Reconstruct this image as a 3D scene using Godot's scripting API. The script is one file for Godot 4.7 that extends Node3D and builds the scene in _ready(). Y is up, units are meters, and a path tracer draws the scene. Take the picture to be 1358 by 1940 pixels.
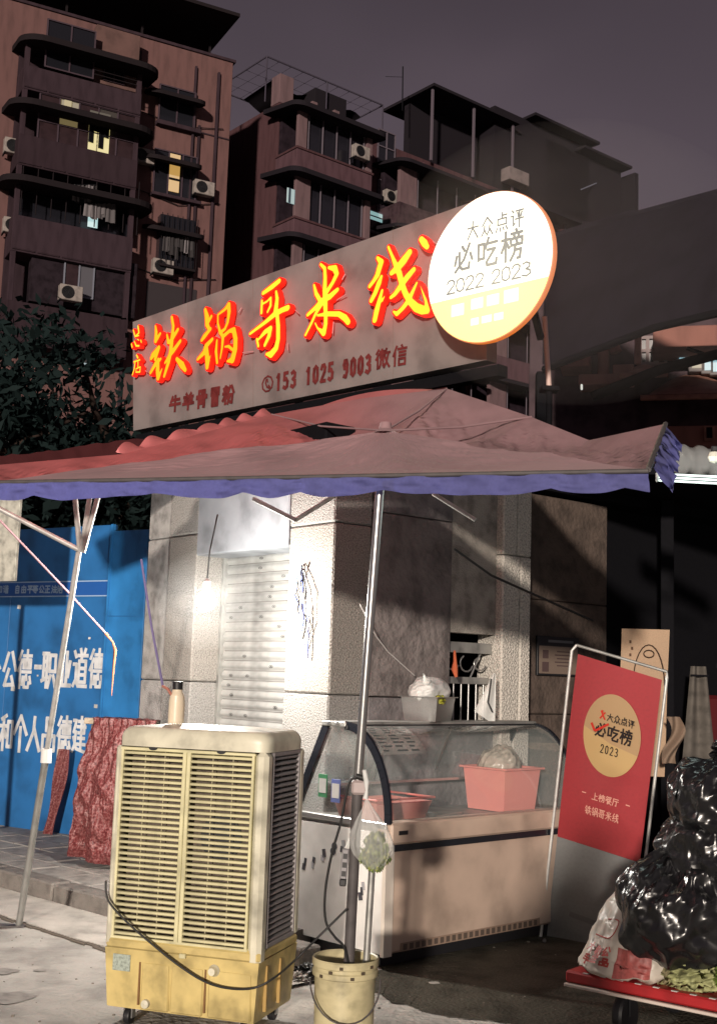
extends Node3D
# A night-time street stall under a red tent, a lit shop sign on the roof behind it and old apartment blocks beyond.

const FOCAL := 2300.0
var cam: Camera3D
var rng := RandomNumberGenerator.new()
var taken := {}
var M := {}
var noise_a := FastNoiseLite.new()
var noise_b := FastNoiseLite.new()
var noise_c := FastNoiseLite.new()

# ---------------------------------------------------------------- mesh builder
class MB extends RefCounted:
	var v := PackedVector3Array()
	var n := PackedVector3Array()
	var uv := PackedVector2Array()
	var cl := PackedColorArray()
	func tri(a: Vector3, b: Vector3, c: Vector3, nn: Vector3, ua := Vector2.ZERO, ub := Vector2.ZERO, uc := Vector2.ZERO) -> void:
		if (b - a).cross(c - a).dot(nn) > 0.0:
			v.append_array([a, c, b]); uv.append_array([ua, uc, ub])
		else:
			v.append_array([a, b, c]); uv.append_array([ua, ub, uc])
		n.append_array([nn, nn, nn])
	func quad(a: Vector3, b: Vector3, c: Vector3, d: Vector3, toward := Vector3.ZERO) -> void:
		var nn := (b - a).cross(d - a)
		if nn.length() < 1e-12:
			nn = (c - b).cross(d - c)
		nn = nn.normalized()
		if toward != Vector3.ZERO and nn.dot(toward) < 0.0:
			nn = -nn
		tri(a, b, c, nn, Vector2(0, 0), Vector2(1, 0), Vector2(1, 1))
		tri(a, c, d, nn, Vector2(0, 0), Vector2(1, 1), Vector2(0, 1))
	func box(a: Vector3, b: Vector3) -> MB:
		return cbox((a + b) / 2, (b - a).abs(), 0.0)
	func cbox(c: Vector3, s: Vector3, bev := 0.0, bas := Basis()) -> MB:
		var h := s / 2
		bev = minf(bev, minf(h.x, minf(h.y, h.z)) * 0.9)
		for ax in 3:
			for sg in [-1.0, 1.0]:
				var a2 := (ax + 1) % 3
				var a3 := (ax + 2) % 3
				var p := []
				for k in [[-1, -1], [1, -1], [1, 1], [-1, 1]]:
					var q := Vector3.ZERO
					q[ax] = sg * h[ax]; q[a2] = k[0] * (h[a2] - bev); q[a3] = k[1] * (h[a3] - bev)
					p.append(c + bas * q)
				var nn := Vector3.ZERO
				nn[ax] = sg
				quad(p[0], p[1], p[2], p[3], bas * nn)
		if bev <= 0.0:
			return self
		for ax in 3:
			var a2 := (ax + 1) % 3
			var a3 := (ax + 2) % 3
			for s2 in [-1.0, 1.0]:
				for s3 in [-1.0, 1.0]:
					var p := []
					for k in [[-1, 0], [1, 0], [1, 1], [-1, 1]]:
						var q := Vector3.ZERO
						q[ax] = k[0] * (h[ax] - bev)
						q[a2] = s2 * (h[a2] - (0.0 if k[1] == 0 else bev)); q[a3] = s3 * (h[a3] - (bev if k[1] == 0 else 0.0))
						p.append(c + bas * q)
					var nn := Vector3.ZERO
					nn[a2] = s2; nn[a3] = s3
					quad(p[0], p[1], p[2], p[3], bas * nn)
		for sx in [-1.0, 1.0]:
			for sy in [-1.0, 1.0]:
				for sz in [-1.0, 1.0]:
					var sgn := Vector3(sx, sy, sz)
					var e := h - Vector3.ONE * bev
					tri(c + bas * (sgn * Vector3(h.x, e.y, e.z)), c + bas * (sgn * Vector3(e.x, h.y, e.z)), c + bas * (sgn * Vector3(e.x, e.y, h.z)), (bas * sgn).normalized())
		return self
	func bar(a: Vector3, b: Vector3, w: float, t: float, up := Vector3.UP) -> MB:
		var x := (b - a).normalized()
		if absf(x.dot(up)) > 0.98:
			up = Vector3(0, 0, 1)
		var z := x.cross(up).normalized()
		return cbox((a + b) / 2, Vector3((b - a).length(), w, t), 0.0, Basis(x, z.cross(x), z))
	func tube(pts: Array, r, sides := 8, cap := true) -> MB:
		var rings := []
		var nrm := []
		var up := Vector3(0.13, 0.2, 0.97).normalized()
		for i in pts.size():
			var t: Vector3 = (pts[mini(i + 1, pts.size() - 1)] - pts[maxi(i - 1, 0)]).normalized()
			if absf(t.dot(up)) > 0.95:
				up = Vector3(0.97, 0.1, 0.1).normalized()
			var s := t.cross(up).normalized()
			up = s.cross(t).normalized()
			var ring := []
			var rn := []
			var rad: float = r[i] if r is Array else r
			for k in sides:
				var an := TAU * k / sides
				var dd := s * cos(an) + up * sin(an)
				ring.append(pts[i] + dd * rad); rn.append(dd)
			rings.append(ring); nrm.append(rn)
		for i in pts.size() - 1:
			for k in sides:
				var k2 := (k + 1) % sides
				smooth4([rings[i][k], rings[i][k2], rings[i + 1][k2], rings[i + 1][k]], [nrm[i][k], nrm[i][k2], nrm[i + 1][k2], nrm[i + 1][k]])
		if cap:
			for e in [0, pts.size() - 1]:
				var t: Vector3 = (pts[1] - pts[0]).normalized() * -1.0 if e == 0 else (pts[e] - pts[e - 1]).normalized()
				for k in range(1, sides - 1):
					tri(rings[e][0], rings[e][k], rings[e][k + 1], t)
		return self
	func smooth4(p: Array, m: Array, u := []) -> void:
		for t in [[0, 1, 2], [0, 2, 3]]:
			var a: Vector3 = p[t[0]]
			var b: Vector3 = p[t[1]]
			var c: Vector3 = p[t[2]]
			var g: Vector3 = m[t[0]] + m[t[1]] + m[t[2]]
			var o: Array = t if (b - a).cross(c - a).dot(g) <= 0.0 else [t[0], t[2], t[1]]
			for k in o:
				v.append(p[k]); n.append(m[k]); uv.append(u[k] if u.size() else Vector2.ZERO)
	func lathe(prof: Array, xf := Transform3D(), seg := 20) -> MB:
		for i in prof.size() - 1:
			var p: Vector2 = prof[i]
			var q: Vector2 = prof[i + 1]
			var sl := Vector2(q.y - p.y, p.x - q.x).normalized()
			for k in seg:
				var pp := []
				var nn := []
				for e in [[p, k], [p, k + 1], [q, k + 1], [q, k]]:
					var an: float = TAU * e[1] / seg
					pp.append(xf * Vector3(e[0].x * cos(an), e[0].y, e[0].x * sin(an)))
					nn.append((xf.basis * Vector3(sl.x * cos(an), sl.y, sl.x * sin(an))).normalized())
				smooth4(pp, nn)
		return self
	func grid(f: Callable, nu: int, nv: int, flip := false) -> MB:
		var P := []
		var N := []
		var e := 0.002
		for j in nv + 1:
			for i in nu + 1:
				var a := float(i) / nu
				var b := float(j) / nv
				var p: Vector3 = f.call(a, b)
				var du: Vector3 = f.call(a + e, b) - f.call(a - e, b)
				var dv: Vector3 = f.call(a, b + e) - f.call(a, b - e)
				var nn := du.cross(dv)
				nn = nn.normalized() if nn.length() > 1e-12 else Vector3.UP
				P.append(p); N.append(-nn if flip else nn)
		for j in nv:
			for i in nu:
				var q := [j * (nu + 1) + i, j * (nu + 1) + i + 1, (j + 1) * (nu + 1) + i + 1, (j + 1) * (nu + 1) + i]
				smooth4([P[q[0]], P[q[1]], P[q[2]], P[q[3]]], [N[q[0]], N[q[1]], N[q[2]], N[q[3]]], [Vector2(float(i) / nu, float(j) / nv), Vector2(float(i + 1) / nu, float(j) / nv), Vector2(float(i + 1) / nu, float(j + 1) / nv), Vector2(float(i) / nu, float(j + 1) / nv)])
		return self
	func mesh() -> ArrayMesh:
		var m := ArrayMesh.new()
		if v.is_empty():
			return m
		var arr := []
		arr.resize(Mesh.ARRAY_MAX)
		arr[Mesh.ARRAY_VERTEX] = v; arr[Mesh.ARRAY_NORMAL] = n; arr[Mesh.ARRAY_TEX_UV] = uv
		if cl.size() == v.size():
			arr[Mesh.ARRAY_COLOR] = cl
		m.add_surface_from_arrays(Mesh.PRIMITIVE_TRIANGLES, arr)
		return m

func mb() -> MB:
	return MB.new()

# ---------------------------------------------------------------- naming and tagging
func numbered(called: String) -> String:
	if not taken.has(called):
		taken[called] = 0
		return called
	taken[called] += 1
	return "%s_%03d" % [called, taken[called]]

func tag(o: Node, label: String, category := "", group := "", kind := "") -> Node:
	o.set_meta("label", label)
	if category: o.set_meta("category", category)
	if group: o.set_meta("group", group)
	if kind: o.set_meta("kind", kind)
	return o

func thing(called: String, label: String, category: String, xf := Transform3D(), group := "") -> Node3D:
	var o := Node3D.new()
	o.name = numbered(called)
	o.transform = xf
	add_child(o)
	tag(o, label, category, group)
	return o

func part(parent: Node, called: String, b, m: Material, label := "") -> MeshInstance3D:
	var o := MeshInstance3D.new()
	var k := 0
	var nm := called
	while parent.has_node(nm):
		k += 1
		nm = "%s_%03d" % [called, k]
	o.name = nm
	o.mesh = b.mesh() if b is MB else b
	o.material_override = m
	parent.add_child(o, true)
	if label: o.set_meta("label", label)
	return o

func struct(called: String, b: MB, m: Material, label: String, parent: Node = null) -> MeshInstance3D:
	var o := part(parent if parent else self, called, b, m)
	o.set_meta("kind", "structure")
	o.set_meta("label", label)
	return o

# ---------------------------------------------------------------- where a line of sight meets a plane
func ray(px: float, py: float) -> Vector3:
	return cam.transform.basis * Vector3((px - 679.0) / FOCAL, (970.0 - py) / FOCAL, -1.0)

func at(px: float, py: float, d: float) -> Vector3:
	return cam.position + ray(px, py) * d

func hit(xf: Transform3D, px: float, py: float, axis: int, val: float) -> Vector3:
	var inv := xf.affine_inverse()
	var o := inv * cam.position
	var d := inv.basis * ray(px, py)
	return o + d * ((val - o[axis]) / d[axis])

func gnd(px: float, py: float, h := 0.0) -> Vector3:
	return hit(Transform3D(), px, py, 1, h)

func frame(o: Vector3, dir: Vector3) -> Transform3D:
	var x := Vector3(dir.x, 0, dir.z).normalized()
	return Transform3D(Basis(x, Vector3.UP, x.cross(Vector3.UP)), o)

# ---------------------------------------------------------------- materials
var grime: NoiseTexture2D
var streak: NoiseTexture2D
var grain: NoiseTexture2D
var blotch: NoiseTexture2D
var speck: NoiseTexture2D
var bumpy: NoiseTexture2D
var crumple: NoiseTexture2D
var pebbly: NoiseTexture2D

func ntex(freq: float, lo: float, hi: float, sd: int, oct := 5, normal := false, kind := FastNoiseLite.TYPE_SIMPLEX_SMOOTH, size := 512, mid := 0.5) -> NoiseTexture2D:
	var t := NoiseTexture2D.new()
	var nz := FastNoiseLite.new()
	nz.seed = sd; nz.frequency = freq; nz.noise_type = kind; nz.fractal_octaves = oct
	t.noise = nz; t.width = size; t.height = size; t.seamless = true
	if normal:
		t.as_normal_map = true; t.bump_strength = hi
	else:
		var g := Gradient.new()
		g.set_color(0, Color(lo, lo, lo)); g.set_color(1, Color(hi, hi, hi))
		var md := lerpf(lo, hi, mid + 0.22)
		g.add_point(0.5, Color(md, md, md))
		t.color_ramp = g
	return t

func col(r: float, g: float, b: float) -> Color:   # linear, real-world base colour
	return Color(r, g, b).linear_to_srgb()

func mat(c: Color, rough := 0.8, tex: Texture2D = null, scale := 1.0, nrm: Texture2D = null, ns := 0.5, metal := 0.0) -> StandardMaterial3D:
	var m := StandardMaterial3D.new()
	m.albedo_color = c; m.roughness = rough; m.metallic = metal
	m.cull_mode = BaseMaterial3D.CULL_DISABLED
	if c.get_luminance() < 0.3 and rough > 0.55:
		m.metallic_specular = 0.15   # soot, felt, leaves in the dark: hardly any sheen
	if tex or nrm:
		m.uv1_triplanar = true
		m.uv1_scale = Vector3.ONE * scale
	if tex: m.albedo_texture = tex
	if nrm:
		m.normal_enabled = true; m.normal_texture = nrm; m.normal_scale = ns
	return m

func weathered(m: StandardMaterial3D) -> StandardMaterial3D:   # rain-streaked: the noise drawn out downwards
	m.albedo_texture = streak
	m.uv1_scale = Vector3(0.5, 0.1, 0.5)
	return m

func glow(c: Color, e: float, base := Color(0.5, 0.5, 0.5)) -> StandardMaterial3D:
	var m := mat(base, 0.5)
	m.emission_enabled = true; m.emission = c; m.emission_energy_multiplier = e
	return m

func glass(c: Color, a: float, rough := 0.05) -> StandardMaterial3D:
	var m := mat(Color(c.r, c.g, c.b, a), rough)
	m.transparency = BaseMaterial3D.TRANSPARENCY_ALPHA
	return m

func ramp_mat(stops: Array, freq: float, sd: int, rough: float, scale: float, kind := FastNoiseLite.TYPE_SIMPLEX_SMOOTH) -> StandardMaterial3D:
	var t := ntex(freq, 0, 1, sd, 4, false, kind)
	var g := Gradient.new()
	g.set_offset(0, stops[0][0]); g.set_color(0, stops[0][1]); g.set_offset(1, stops[-1][0]); g.set_color(1, stops[-1][1])
	for s in stops.slice(1, stops.size() - 1):
		g.add_point(s[0], s[1])
	t.color_ramp = g
	return mat(Color.WHITE, rough, t, scale)

func materials() -> void:
	grime = ntex(0.006, 0.74, 1.0, 3, 6)
	grain = ntex(0.05, 0.9, 1.0, 5, 5)
	blotch = ntex(0.008, 0.7, 1.0, 9, 7)
	speck = ntex(0.09, 0.6, 1.0, 27, 5)
	streak = ntex(0.012, 0.83, 1.0, 12, 6)
	bumpy = ntex(0.03, 0, 6.0, 14, 5, true)
	pebbly = ntex(0.08, 0, 5.0, 15, 4, true)
	crumple = ntex(0.01, 0, 6.0, 17, 3, true, FastNoiseLite.TYPE_CELLULAR)
	M.concrete = mat(col(0.54, 0.52, 0.48), 0.9, blotch, 0.5, pebbly, 0.4)
	M.gutter = mat(col(0.58, 0.55, 0.5), 0.9, grime, 0.9, pebbly, 0.5)
	M.paving = mat(col(0.42, 0.4, 0.37), 0.9, grime, 1.3, pebbly, 0.5)
	M.paving_b = mat(col(0.37, 0.35, 0.33), 0.9, grime, 1.7, pebbly, 0.5)
	M.kerb = mat(col(0.24, 0.22, 0.2), 0.9, blotch, 1.2, pebbly, 0.8)
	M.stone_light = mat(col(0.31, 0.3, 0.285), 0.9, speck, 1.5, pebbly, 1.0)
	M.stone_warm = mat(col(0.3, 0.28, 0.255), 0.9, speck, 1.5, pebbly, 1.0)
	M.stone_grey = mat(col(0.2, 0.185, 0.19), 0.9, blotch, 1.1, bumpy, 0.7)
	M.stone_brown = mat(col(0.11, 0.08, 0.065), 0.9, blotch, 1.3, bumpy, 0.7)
	M.shutter = mat(col(0.31, 0.31, 0.3), 0.55, grime, 1.2)
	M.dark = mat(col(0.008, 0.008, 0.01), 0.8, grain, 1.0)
	M.black = mat(col(0.012, 0.012, 0.014), 0.5)
	M.black_gloss = mat(col(0.012, 0.014, 0.02), 0.25)
	M.steel = mat(col(0.5, 0.5, 0.49), 0.3, grain, 3.0, null, 0, 0.85)
	M.steel_dull = mat(col(0.42, 0.42, 0.4), 0.5, grime, 2.0, null, 0, 0.6)
	M.pole_white = mat(col(0.62, 0.62, 0.6), 0.4, grime, 3.0, null, 0, 0.3)
	M.pole_dark = mat(col(0.1, 0.09, 0.09), 0.6, grime, 3.0)
	M.white = mat(col(0.74, 0.74, 0.72), 0.5)
	M.white_dirty = mat(col(0.66, 0.66, 0.64), 0.5, grime, 1.0)
	M.stone_pale = mat(col(0.74, 0.7, 0.63), 0.9, speck, 1.2, pebbly, 1.2)
	M.cable = mat(col(0.015, 0.015, 0.015), 0.5)

# ---------------------------------------------------------------- lettering: characters written as strokes on a 100 x 100 square
var STROKES := {
	"必": "20 40 12 68;32 30 34 75 48 85 78 85 80 68;45 12 58 28;80 8 55 55 15 90;84 38 94 60",
	"吃": "10 22 10 72;10 22 36 22 36 68 10 68;56 6 42 38;50 24 96 24;52 44 86 44 48 82 52 92 92 92 94 76",
	"榜": "22 4 22 96;4 28 40 28;22 32 4 66;24 36 38 56;68 2 72 10;46 14 96 14;58 16 62 26;82 16 78 26;46 42 46 30 96 30 96 42;70 34 74 44;46 50 96 50;66 50 60 76 44 96;62 66 90 66 86 92 74 92",
	"大": "8 36 92 36;50 6 48 40 10 94;52 42 92 94",
	"众": "50 4 12 44;50 6 90 44;30 46 26 70 6 96;30 66 42 86;70 46 66 72 48 96;70 64 94 96",
	"点": "50 2 50 30;50 16 86 16;18 32 84 32 84 62 18 62 18 32;14 76 6 94;36 76 40 94;60 76 66 92;82 74 94 92",
	"评": "12 8 24 20;4 36 22 36 22 84 34 74;42 14 96 14;54 24 60 44;86 24 78 44;38 54 98 54;68 14 68 98",
	"会": "50 4 6 44;50 4 94 44;30 44 70 44;12 60 88 60;40 62 26 90 78 90;64 72 84 96",
	"公": "36 8 8 52;62 6 92 50;44 48 18 88 76 86;64 66 86 94",
	"德": "26 4 8 26;30 26 6 54;20 44 20 96;38 16 96 16;66 2 66 26;42 26 42 46 92 46 92 26 42 26;58 28 58 44;76 28 76 44;36 56 96 56;40 68 36 88;50 68 52 94 80 94 82 82;64 64 68 76;88 68 96 84",
	"职": "4 12 44 12;12 12 12 78;34 12 34 96;12 32 34 32;12 52 34 52;2 80 44 70;54 16 54 56 92 56 92 16 54 16;62 66 46 96;80 66 98 96",
	"业": "36 8 36 90;64 8 64 90;12 32 24 70;88 32 76 70;4 92 96 92",
	"道": "48 2 54 14;82 2 74 14;32 18 98 18;60 20 54 30;42 32 42 84 88 84 88 32 42 32;42 50 88 50;42 66 88 66;8 8 20 22;4 40 22 40 22 78;22 78 4 94;20 80 40 94 98 94",
	"和": "46 4 12 14;4 32 54 32;28 12 28 96;28 36 4 72;30 38 50 62;62 20 62 86 94 86 94 20 62 20",
	"个": "50 4 4 52;50 4 96 52;50 34 50 98",
	"人": "50 6 46 44 6 94;50 36 94 94",
	"品": "30 8 30 40 72 40 72 8 30 8;8 54 8 92 42 92 42 54 8 54;58 54 58 92 92 92 92 54 58 54",
	"建": "44 14 86 14 86 44 44 44;36 28 96 28;44 58 90 58;36 74 96 74;66 2 66 86;8 12 28 12 12 42 28 42 22 76 6 94;10 56 34 86 98 94",
	"铁": "22 4 6 34;20 20 44 20;12 42 42 42;4 62 44 62;24 42 24 88 42 76;60 8 50 36;56 26 92 26;46 54 98 54;72 6 70 56 46 96;72 56 98 96",
	"锅": "20 4 4 32;18 20 40 20;10 42 38 42;4 62 40 62;22 42 22 88 38 78;54 6 54 34 88 34 88 6 54 6;48 46 48 96;48 46 96 46 96 94 88 92;72 34 70 60 56 78;72 60 86 76",
	"哥": "8 8 92 8;20 18 20 36 56 36 56 18 20 18;78 8 78 48;4 50 96 50;20 62 20 84 56 84 56 62 20 62;78 50 78 94 66 92",
	"米": "20 12 34 34;80 10 66 34;6 46 94 46;50 4 50 98;46 50 8 88;54 50 94 86",
	"线": "30 4 8 34 30 36 6 64 36 58;6 88 38 78;46 28 92 22;42 52 96 44;64 4 70 60 96 92 96 76;88 58 46 94;78 4 88 14",
	"上": "50 6 50 92;50 42 86 42;6 92 94 92",
	"餐": "24 2 10 24;22 8 46 8 30 34 6 46;56 6 90 6 74 36;60 16 80 36;50 32 6 62;50 32 94 62;34 56 66 56 66 76 34 76 34 56;34 66 66 66;34 76 34 98 56 88;66 80 92 98",
	"厅": "14 8 94 8;16 8 14 60 4 96;30 34 96 34;64 34 64 92 50 90",
	"微": "20 4 6 22;24 24 4 50;16 40 16 96;44 4 44 26;32 12 32 28 58 28 58 12;32 40 60 40;38 52 36 76 28 94;38 52 54 52 54 84 60 80;74 4 62 40;68 24 98 24;88 26 76 70 60 94;66 44 82 76 96 94",
	"信": "28 4 6 48;18 32 18 96;62 2 68 12;38 18 96 18;46 34 90 34;46 50 90 50;46 66 46 94 88 94 88 66 46 66",
	"牛": "28 8 14 40;22 28 88 28;4 56 96 56;52 4 52 98",
	"羊": "30 4 40 18;72 4 60 18;10 24 90 24;16 44 84 44;4 64 96 64;50 24 50 98",
	"骨": "26 4 26 32;26 4 76 4 76 32;50 18 50 32;50 18 76 18;10 46 10 34 92 34 92 46;26 46 26 98;26 46 76 46 76 94 66 92;26 60 76 60;26 74 76 74",
	"冒": "20 4 20 40;20 4 82 4 82 40;32 16 70 16;32 30 70 30;28 46 28 96 74 96 74 46 28 46;28 62 74 62;28 78 74 78",
	"粉": "10 14 18 34;40 10 32 34;4 42 48 42;26 4 26 96;26 46 4 78;28 46 46 68;66 6 48 42;78 6 98 42;54 52 88 52 84 92 72 90;68 54 48 96",
	"自": "50 2 40 16;22 16 22 96 78 96 78 16 22 16;22 42 78 42;22 68 78 68",
	"由": "14 24 14 92 86 92 86 24 14 24;50 4 50 92;14 56 86 56",
	"平": "12 10 88 10;24 22 34 42;76 22 64 42;4 54 96 54;50 10 50 98",
	"等": "20 4 8 24;18 12 42 12;60 4 50 24;58 12 94 12;22 32 78 32;50 24 50 48;6 48 94 48;8 64 92 64;66 52 66 94 52 92;28 72 40 88",
	"正": "10 10 90 10;50 10 50 92;52 48 84 48;24 44 24 92;4 92 96 92",
	"法": "8 8 20 20;4 34 16 46;18 60 4 94;36 26 90 26;62 4 62 54;28 54 98 54;56 54 40 88 86 84;76 68 92 96",
	"治": "8 8 20 20;4 34 16 46;18 60 4 94;58 6 38 44 84 40;74 24 92 50;40 60 40 94 86 94 86 60 40 60",
	"谐": "10 8 22 20;4 38 22 38 22 86 34 76;48 4 48 48 66 42;48 24 64 24;74 4 74 44 94 44 94 34;92 12 76 24;70 50 62 58;48 60 48 96 88 96 88 60 48 60;48 78 88 78",
	"✆": "50 2 20 14 4 44 10 76 36 96 64 96 90 76 96 44 80 14 50 2;38 24 34 44 48 70 66 78;38 24 46 22 50 38;66 78 72 72 60 62",
	"0": "50 6 26 18 20 50 26 82 50 94 74 82 80 50 74 18 50 6", "2": "22 26 34 8 62 6 78 22 72 44 22 94 82 94", "3": "24 14 50 6 74 18 72 38 46 48 76 60 78 82 52 94 22 86",
	"1": "34 22 54 6 54 94", "5": "76 6 30 6 26 44 56 40 78 58 74 84 48 94 22 86", "9": "76 34 62 50 34 48 24 28 36 8 62 8 76 30 74 68 56 94 28 90",
	"手": "74 6 20 16;14 36 86 36;4 58 96 58;50 14 50 92 36 88",
}

# flat lettering: each stroke a thin raised ribbon; o = top left corner, ux / uy = one character's width and height, n = outwards
func glyph(b: MB, ch: String, o: Vector3, ux: Vector3, uy: Vector3, n: Vector3, wid: float, lift := 0.0015) -> void:
	if not STROKES.has(ch):
		return
	var k := 0
	for s in STROKES[ch].split(";"):
		var q: PackedStringArray = s.split(" ")
		var pts := []
		for i in range(0, q.size() - 1, 2):
			pts.append(o + ux * float(q[i]) / 100.0 + uy * float(q[i + 1]) / 100.0)
		for i in pts.size() - 1:
			var a: Vector3 = pts[i]
			var c: Vector3 = pts[i + 1]
			var t := (c - a).normalized()
			var sd := t.cross(n).normalized() * wid / 2
			var up := n * (lift + 0.00025 * (k % 12))
			k += 1
			a -= t * wid * 0.35; c += t * wid * 0.35
			b.quad(a + sd + up, c + sd + up, c - sd + up, a - sd + up, n)

func text(parent: Node, called: String, s: String, o: Vector3, ux: Vector3, uy: Vector3, n: Vector3, gap: float, wid: float, m: Material, lift := 0.0015) -> void:
	var p := o
	for ch in s:
		if ch != " ":
			var b := mb()
			glyph(b, ch, p, ux, uy, n, wid, lift)
			part(parent, called, b, m)
			p += ux * (1.0 + gap) * (0.62 if ch in "0123456789" else 1.0)
		else:
			p += ux * 0.5

# brush lettering: a union of tapered strokes, cut out as a flat shape (marching squares)
func sdf(pts: Array, p: Vector2) -> float:
	var best := 1e9
	for s in pts:
		for i in maxi(s.size() - 1, 1):
			var a: Vector3 = s[i]
			var c: Vector3 = s[mini(i + 1, s.size() - 1)]
			var ab := Vector2(c.x - a.x, c.y - a.y)
			var ap := p - Vector2(a.x, a.y)
			var t := clampf(ap.dot(ab) / maxf(ab.length_squared(), 1e-9), 0, 1)
			best = minf(best, (ap - ab * t).length() - lerpf(a.z, c.z, t))
	return best

func cutout(pts: Array, off: float, z0: float, z1: float, cell: float) -> Array:
	var lo := Vector2(1e9, 1e9)
	var hi := -lo
	for s in pts:
		for a in s:
			lo = lo.min(Vector2(a.x - a.z - off - cell, a.y - a.z - off - cell)); hi = hi.max(Vector2(a.x + a.z + off + cell, a.y + a.z + off + cell))
	var nx := int((hi.x - lo.x) / cell) + 2
	var ny := int((hi.y - lo.y) / cell) + 2
	var f := []
	for j in ny:
		var row := PackedFloat32Array()
		for i in nx:
			row.append(sdf(pts, lo + Vector2(i, j) * cell) - off)
		f.append(row)
	var face := mb()
	var side := mb()
	for j in ny - 1:
		for i in nx - 1:
			var c := [Vector2(i, j), Vector2(i + 1, j), Vector2(i + 1, j + 1), Vector2(i, j + 1)]
			var d := [f[j][i], f[j][i + 1], f[j + 1][i + 1], f[j + 1][i]]
			var poly := []
			var cut := []
			for k in 4:
				var k2 := (k + 1) % 4
				if d[k] < 0:
					poly.append(lo + c[k] * cell)
				if (d[k] < 0) != (d[k2] < 0):
					var e: Vector2 = lo + c[k].lerp(c[k2], d[k] / (d[k] - d[k2])) * cell
					poly.append(e); cut.append(e)
			for k in range(1, poly.size() - 1):
				face.tri(Vector3(poly[0].x, poly[0].y, z1), Vector3(poly[k].x, poly[k].y, z1), Vector3(poly[k + 1].x, poly[k + 1].y, z1), Vector3(0, 0, 1))
			if cut.size() == 2:
				var g := Vector2(d[1] + d[2] - d[0] - d[3], d[2] + d[3] - d[0] - d[1])
				side.quad(Vector3(cut[0].x, cut[0].y, z0), Vector3(cut[1].x, cut[1].y, z0), Vector3(cut[1].x, cut[1].y, z1), Vector3(cut[0].x, cut[0].y, z1), Vector3(g.x, g.y, 0))
	return [face, side]

# ---------------------------------------------------------------- one continuous skin round a set of tapered limbs
func limb_field(limbs: Array, p: Vector3, k: float) -> float:
	var d := 1e9
	for l in limbs:
		var a: Vector3 = l[0]
		var ab: Vector3 = l[1] - a
		var t := clampf((p - a).dot(ab) / maxf(ab.length_squared(), 1e-9), 0, 1)
		var e := (p - a - ab * t).length() - lerpf(l[2], l[3], t)
		var h := clampf(0.5 + 0.5 * (d - e) / k, 0, 1)
		d = lerpf(d, e, h) - k * h * (1.0 - h)
	return d

func skin(b: MB, limbs: Array, cell: float, k: float) -> MB:
	var lo := Vector3(1e9, 1e9, 1e9)
	var hi := -lo
	for l in limbs:
		for i in 2:
			var r := Vector3.ONE * (float(l[2 + i]) + 2.0 * cell)
			lo = lo.min(l[i] - r); hi = hi.max(l[i] + r)
	var n := Vector3i((hi - lo) / cell) + Vector3i.ONE * 2
	var f := PackedFloat32Array()
	f.resize(n.x * n.y * n.z)
	for z in n.z:
		for y in n.y:
			for x in n.x:
				f[x + n.x * (y + n.y * z)] = limb_field(limbs, lo + Vector3(x, y, z) * cell, k)
	var vert := {}
	for z in n.z - 1:
		for y in n.y - 1:
			for x in n.x - 1:
				var c := []
				var neg := 0
				for q in 8:
					var v := f[x + (q & 1) + n.x * (y + ((q >> 1) & 1) + n.y * (z + (q >> 2)))]
					c.append(v)
					if v < 0: neg += 1
				if neg == 0 or neg == 8:
					continue
				var s := Vector3.ZERO
				var m := 0
				for e in [[0, 1], [2, 3], [4, 5], [6, 7], [0, 2], [1, 3], [4, 6], [5, 7], [0, 4], [1, 5], [2, 6], [3, 7]]:
					if (c[e[0]] < 0) != (c[e[1]] < 0):
						var t: float = c[e[0]] / (c[e[0]] - c[e[1]])
						s += Vector3(e[0] & 1, (e[0] >> 1) & 1, e[0] >> 2).lerp(Vector3(e[1] & 1, (e[1] >> 1) & 1, e[1] >> 2), t)
						m += 1
				var p := lo + (Vector3(x, y, z) + s / m) * cell
				var h := cell * 0.5
				var g := Vector3(limb_field(limbs, p + Vector3(h, 0, 0), k) - limb_field(limbs, p - Vector3(h, 0, 0), k), limb_field(limbs, p + Vector3(0, h, 0), k) - limb_field(limbs, p - Vector3(0, h, 0), k), limb_field(limbs, p + Vector3(0, 0, h), k) - limb_field(limbs, p - Vector3(0, 0, h), k)).normalized()
				vert[Vector3i(x, y, z)] = [p, g]
	for key in vert:
		for ax in 3:
			var u := Vector3i.ZERO
			var w := Vector3i.ZERO
			var e := Vector3i.ZERO
			u[(ax + 1) % 3] = 1; w[(ax + 2) % 3] = 1; e[ax] = 1
			var q0: Vector3i = key
			var q1: Vector3i = key + e
			if q1.x >= n.x or q1.y >= n.y or q1.z >= n.z:
				continue
			if (f[q0.x + n.x * (q0.y + n.y * q0.z)] < 0) == (f[q1.x + n.x * (q1.y + n.y * q1.z)] < 0):
				continue
			var ids := [key, key - u, key - u - w, key - w]
			if vert.has(ids[1]) and vert.has(ids[2]) and vert.has(ids[3]):
				b.smooth4([vert[ids[0]][0], vert[ids[1]][0], vert[ids[2]][0], vert[ids[3]][0]], [vert[ids[0]][1], vert[ids[1]][1], vert[ids[2]][1], vert[ids[3]][1]])
	return b

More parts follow.
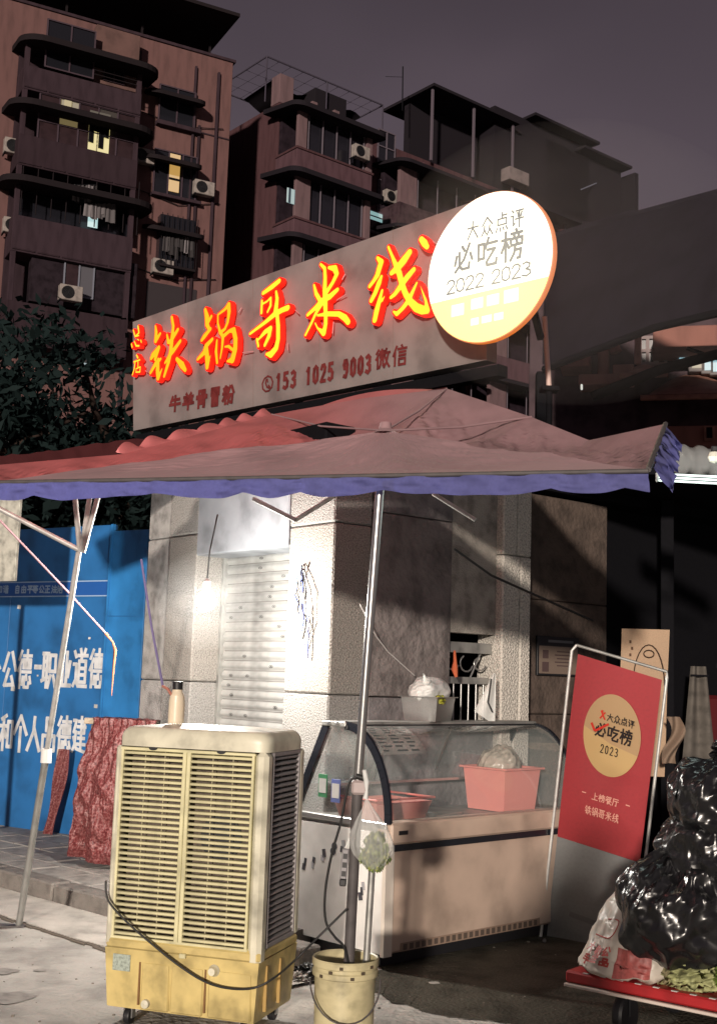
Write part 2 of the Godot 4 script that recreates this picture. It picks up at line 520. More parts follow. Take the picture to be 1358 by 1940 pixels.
func _ready() -> void:
	cam = Camera3D.new()
	cam.name = "camera"
	cam.fov = rad_to_deg(2.0 * atan(970.0 / FOCAL)); cam.near = 0.05; cam.far = 400.0
	cam.position = Vector3(0, 1.56, 0)
	cam.rotation_degrees = Vector3(7.7, 0, 1.9)
	add_child(cam)
	var env := Environment.new()
	env.background_mode = Environment.BG_SKY
	var sm := ProceduralSkyMaterial.new()
	sm.sky_top_color = Color(0.115, 0.092, 0.125); sm.sky_horizon_color = Color(0.46, 0.41, 0.445); sm.sky_curve = 0.35
	sm.ground_bottom_color = Color(0.08, 0.07, 0.07); sm.ground_horizon_color = Color(0.2, 0.16, 0.18)
	sm.sun_angle_max = 0.0
	var glow_map := Image.create(512, 256, false, Image.FORMAT_RGB8)   # faint uneven cloud lit by the city
	var cn := FastNoiseLite.new()
	cn.seed = 31; cn.frequency = 1.3; cn.fractal_octaves = 5
	for y in 256:
		for x in 512:
			var an := TAU * x / 512.0
			var el := PI * (0.5 - y / 256.0)
			var v := clampf(0.5 + 0.9 * cn.get_noise_3d(cos(an) * cos(el) * 2.0, sin(el) * 5.0, sin(an) * cos(el) * 2.0), 0, 1)
			glow_map.set_pixel(x, y, Color(0.2, 0.17, 0.185) * v)
	sm.sky_cover = ImageTexture.create_from_image(glow_map)
	sm.sky_cover_modulate = Color(1, 1, 1, 0.55)
	var sky := Sky.new()
	sky.sky_material = sm
	env.sky = sky
	env.tonemap_mode = Environment.TONE_MAPPER_LINEAR
	env.tonemap_exposure = 1.0
	env.sdfgi_enabled = true; env.ssao_enabled = true; env.ssil_enabled = true
	env.volumetric_fog_enabled = true; env.volumetric_fog_density = 0.0
	var we := WorldEnvironment.new()
	we.name = "environment"; we.environment = env
	add_child(we)
	var sun := DirectionalLight3D.new()   # the low, warm light that comes from across the street behind the camera
	sun.name = "street_light_glow"
	sun.light_energy = 1.22; sun.light_color = Color(1.0, 0.94, 0.88); sun.light_angular_distance = 2.2; sun.shadow_enabled = true
	sun.look_at_from_position(Vector3.ZERO, Vector3(0.195, -0.14, -1.0))
	add_child(sun)
	rng.seed = 11
	noise_a.seed = 4; noise_a.frequency = 1.0; noise_a.noise_type = FastNoiseLite.TYPE_SIMPLEX_SMOOTH; noise_a.fractal_octaves = 3
	noise_b.seed = 8; noise_b.frequency = 1.0; noise_b.noise_type = FastNoiseLite.TYPE_SIMPLEX; noise_b.fractal_type = FastNoiseLite.FRACTAL_RIDGED; noise_b.fractal_octaves = 2
	noise_c.seed = 5; noise_c.frequency = 1.0; noise_c.noise_type = FastNoiseLite.TYPE_CELLULAR; noise_c.cellular_return_type = FastNoiseLite.RETURN_DISTANCE; noise_c.fractal_type = FastNoiseLite.FRACTAL_NONE
	materials()
	ground()
	shop()
	hoarding()
	dark_side()
	tenement()
	block_left()
	block_middle()
	trees()
	shop_sign()
	tent()
	display_case()
	cooler()
	bucket_and_bag()
	banner()
	cart()
	small_things()
	onlooker()

func lamp(called: String, p: Vector3, c: Color, e: float, size: float, parent: Node = self) -> void:
	var l := OmniLight3D.new()
	l.name = called
	l.position = p; l.light_color = c; l.light_energy = e; l.light_size = size; l.omni_range = 30.0; l.omni_attenuation = 2.0; l.shadow_enabled = true
	parent.add_child(l, true)

# ---------------------------------------------------------------- the ground
func ground() -> void:
	var k0 := gnd(0, 1683)
	var k1 := gnd(200, 1739)
	var xf := frame(Vector3(k1.x, 0, k1.z), k1 - k0)   # along the kerb; +z is the street side
	var b := mb()
	b.quad(Vector3(-150, 0, -150), Vector3(150, 0, -150), Vector3(150, 0, 150), Vector3(-150, 0, 150), Vector3.UP)
	struct("street", b, M.concrete, "worn pale concrete street in front of the stall")
	# low cast strip between kerb and street, its outer edge broken
	var g := mb()
	var prev := Vector3.ZERO
	for i in 41:
		var x := -6.0 + i * 0.2
		var w := 0.5 + 0.02 * noise_a.get_noise_1d(i * 1.7) + 0.025 * noise_a.get_noise_1d(i * 5.1)
		var p := xf * Vector3(x, 0.016, w)
		if i:
			var a := xf * Vector3(x - 0.2, 0.016, 0)
			var c := xf * Vector3(x, 0.016, 0)
			g.quad(a, c, p, prev, Vector3.UP)
			g.quad(prev, p, p - Vector3(0, 0.02, 0), prev - Vector3(0, 0.02, 0), xf.basis.z)
		prev = p
	struct("gutter", g, M.gutter, "pale concrete gutter strip with a broken edge along the kerb")
	var dirt := mb()
	for i in 60:
		var x := -5.0 + i * 0.11
		var w := 0.5 + 0.02 + 0.03 * noise_a.get_noise_1d(i * 0.9)
		var h := 0.02 + 0.018 * absf(noise_a.get_noise_1d(i * 3.3 + 50))
		dirt.cbox(xf * Vector3(x, 0.006, w), Vector3(0.13, 0.012, h), 0.004, xf.basis * Basis(Vector3.UP, 0.2 * noise_a.get_noise_1d(i * 7.7)))
	part(self, "dirt", dirt, mat(col(0.13, 0.11, 0.09), 1.0, grain, 6.0))
	tag(get_node("dirt"), "dark dirt gathered along the broken gutter edge", "dirt", "", "stuff")
	# broken edge of the pale concrete: ground shade beyond it painted as a dark sheet
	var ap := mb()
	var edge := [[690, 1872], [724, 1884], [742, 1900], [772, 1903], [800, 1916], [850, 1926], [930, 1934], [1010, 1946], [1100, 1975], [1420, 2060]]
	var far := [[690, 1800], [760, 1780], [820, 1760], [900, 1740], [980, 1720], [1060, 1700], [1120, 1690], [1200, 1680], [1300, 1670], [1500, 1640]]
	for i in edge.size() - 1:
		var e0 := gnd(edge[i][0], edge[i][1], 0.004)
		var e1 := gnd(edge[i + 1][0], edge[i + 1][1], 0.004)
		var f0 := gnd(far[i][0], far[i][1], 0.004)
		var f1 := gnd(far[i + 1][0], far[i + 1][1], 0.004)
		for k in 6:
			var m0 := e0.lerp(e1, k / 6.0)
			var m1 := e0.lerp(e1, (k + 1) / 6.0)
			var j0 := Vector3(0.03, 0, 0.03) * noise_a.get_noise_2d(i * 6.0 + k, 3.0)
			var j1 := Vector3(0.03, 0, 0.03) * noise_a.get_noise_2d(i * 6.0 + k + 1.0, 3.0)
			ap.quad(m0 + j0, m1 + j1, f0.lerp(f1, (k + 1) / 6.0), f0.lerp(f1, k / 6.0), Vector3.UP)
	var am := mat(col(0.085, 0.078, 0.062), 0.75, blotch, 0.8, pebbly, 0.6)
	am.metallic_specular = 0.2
	struct("painted_ground_shade", ap, am, "dark sheet of painted shade on the ground from the display case towards the cart, broken at its edge")
	var grit := mb()
	for k in 500:
		var p := Vector3(-3.4 + 5.4 * rng.randf(), 0.0, -4.2 - 3.6 * rng.randf())
		var s := 0.003 + 0.007 * rng.randf() * rng.randf()
		grit.cbox(p + Vector3(0, s * 0.3, 0), Vector3(s * 2.0, s, s * 1.5), s * 0.3, Basis(Vector3.UP, rng.randf() * 6.0))
	part(self, "grit", grit, mat(col(0.2, 0.18, 0.15), 0.9))
	tag(get_node("grit"), "small stones and grit scattered over the street", "grit", "", "stuff")
	var spots := mb()
	for k in 16:
		var p := Vector3(-2.8 + 4.0 * rng.randf(), 0.0035 + 0.0001 * k, -5.0 - 2.4 * rng.randf())
		var ra := 0.03 + 0.14 * rng.randf() * rng.randf()
		for i in 14:
			var a0 := TAU * i / 14.0
			var a1 := TAU * (i + 1) / 14.0
			spots.tri(p, p + Vector3(cos(a0), 0, sin(a0) * 0.8) * ra * (1.0 + 0.4 * noise_a.get_noise_2d(k * 5.0, sin(a0) + cos(a0) * 2.0)), p + Vector3(cos(a1), 0, sin(a1) * 0.8) * ra * (1.0 + 0.4 * noise_a.get_noise_2d(k * 5.0, sin(a1) + cos(a1) * 2.0)), Vector3.UP)
	part(self, "oil_stain", spots, mat(col(0.36, 0.34, 0.31), 0.7, grime, 3.0))
	tag(get_node("oil_stain"), "dark grease stains spotted over the street", "stain", "", "stuff")
	# the pavement: a bed of mortar, kerb stones and paving tiles
	var pv := mb()
	pv.box(Vector3(-7, 0, -4.2), Vector3(1.4, 0.112, -0.02))
	var bed := MB.new()
	for i in pv.v.size():
		bed.v.append(xf * pv.v[i]); bed.n.append(xf.basis * pv.n[i]); bed.uv.append(pv.uv[i])
	var root := struct("pavement", bed, mat(col(0.1, 0.09, 0.085), 1.0, grain, 4.0), "raised pavement of grey tiles behind a dark kerb")
	var x := -7.0
	while x < 1.3:
		var w := 0.78 + rng.randf() * 0.02
		var s := part(root, "kerb_stone", mb().cbox(Vector3.ZERO, Vector3(w, 0.13, 0.15), 0.012), M.kerb)
		s.transform = Transform3D(xf.basis, xf * Vector3(x + w / 2, 0.06 + rng.randf() * 0.006, -0.06 + rng.randf() * 0.008))
		x += w + 0.012
	var tile := [mb().cbox(Vector3.ZERO, Vector3(0.392, 0.03, 0.292), 0.006).mesh(), mb().cbox(Vector3.ZERO, Vector3(0.392, 0.03, 0.292), 0.01).mesh()]
	for j in 10:
		for i in 17:
			var p := Vector3(-5.4 + i * 0.4 + (0.2 if j % 2 else 0.0), 0.108 + rng.randf() * 0.006, -0.29 - j * 0.3)
			var s := part(root, "paving_tile", tile[rng.randi() % 2], M.paving if rng.randf() < 0.6 else M.paving_b)
			s.transform = Transform3D(xf.basis * Basis(Vector3(1, 0, 0.6).normalized(), (rng.randf() - 0.5) * 0.012), xf * p)

# ---------------------------------------------------------------- the shop behind the stall
var shop_xf: Transform3D
func shop() -> void:
	shop_xf = Transform3D(Basis(Vector3(0.63, 0, 0.777).normalized(), Vector3.UP, Vector3(0.63, 0, 0.777).normalized().cross(Vector3.UP)), Vector3(-0.14, 0, -7.45))
	var r := thing("shop_building", "low stone-fronted shop with a grey roller shutter under the lit roof sign", "shop", shop_xf)
	var us1 := hit(shop_xf, 541, 1180, 2, 0.0).x
	var us0 := hit(shop_xf, 367, 1180, 2, 0.0).x
	var up0 := hit(shop_xf, 268, 1180, 2, 0.0).x
	# shell: roof, wall behind the shutter, far walls
	part(r, "roof", mb().box(Vector3(up0 - 0.1, 2.95, -7), Vector3(-0.06, 3.1, -0.12)), M.dark)
	part(r, "fascia", mb().cbox(Vector3(up0 / 2 - 0.05, 3.02, -0.02), Vector3(-up0 + 0.1, 0.2, 0.24), 0.01), M.dark)
	part(r, "wall", mb().box(Vector3(up0 - 0.1, 0, -0.5), Vector3(-0.1, 2.95, -0.32)), M.stone_grey)
	# stone-clad piers: each slab its own stone
	var rows := [[0.0, 0.46], [0.466, 1.44], [1.446, 2.5], [2.506, 2.92]]
	var mats := [M.stone_light, M.stone_light, M.stone_warm, M.stone_light]
	for k in 4:
		var y0: float = rows[k][0]
		var y1: float = rows[k][1]
		part(r, "stone_slab", mb().cbox(Vector3(us1 / 2, (y0 + y1) / 2, -0.15), Vector3(-us1 - 0.012, y1 - y0, 0.3 + 0.006 * (k % 2)), 0.01), mats[k])
		var um := lerpf(up0, us0, 0.47)
		part(r, "stone_slab", mb().cbox(Vector3((um + us0) / 2, (y0 + y1) / 2 + 0.04, -0.15), Vector3(us0 - um - 0.006, y1 - y0, 0.3), 0.01), M.stone_warm if k == 2 else M.stone_light)
		part(r, "stone_slab", mb().cbox(Vector3((um + up0) / 2, (y0 + y1) / 2 + 0.04, -0.17), Vector3(um - up0 - 0.006, y1 - y0, 0.3), 0.01), mat(col(0.36, 0.35, 0.34), 0.9, blotch, 1.2 + 0.2 * k, pebbly, 0.8))
	part(r, "lintel", mb().cbox(Vector3((us0 + us1) / 2, 2.65, -0.13), Vector3(us1 - us0 - 0.004, 0.54, 0.28), 0.01), mat(col(0.3, 0.32, 0.35), 0.7, grime, 0.8))
	# roller shutter: slats one above the other, with little punched eyes
	var sh := part(r, "roller_shutter", mb().box(Vector3(us0, 0.0, -0.3), Vector3(us1, 2.4, -0.26)), mat(col(0.12, 0.115, 0.11), 0.7))
	var sw := us1 - us0 - 0.01
	var slat := mb().grid(func(a, b): return Vector3((a - 0.5) * sw, -b * 0.0625 - 0.002, 0.016 * sin(PI * clampf(b * 1.08 - 0.04, 0, 1)) + 0.002 + 0.0012 * noise_a.get_noise_2d(a * 3, 1)), 2, 6).mesh()
	var eye := mb().lathe([Vector2(0.0, 0.002), Vector2(0.004, 0.002)], Transform3D(Basis(Vector3.RIGHT, PI / 2) * Basis.from_scale(Vector3(1, 1, 1)), Vector3.ZERO), 8)
	eye = mb()
	for s in [-1.0, 1.0]:
		for i in 6:
			var a0 := PI * i / 6.0
			var a1 := PI * (i + 1) / 6.0
			eye.bar(Vector3(-cos(a0) * 0.02, s * sin(a0) * 0.008, 0), Vector3(-cos(a1) * 0.02, s * sin(a1) * 0.008, 0), 0.003, 0.002, Vector3(0, 0, 1))
	eye.cbox(Vector3.ZERO, Vector3(0.012, 0.005, 0.002))
	var eyem := eye.mesh()
	for k in 35:
		var s := part(sh, "slat", slat, M.shutter)
		s.position = Vector3((us0 + us1) / 2, 2.395 - k * 0.0685, -0.26)
		if k % 1 == 0:
			for e in rng.randi_range(1, 2):
				var q := part(sh, "punched_eye", eyem, M.dark)
				q.position = Vector3((us0 + us1) / 2 + (rng.randf() - 0.5) * sw * 0.85, 2.395 - k * 0.0685 - 0.036, -0.2425)
	for u in [us0 + 0.012, us1 - 0.012]:
		part(r, "guide_rail", mb().box(Vector3(u - 0.014, 0, -0.258), Vector3(u + 0.014, 2.4, -0.215)), M.steel_dull)
	# the return wall to the right: grey render, a barred window, a pale stone pier, a darker far wall
	var w0 := hit(shop_xf, 851, 1290, 0, 0.0).z
	var w1 := hit(shop_xf, 936, 1290, 0, 0.0).z
	var w2 := hit(shop_xf, 1003, 1250, 0, 0.05).z
	var ys := hit(shop_xf, 890, 1385, 0, 0.0).y
	var yt := hit(shop_xf, 890, 1200, 0, 0.0).y
	for k in 3:
		var yy := [[0.0, 1.432], [1.44, 2.6], [2.606, 2.92]]
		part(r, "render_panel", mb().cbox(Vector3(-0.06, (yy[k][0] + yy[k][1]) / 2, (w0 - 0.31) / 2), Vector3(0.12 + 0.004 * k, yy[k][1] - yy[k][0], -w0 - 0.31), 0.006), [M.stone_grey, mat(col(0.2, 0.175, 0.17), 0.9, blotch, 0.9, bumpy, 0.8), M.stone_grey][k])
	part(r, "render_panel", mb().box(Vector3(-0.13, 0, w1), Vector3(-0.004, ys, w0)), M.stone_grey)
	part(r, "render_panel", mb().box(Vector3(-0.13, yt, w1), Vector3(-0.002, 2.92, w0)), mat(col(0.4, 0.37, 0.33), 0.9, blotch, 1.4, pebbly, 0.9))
	part(r, "room_wall", mb().box(Vector3(-1.2, 0, w1 - 0.6), Vector3(-1.1, 2.92, w0 + 0.6)), M.dark)
	var win := part(r, "barred_window", mb().box(Vector3(-0.1, yt - 0.13, w1), Vector3(-0.03, yt - 0.06, w0)), M.steel_dull)
	for yb in [lerpf(ys, yt, 0.48), ys + 0.02]:
		part(win, "rail", mb().box(Vector3(-0.09, yb, w1), Vector3(-0.05, yb + 0.045, w0)), M.steel_dull)
	for i in 6:
		var z := lerpf(w0, w1, (i + 0.5) / 6.0)
		part(win, "bar", mb().tube([Vector3(-0.07, ys, z), Vector3(-0.07, lerpf(ys, yt, 0.5), z)], 0.007, 6), M.steel)
	for i in 3:
		var z := lerpf(w0, w1, (i + 0.6) / 3.2)
		var arc := []
		for k in 9:
			var an := PI * 0.1 + PI * 1.25 * k / 8.0
			arc.append(Vector3(-0.06, yt - 0.2 - 0.055 * sin(an) * (1.0 if i % 2 else 0.8), z - 0.06 * cos(an)))
		part(win, "scroll", mb().tube(arc, 0.006, 6), M.steel)
	part(win, "bar", mb().tube([Vector3(-0.06, lerpf(ys, yt, 0.5), lerpf(w0, w1, 0.55)), Vector3(-0.06, yt - 0.1, lerpf(w0, w1, 0.85))], 0.007, 6), M.steel)
	var rr := [[0.0, 0.5], [0.506, 1.27], [1.276, 2.42], [2.426, 2.92]]
	for k in 4:
		var y0: float = rr[k][0]
		var y1: float = rr[k][1]
		var cut := lerpf(w1, w2, [0.45, 0.42, 0.62, 0.5][k])
		part(r, "stone_slab", mb().cbox(Vector3(-0.06, (y0 + y1) / 2, (w1 + cut) / 2), Vector3(0.24, y1 - y0, w1 - cut - 0.008), 0.01), M.stone_pale)
		part(r, "stone_slab", mb().cbox(Vector3(-0.062, (y0 + y1) / 2, (w2 + cut) / 2), Vector3(0.24, y1 - y0, cut - w2 - 0.008), 0.01), M.stone_pale)
	for k in 3:
		var yy := [[0.0, 1.33], [1.336, 2.15], [2.156, 2.92]]
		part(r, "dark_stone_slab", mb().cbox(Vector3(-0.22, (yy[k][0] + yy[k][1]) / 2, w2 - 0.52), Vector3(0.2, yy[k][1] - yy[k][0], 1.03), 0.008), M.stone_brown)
	part(r, "side_wall", mb().box(Vector3(-0.35, 0, -7), Vector3(-0.33, 2.95, w2 - 1.03)), M.dark)
	# shop notice with a dark heading, on the far wall
	var nx := thing("notice_board", "small dark-headed notice board on the brown wall beside the red banner", "notice board", Transform3D(shop_xf.basis, shop_xf * Vector3(-0.115, 0, 0)))
	var a := hit(nx.transform, 1014, 1204, 0, 0.0)
	var c := hit(nx.transform, 1092, 1282, 0, 0.0)
	var z0 := a.z
	var z1 := c.z
	part(nx, "board", mb().cbox(Vector3(0.01, (a.y + c.y) / 2, (z0 + z1) / 2), Vector3(0.02, a.y - c.y, z0 - z1), 0.002), M.black)
	part(nx, "sheet", mb().cbox(Vector3(0.021, lerpf(a.y, c.y, 0.6), (z0 + z1) / 2), Vector3(0.004, (a.y - c.y) * 0.7, (z0 - z1) * 0.92)), mat(col(0.2, 0.15, 0.12), 0.6, grain, 4))
	var pr := mb()
	for k in 5:
		pr.cbox(Vector3(0.0245, lerpf(a.y, c.y, 0.38 + k * 0.09), lerpf(z0, z1, 0.62)), Vector3(0.001, 0.008, (z0 - z1) * (0.34 + 0.1 * (k % 2))))
	pr.cbox(Vector3(0.0245, lerpf(a.y, c.y, 0.46), lerpf(z0, z1, 0.18)), Vector3(0.001, 0.06, 0.06)); pr.cbox(Vector3(0.0245, lerpf(a.y, c.y, 0.78), lerpf(z0, z1, 0.18)), Vector3(0.001, 0.07, 0.07))
	part(nx, "print", pr, mat(col(0.09, 0.06, 0.06), 0.7))
	part(nx, "heading", mb().cbox(Vector3(0.021, lerpf(a.y, c.y, 0.12), lerpf(z0, z1, 0.55)), Vector3(0.002, 0.018, (z0 - z1) * 0.6)), mat(col(0.16, 0.16, 0.17), 0.6))
	# clutter of wires and a hook strap on the pale corner pier
	var wr := thing("wire_bundle", "tangle of blue and black wires hanging on the pale corner pier", "wires", shop_xf)
	for k in 6:
		var pts := []
		for q in 7:
			var t := q / 6.0
			pts.append(hit(shop_xf, 572 + (k - 2.5) * 5.0 * sin(PI * t * 0.9) + 6.0 * noise_a.get_noise_2d(k * 3.0, t * 3.0), 1070 + t * (85 + k * 14.0), 2, 0.02 + 0.012 * (k % 3) + 0.015 * sin(t * 6.0 + k)))
		part(wr, "wire", mb().tube(pts, 0.0045, 6), [mat(col(0.12, 0.16, 0.4), 0.5), M.cable, mat(col(0.4, 0.45, 0.6), 0.4)][k % 3])
	part(wr, "wire", mb().tube([hit(shop_xf, 582, 1150, 2, 0.03), hit(shop_xf, 584, 1200, 2, 0.03), hit(shop_xf, 582, 1246, 2, 0.03)], 0.006, 6), mat(col(0.14, 0.17, 0.4), 0.5))

# ---------------------------------------------------------------- blue hoarding on the left
func hoarding() -> void:
	var o := hit(Transform3D(), 130, 1582, 1, 0.12)
	var o0 := hit(Transform3D(), -10, 1563, 1, 0.12)
	var xf := frame(Vector3(o.x, 0.12, o.z), o - o0)
	var r := thing("hoarding", "blue site hoarding with white slogan lettering left of the shutter", "hoarding", xf)
	var blue := mat(col(0.022, 0.15, 0.4), 0.45, grime, 0.6)
	var blue2 := mat(col(0.028, 0.21, 0.54), 0.4, grime, 0.8)
	var x1 := hit(xf, 203, 1250, 2, 0.0).x
	var x2 := hit(xf, 268, 1250, 2, 0.03).x
	var top := hit(xf, 100, 1000, 2, 0.0).y
	var x := x1 - 5.0
	var pw := 1.25
	for k in 4:
		part(r, "panel", mb().cbox(Vector3(x1 - pw * (k + 0.5), top / 2, -0.02), Vector3(pw - 0.004, top, 0.04), 0.003), blue)
	part(r, "corner_panel", mb().cbox(Vector3((x1 + x2) / 2, top / 2 - 0.03, 0.005), Vector3(x2 - x1, top - 0.06, 0.05), 0.006), blue2)
	for t in [0.27, 0.7]:
		part(r, "seam", mb().box(Vector3(x1 + 0.01, top * t, 0.03), Vector3(x2 - 0.01, top * t + 0.006, 0.034)), blue)
	part(r, "post", mb().box(Vector3(x1 - 0.012, 0, -0.002), Vector3(x1 + 0.012, top, 0.036)), blue2)
	var bt := hit(xf, 60, 1103, 2, 0).y
	var bb := hit(xf, 60, 1130, 2, 0).y
	part(r, "slogan_band", mb().box(Vector3(x1 - 5.0, bb, 0.0005), Vector3(x1 - 0.02, bt, 0.004)), mat(col(0.012, 0.09, 0.34), 0.5))
	for y in [bt, bb]:
		part(r, "band_line", mb().box(Vector3(x1 - 5.0, y - 0.005, 0.0045), Vector3(x1 - 0.02, y + 0.005, 0.007)), mat(col(0.3, 0.42, 0.6), 0.5))
	var white := mat(col(0.66, 0.68, 0.7), 0.5, grime, 1.6)
	var n := Vector3(0, 0, 1)
	var put := func(s: String, px: float, py0: float, py1: float, pw_: float, wid: float, m: Material, lift: float) -> void:
		var a := hit(xf, px, py0, 2, 0.0)
		var c := hit(xf, px, py1, 2, 0.0)
		var e := hit(xf, px + pw_, py0, 2, 0.0)
		text(r, "letter", s, Vector3(a.x, a.y, 0), Vector3(e.x - a.x, 0, 0), Vector3(0, c.y - a.y, 0), n, 0.0, wid, m, lift)
	put.call("会", -24, 1232, 1308, 29, 0.036, white, 0.003); put.call("公", 9, 1231, 1307, 27, 0.036, white, 0.003); put.call("德", 37, 1230, 1306, 27, 0.03, white, 0.003)
	put.call("职", 83, 1229, 1305, 28, 0.034, white, 0.003); put.call("业", 113, 1229, 1304, 26, 0.036, white, 0.003); put.call("道", 142, 1228, 1304, 27, 0.032, white, 0.003); put.call("德", 172, 1228, 1305, 28, 0.03, white, 0.003)
	part(r, "dash", mb().box(Vector3(hit(xf, 66, 1266, 2, 0).x, hit(xf, 66, 1268, 2, 0).y, 0.001), Vector3(hit(xf, 80, 1266, 2, 0).x, hit(xf, 66, 1259, 2, 0).y, 0.004)), white)
	put.call("德", -26, 1352, 1424, 26, 0.03, white, 0.003); put.call("和", 3, 1352, 1423, 25, 0.034, white, 0.003); put.call("个", 29, 1353, 1424, 26, 0.036, white, 0.003); put.call("人", 55, 1354, 1425, 26, 0.036, white, 0.003)
	put.call("品", 83, 1355, 1426, 26, 0.034, white, 0.003); put.call("德", 111, 1355, 1427, 27, 0.03, white, 0.003); put.call("建", 140, 1356, 1428, 26, 0.03, white, 0.003)
	var small := mat(col(0.3, 0.42, 0.58), 0.5)
	var sx := [[-4, "和"], [8, "谐"], [30, "自"], [42, "由"], [54, "平"], [64, "等"], [76, "公"], [87, "正"], [100, "法"], [111, "治"], [127, "富"]]
	for q in sx:
		put.call(q[1], q[0], 1109, 1124, 10.5, 0.012, small, 0.006)
	# stickers left on the boards
	for q in [[37, 1150, 9], [170, 1209, 5], [182, 1338, 8], [25, 1305, 10], [72, 1280, 4]]:
		var p := hit(xf, q[0], q[1], 2, 0.004)
		part(r, "sticker", mb().cbox(p, Vector3(q[2] / 2300.0 * 11.5, q[2] / 2300.0 * 9.0, 0.002), 0.0, Basis(Vector3(0, 0, 1), 0.15 * sin(q[0]))), M.white_dirty)
	# a pale board standing in front at the far left
	var bx := frame(at(0, 1600, 9.6) * Vector3(1, 0, 1) + Vector3(0, 0.12, 0), o - o0)
	var s := thing("white_board", "pale speckled upright board at the left edge before the blue hoarding", "board", bx)
	var r0 := hit(bx, 36, 1020, 2, 0)
	var r1 := hit(bx, 32, 1101, 2, 0)
	part(s, "panel", mb().cbox(Vector3(r0.x - 0.5, (r1.y + 2.9) / 2, 0), Vector3(1.0, 2.9 - r1.y, 0.03), 0.004), mat(col(0.55, 0.54, 0.47), 0.7, blotch, 2.2))
	part(s, "post", mb().box(Vector3(r0.x - 0.6, 0, -0.05), Vector3(r0.x - 0.55, 2.9, -0.016)), M.steel_dull)

# ---------------------------------------------------------------- the unlit right-hand side
func dark_side() -> void:
	# the shed roof that rises at the upper right
	var c := [at(1035, 452, 16.5), at(1197, 404, 15.0), at(1244, 407, 14.6), at(1500, 328, 12.4), at(1500, 560, 11.4), at(1236, 622, 13.4), at(1030, 700, 15.0)]
	var r := thing("shed_roof", "big dark pitched shed roof at the right, its ridge against the sky", "roof", Transform3D(Basis(), Vector3(c[5].x, 0, c[5].z)))
	var b := mb()
	for k in range(1, 6):
		b.tri(c[0] - r.position, c[k] - r.position, c[k + 1] - r.position, (c[1] - c[0]).cross(c[6] - c[0]).normalized() * -1.0)
		b.tri(c[0] - r.position + Vector3(0, 0.1, -0.15), c[k] - r.position + Vector3(0, 0.1, -0.15), c[k + 1] - r.position + Vector3(0, 0.1, -0.15), Vector3(0, 0.5, -1).normalized())
	part(r, "roofing_felt", b, mat(col(0.022, 0.018, 0.026), 0.85, blotch, 0.5))
	part(r, "eave_beam", mb().tube([c[6] - r.position, c[5] - r.position, c[4] - r.position], 0.045, 6), M.dark)
	for k in 2:
		var q: Vector3 = [c[6], c[4]][k]
		part(r, "post", mb().box(Vector3(q.x - 0.08, 0, q.z - 0.18) - r.position, Vector3(q.x + 0.08, q.y - 0.02, q.z - 0.02) - r.position), M.dark)
	# the open, unlit shop next door
	var dx := frame(Vector3(1.35, 0, -9.7), Vector3(0.97, 0, 0.2))
	var d := thing("open_shopfront", "unlit open shopfront in the shade behind the red banner", "shop", dx)
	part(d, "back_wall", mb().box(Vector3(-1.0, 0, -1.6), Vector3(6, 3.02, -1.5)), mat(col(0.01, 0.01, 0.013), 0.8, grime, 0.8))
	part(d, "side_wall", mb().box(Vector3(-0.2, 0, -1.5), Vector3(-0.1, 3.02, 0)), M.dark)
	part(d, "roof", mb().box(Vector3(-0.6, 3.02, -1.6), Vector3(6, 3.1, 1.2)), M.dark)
	part(d, "column", mb().cbox(Vector3(0.32, 1.51, 0.02), Vector3(0.34, 3.0, 0.24), 0.01), mat(col(0.04, 0.035, 0.035), 0.7, blotch, 1.2))
	part(d, "door_jamb", mb().cbox(Vector3(1.1, 1.51, 0.0), Vector3(0.1, 3.0, 0.14), 0.005), M.dark)
	part(d, "shelf", mb().cbox(Vector3(1.9, 1.75, -1.3), Vector3(1.3, 0.04, 0.3)), M.dark)
	for k in 6:
		part(d, "dark_jar", mb().lathe([Vector2(0, 0), Vector2(0.06, 0), Vector2(0.06, 0.16), Vector2(0.04, 0.2), Vector2(0, 0.2)], Transform3D(Basis(), Vector3(1.4 + k * 0.2, 1.77, -1.28)), 10), M.black_gloss)
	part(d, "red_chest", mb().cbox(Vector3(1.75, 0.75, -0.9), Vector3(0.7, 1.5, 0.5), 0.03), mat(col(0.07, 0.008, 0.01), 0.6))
	# hand-drawn poster on the column: a bottle outline
	var px := frame(at(1222, 1330, 8.3), Vector3(1, 0, 0.12))
	var p := thing("drawn_poster", "tan paper poster with a line drawing hanging above and behind the red banner", "poster", px)
	var w := 89 / 2300.0 * 8.3
	var h := 275 / 2300.0 * 8.3
	part(p, "paper", mb().grid(func(a, bb): return Vector3((a - 0.5) * w - bb * 0.035, (0.5 - bb) * h, 0.012 * sin(bb * 7.0 + a * 2.0)), 4, 10), mat(col(0.42, 0.29, 0.19), 0.8, grain, 3.0))
	var ln := []
	for k in 15:
		var an := PI * k / 14.0
		ln.append(Vector3(0.02 - 0.105 * cos(an), h * 0.12 + 0.27 * sin(an), 0.02))
	part(p, "drawn_line", mb().tube(ln, 0.004, 4), mat(col(0.06, 0.04, 0.03), 0.8))
	var el := []
	for k in 13:
		el.append(Vector3(0.02 + 0.035 * cos(TAU * k / 12.0), h * 0.33 + 0.025 * sin(TAU * k / 12.0), 0.02))
	part(p, "drawn_line", mb().tube(el, 0.004, 4), mat(col(0.06, 0.04, 0.03), 0.8))
	for k in 3:
		part(p, "drawn_line", mb().cbox(Vector3(-0.105 + 0.012 * (k % 2), h * (0.41 - 0.045 * k), 0.02), Vector3(0.014, 0.02, 0.002)), mat(col(0.1, 0.06, 0.04), 0.8))
	# tube lights and a rolled sheet over the shopfront
	var t := thing("tube_light", "row of bright white fluorescent tubes at the right edge under the dark awning", "tube light", Transform3D(Basis(), at(1300, 903, 6.6)))
	var inv := t.position
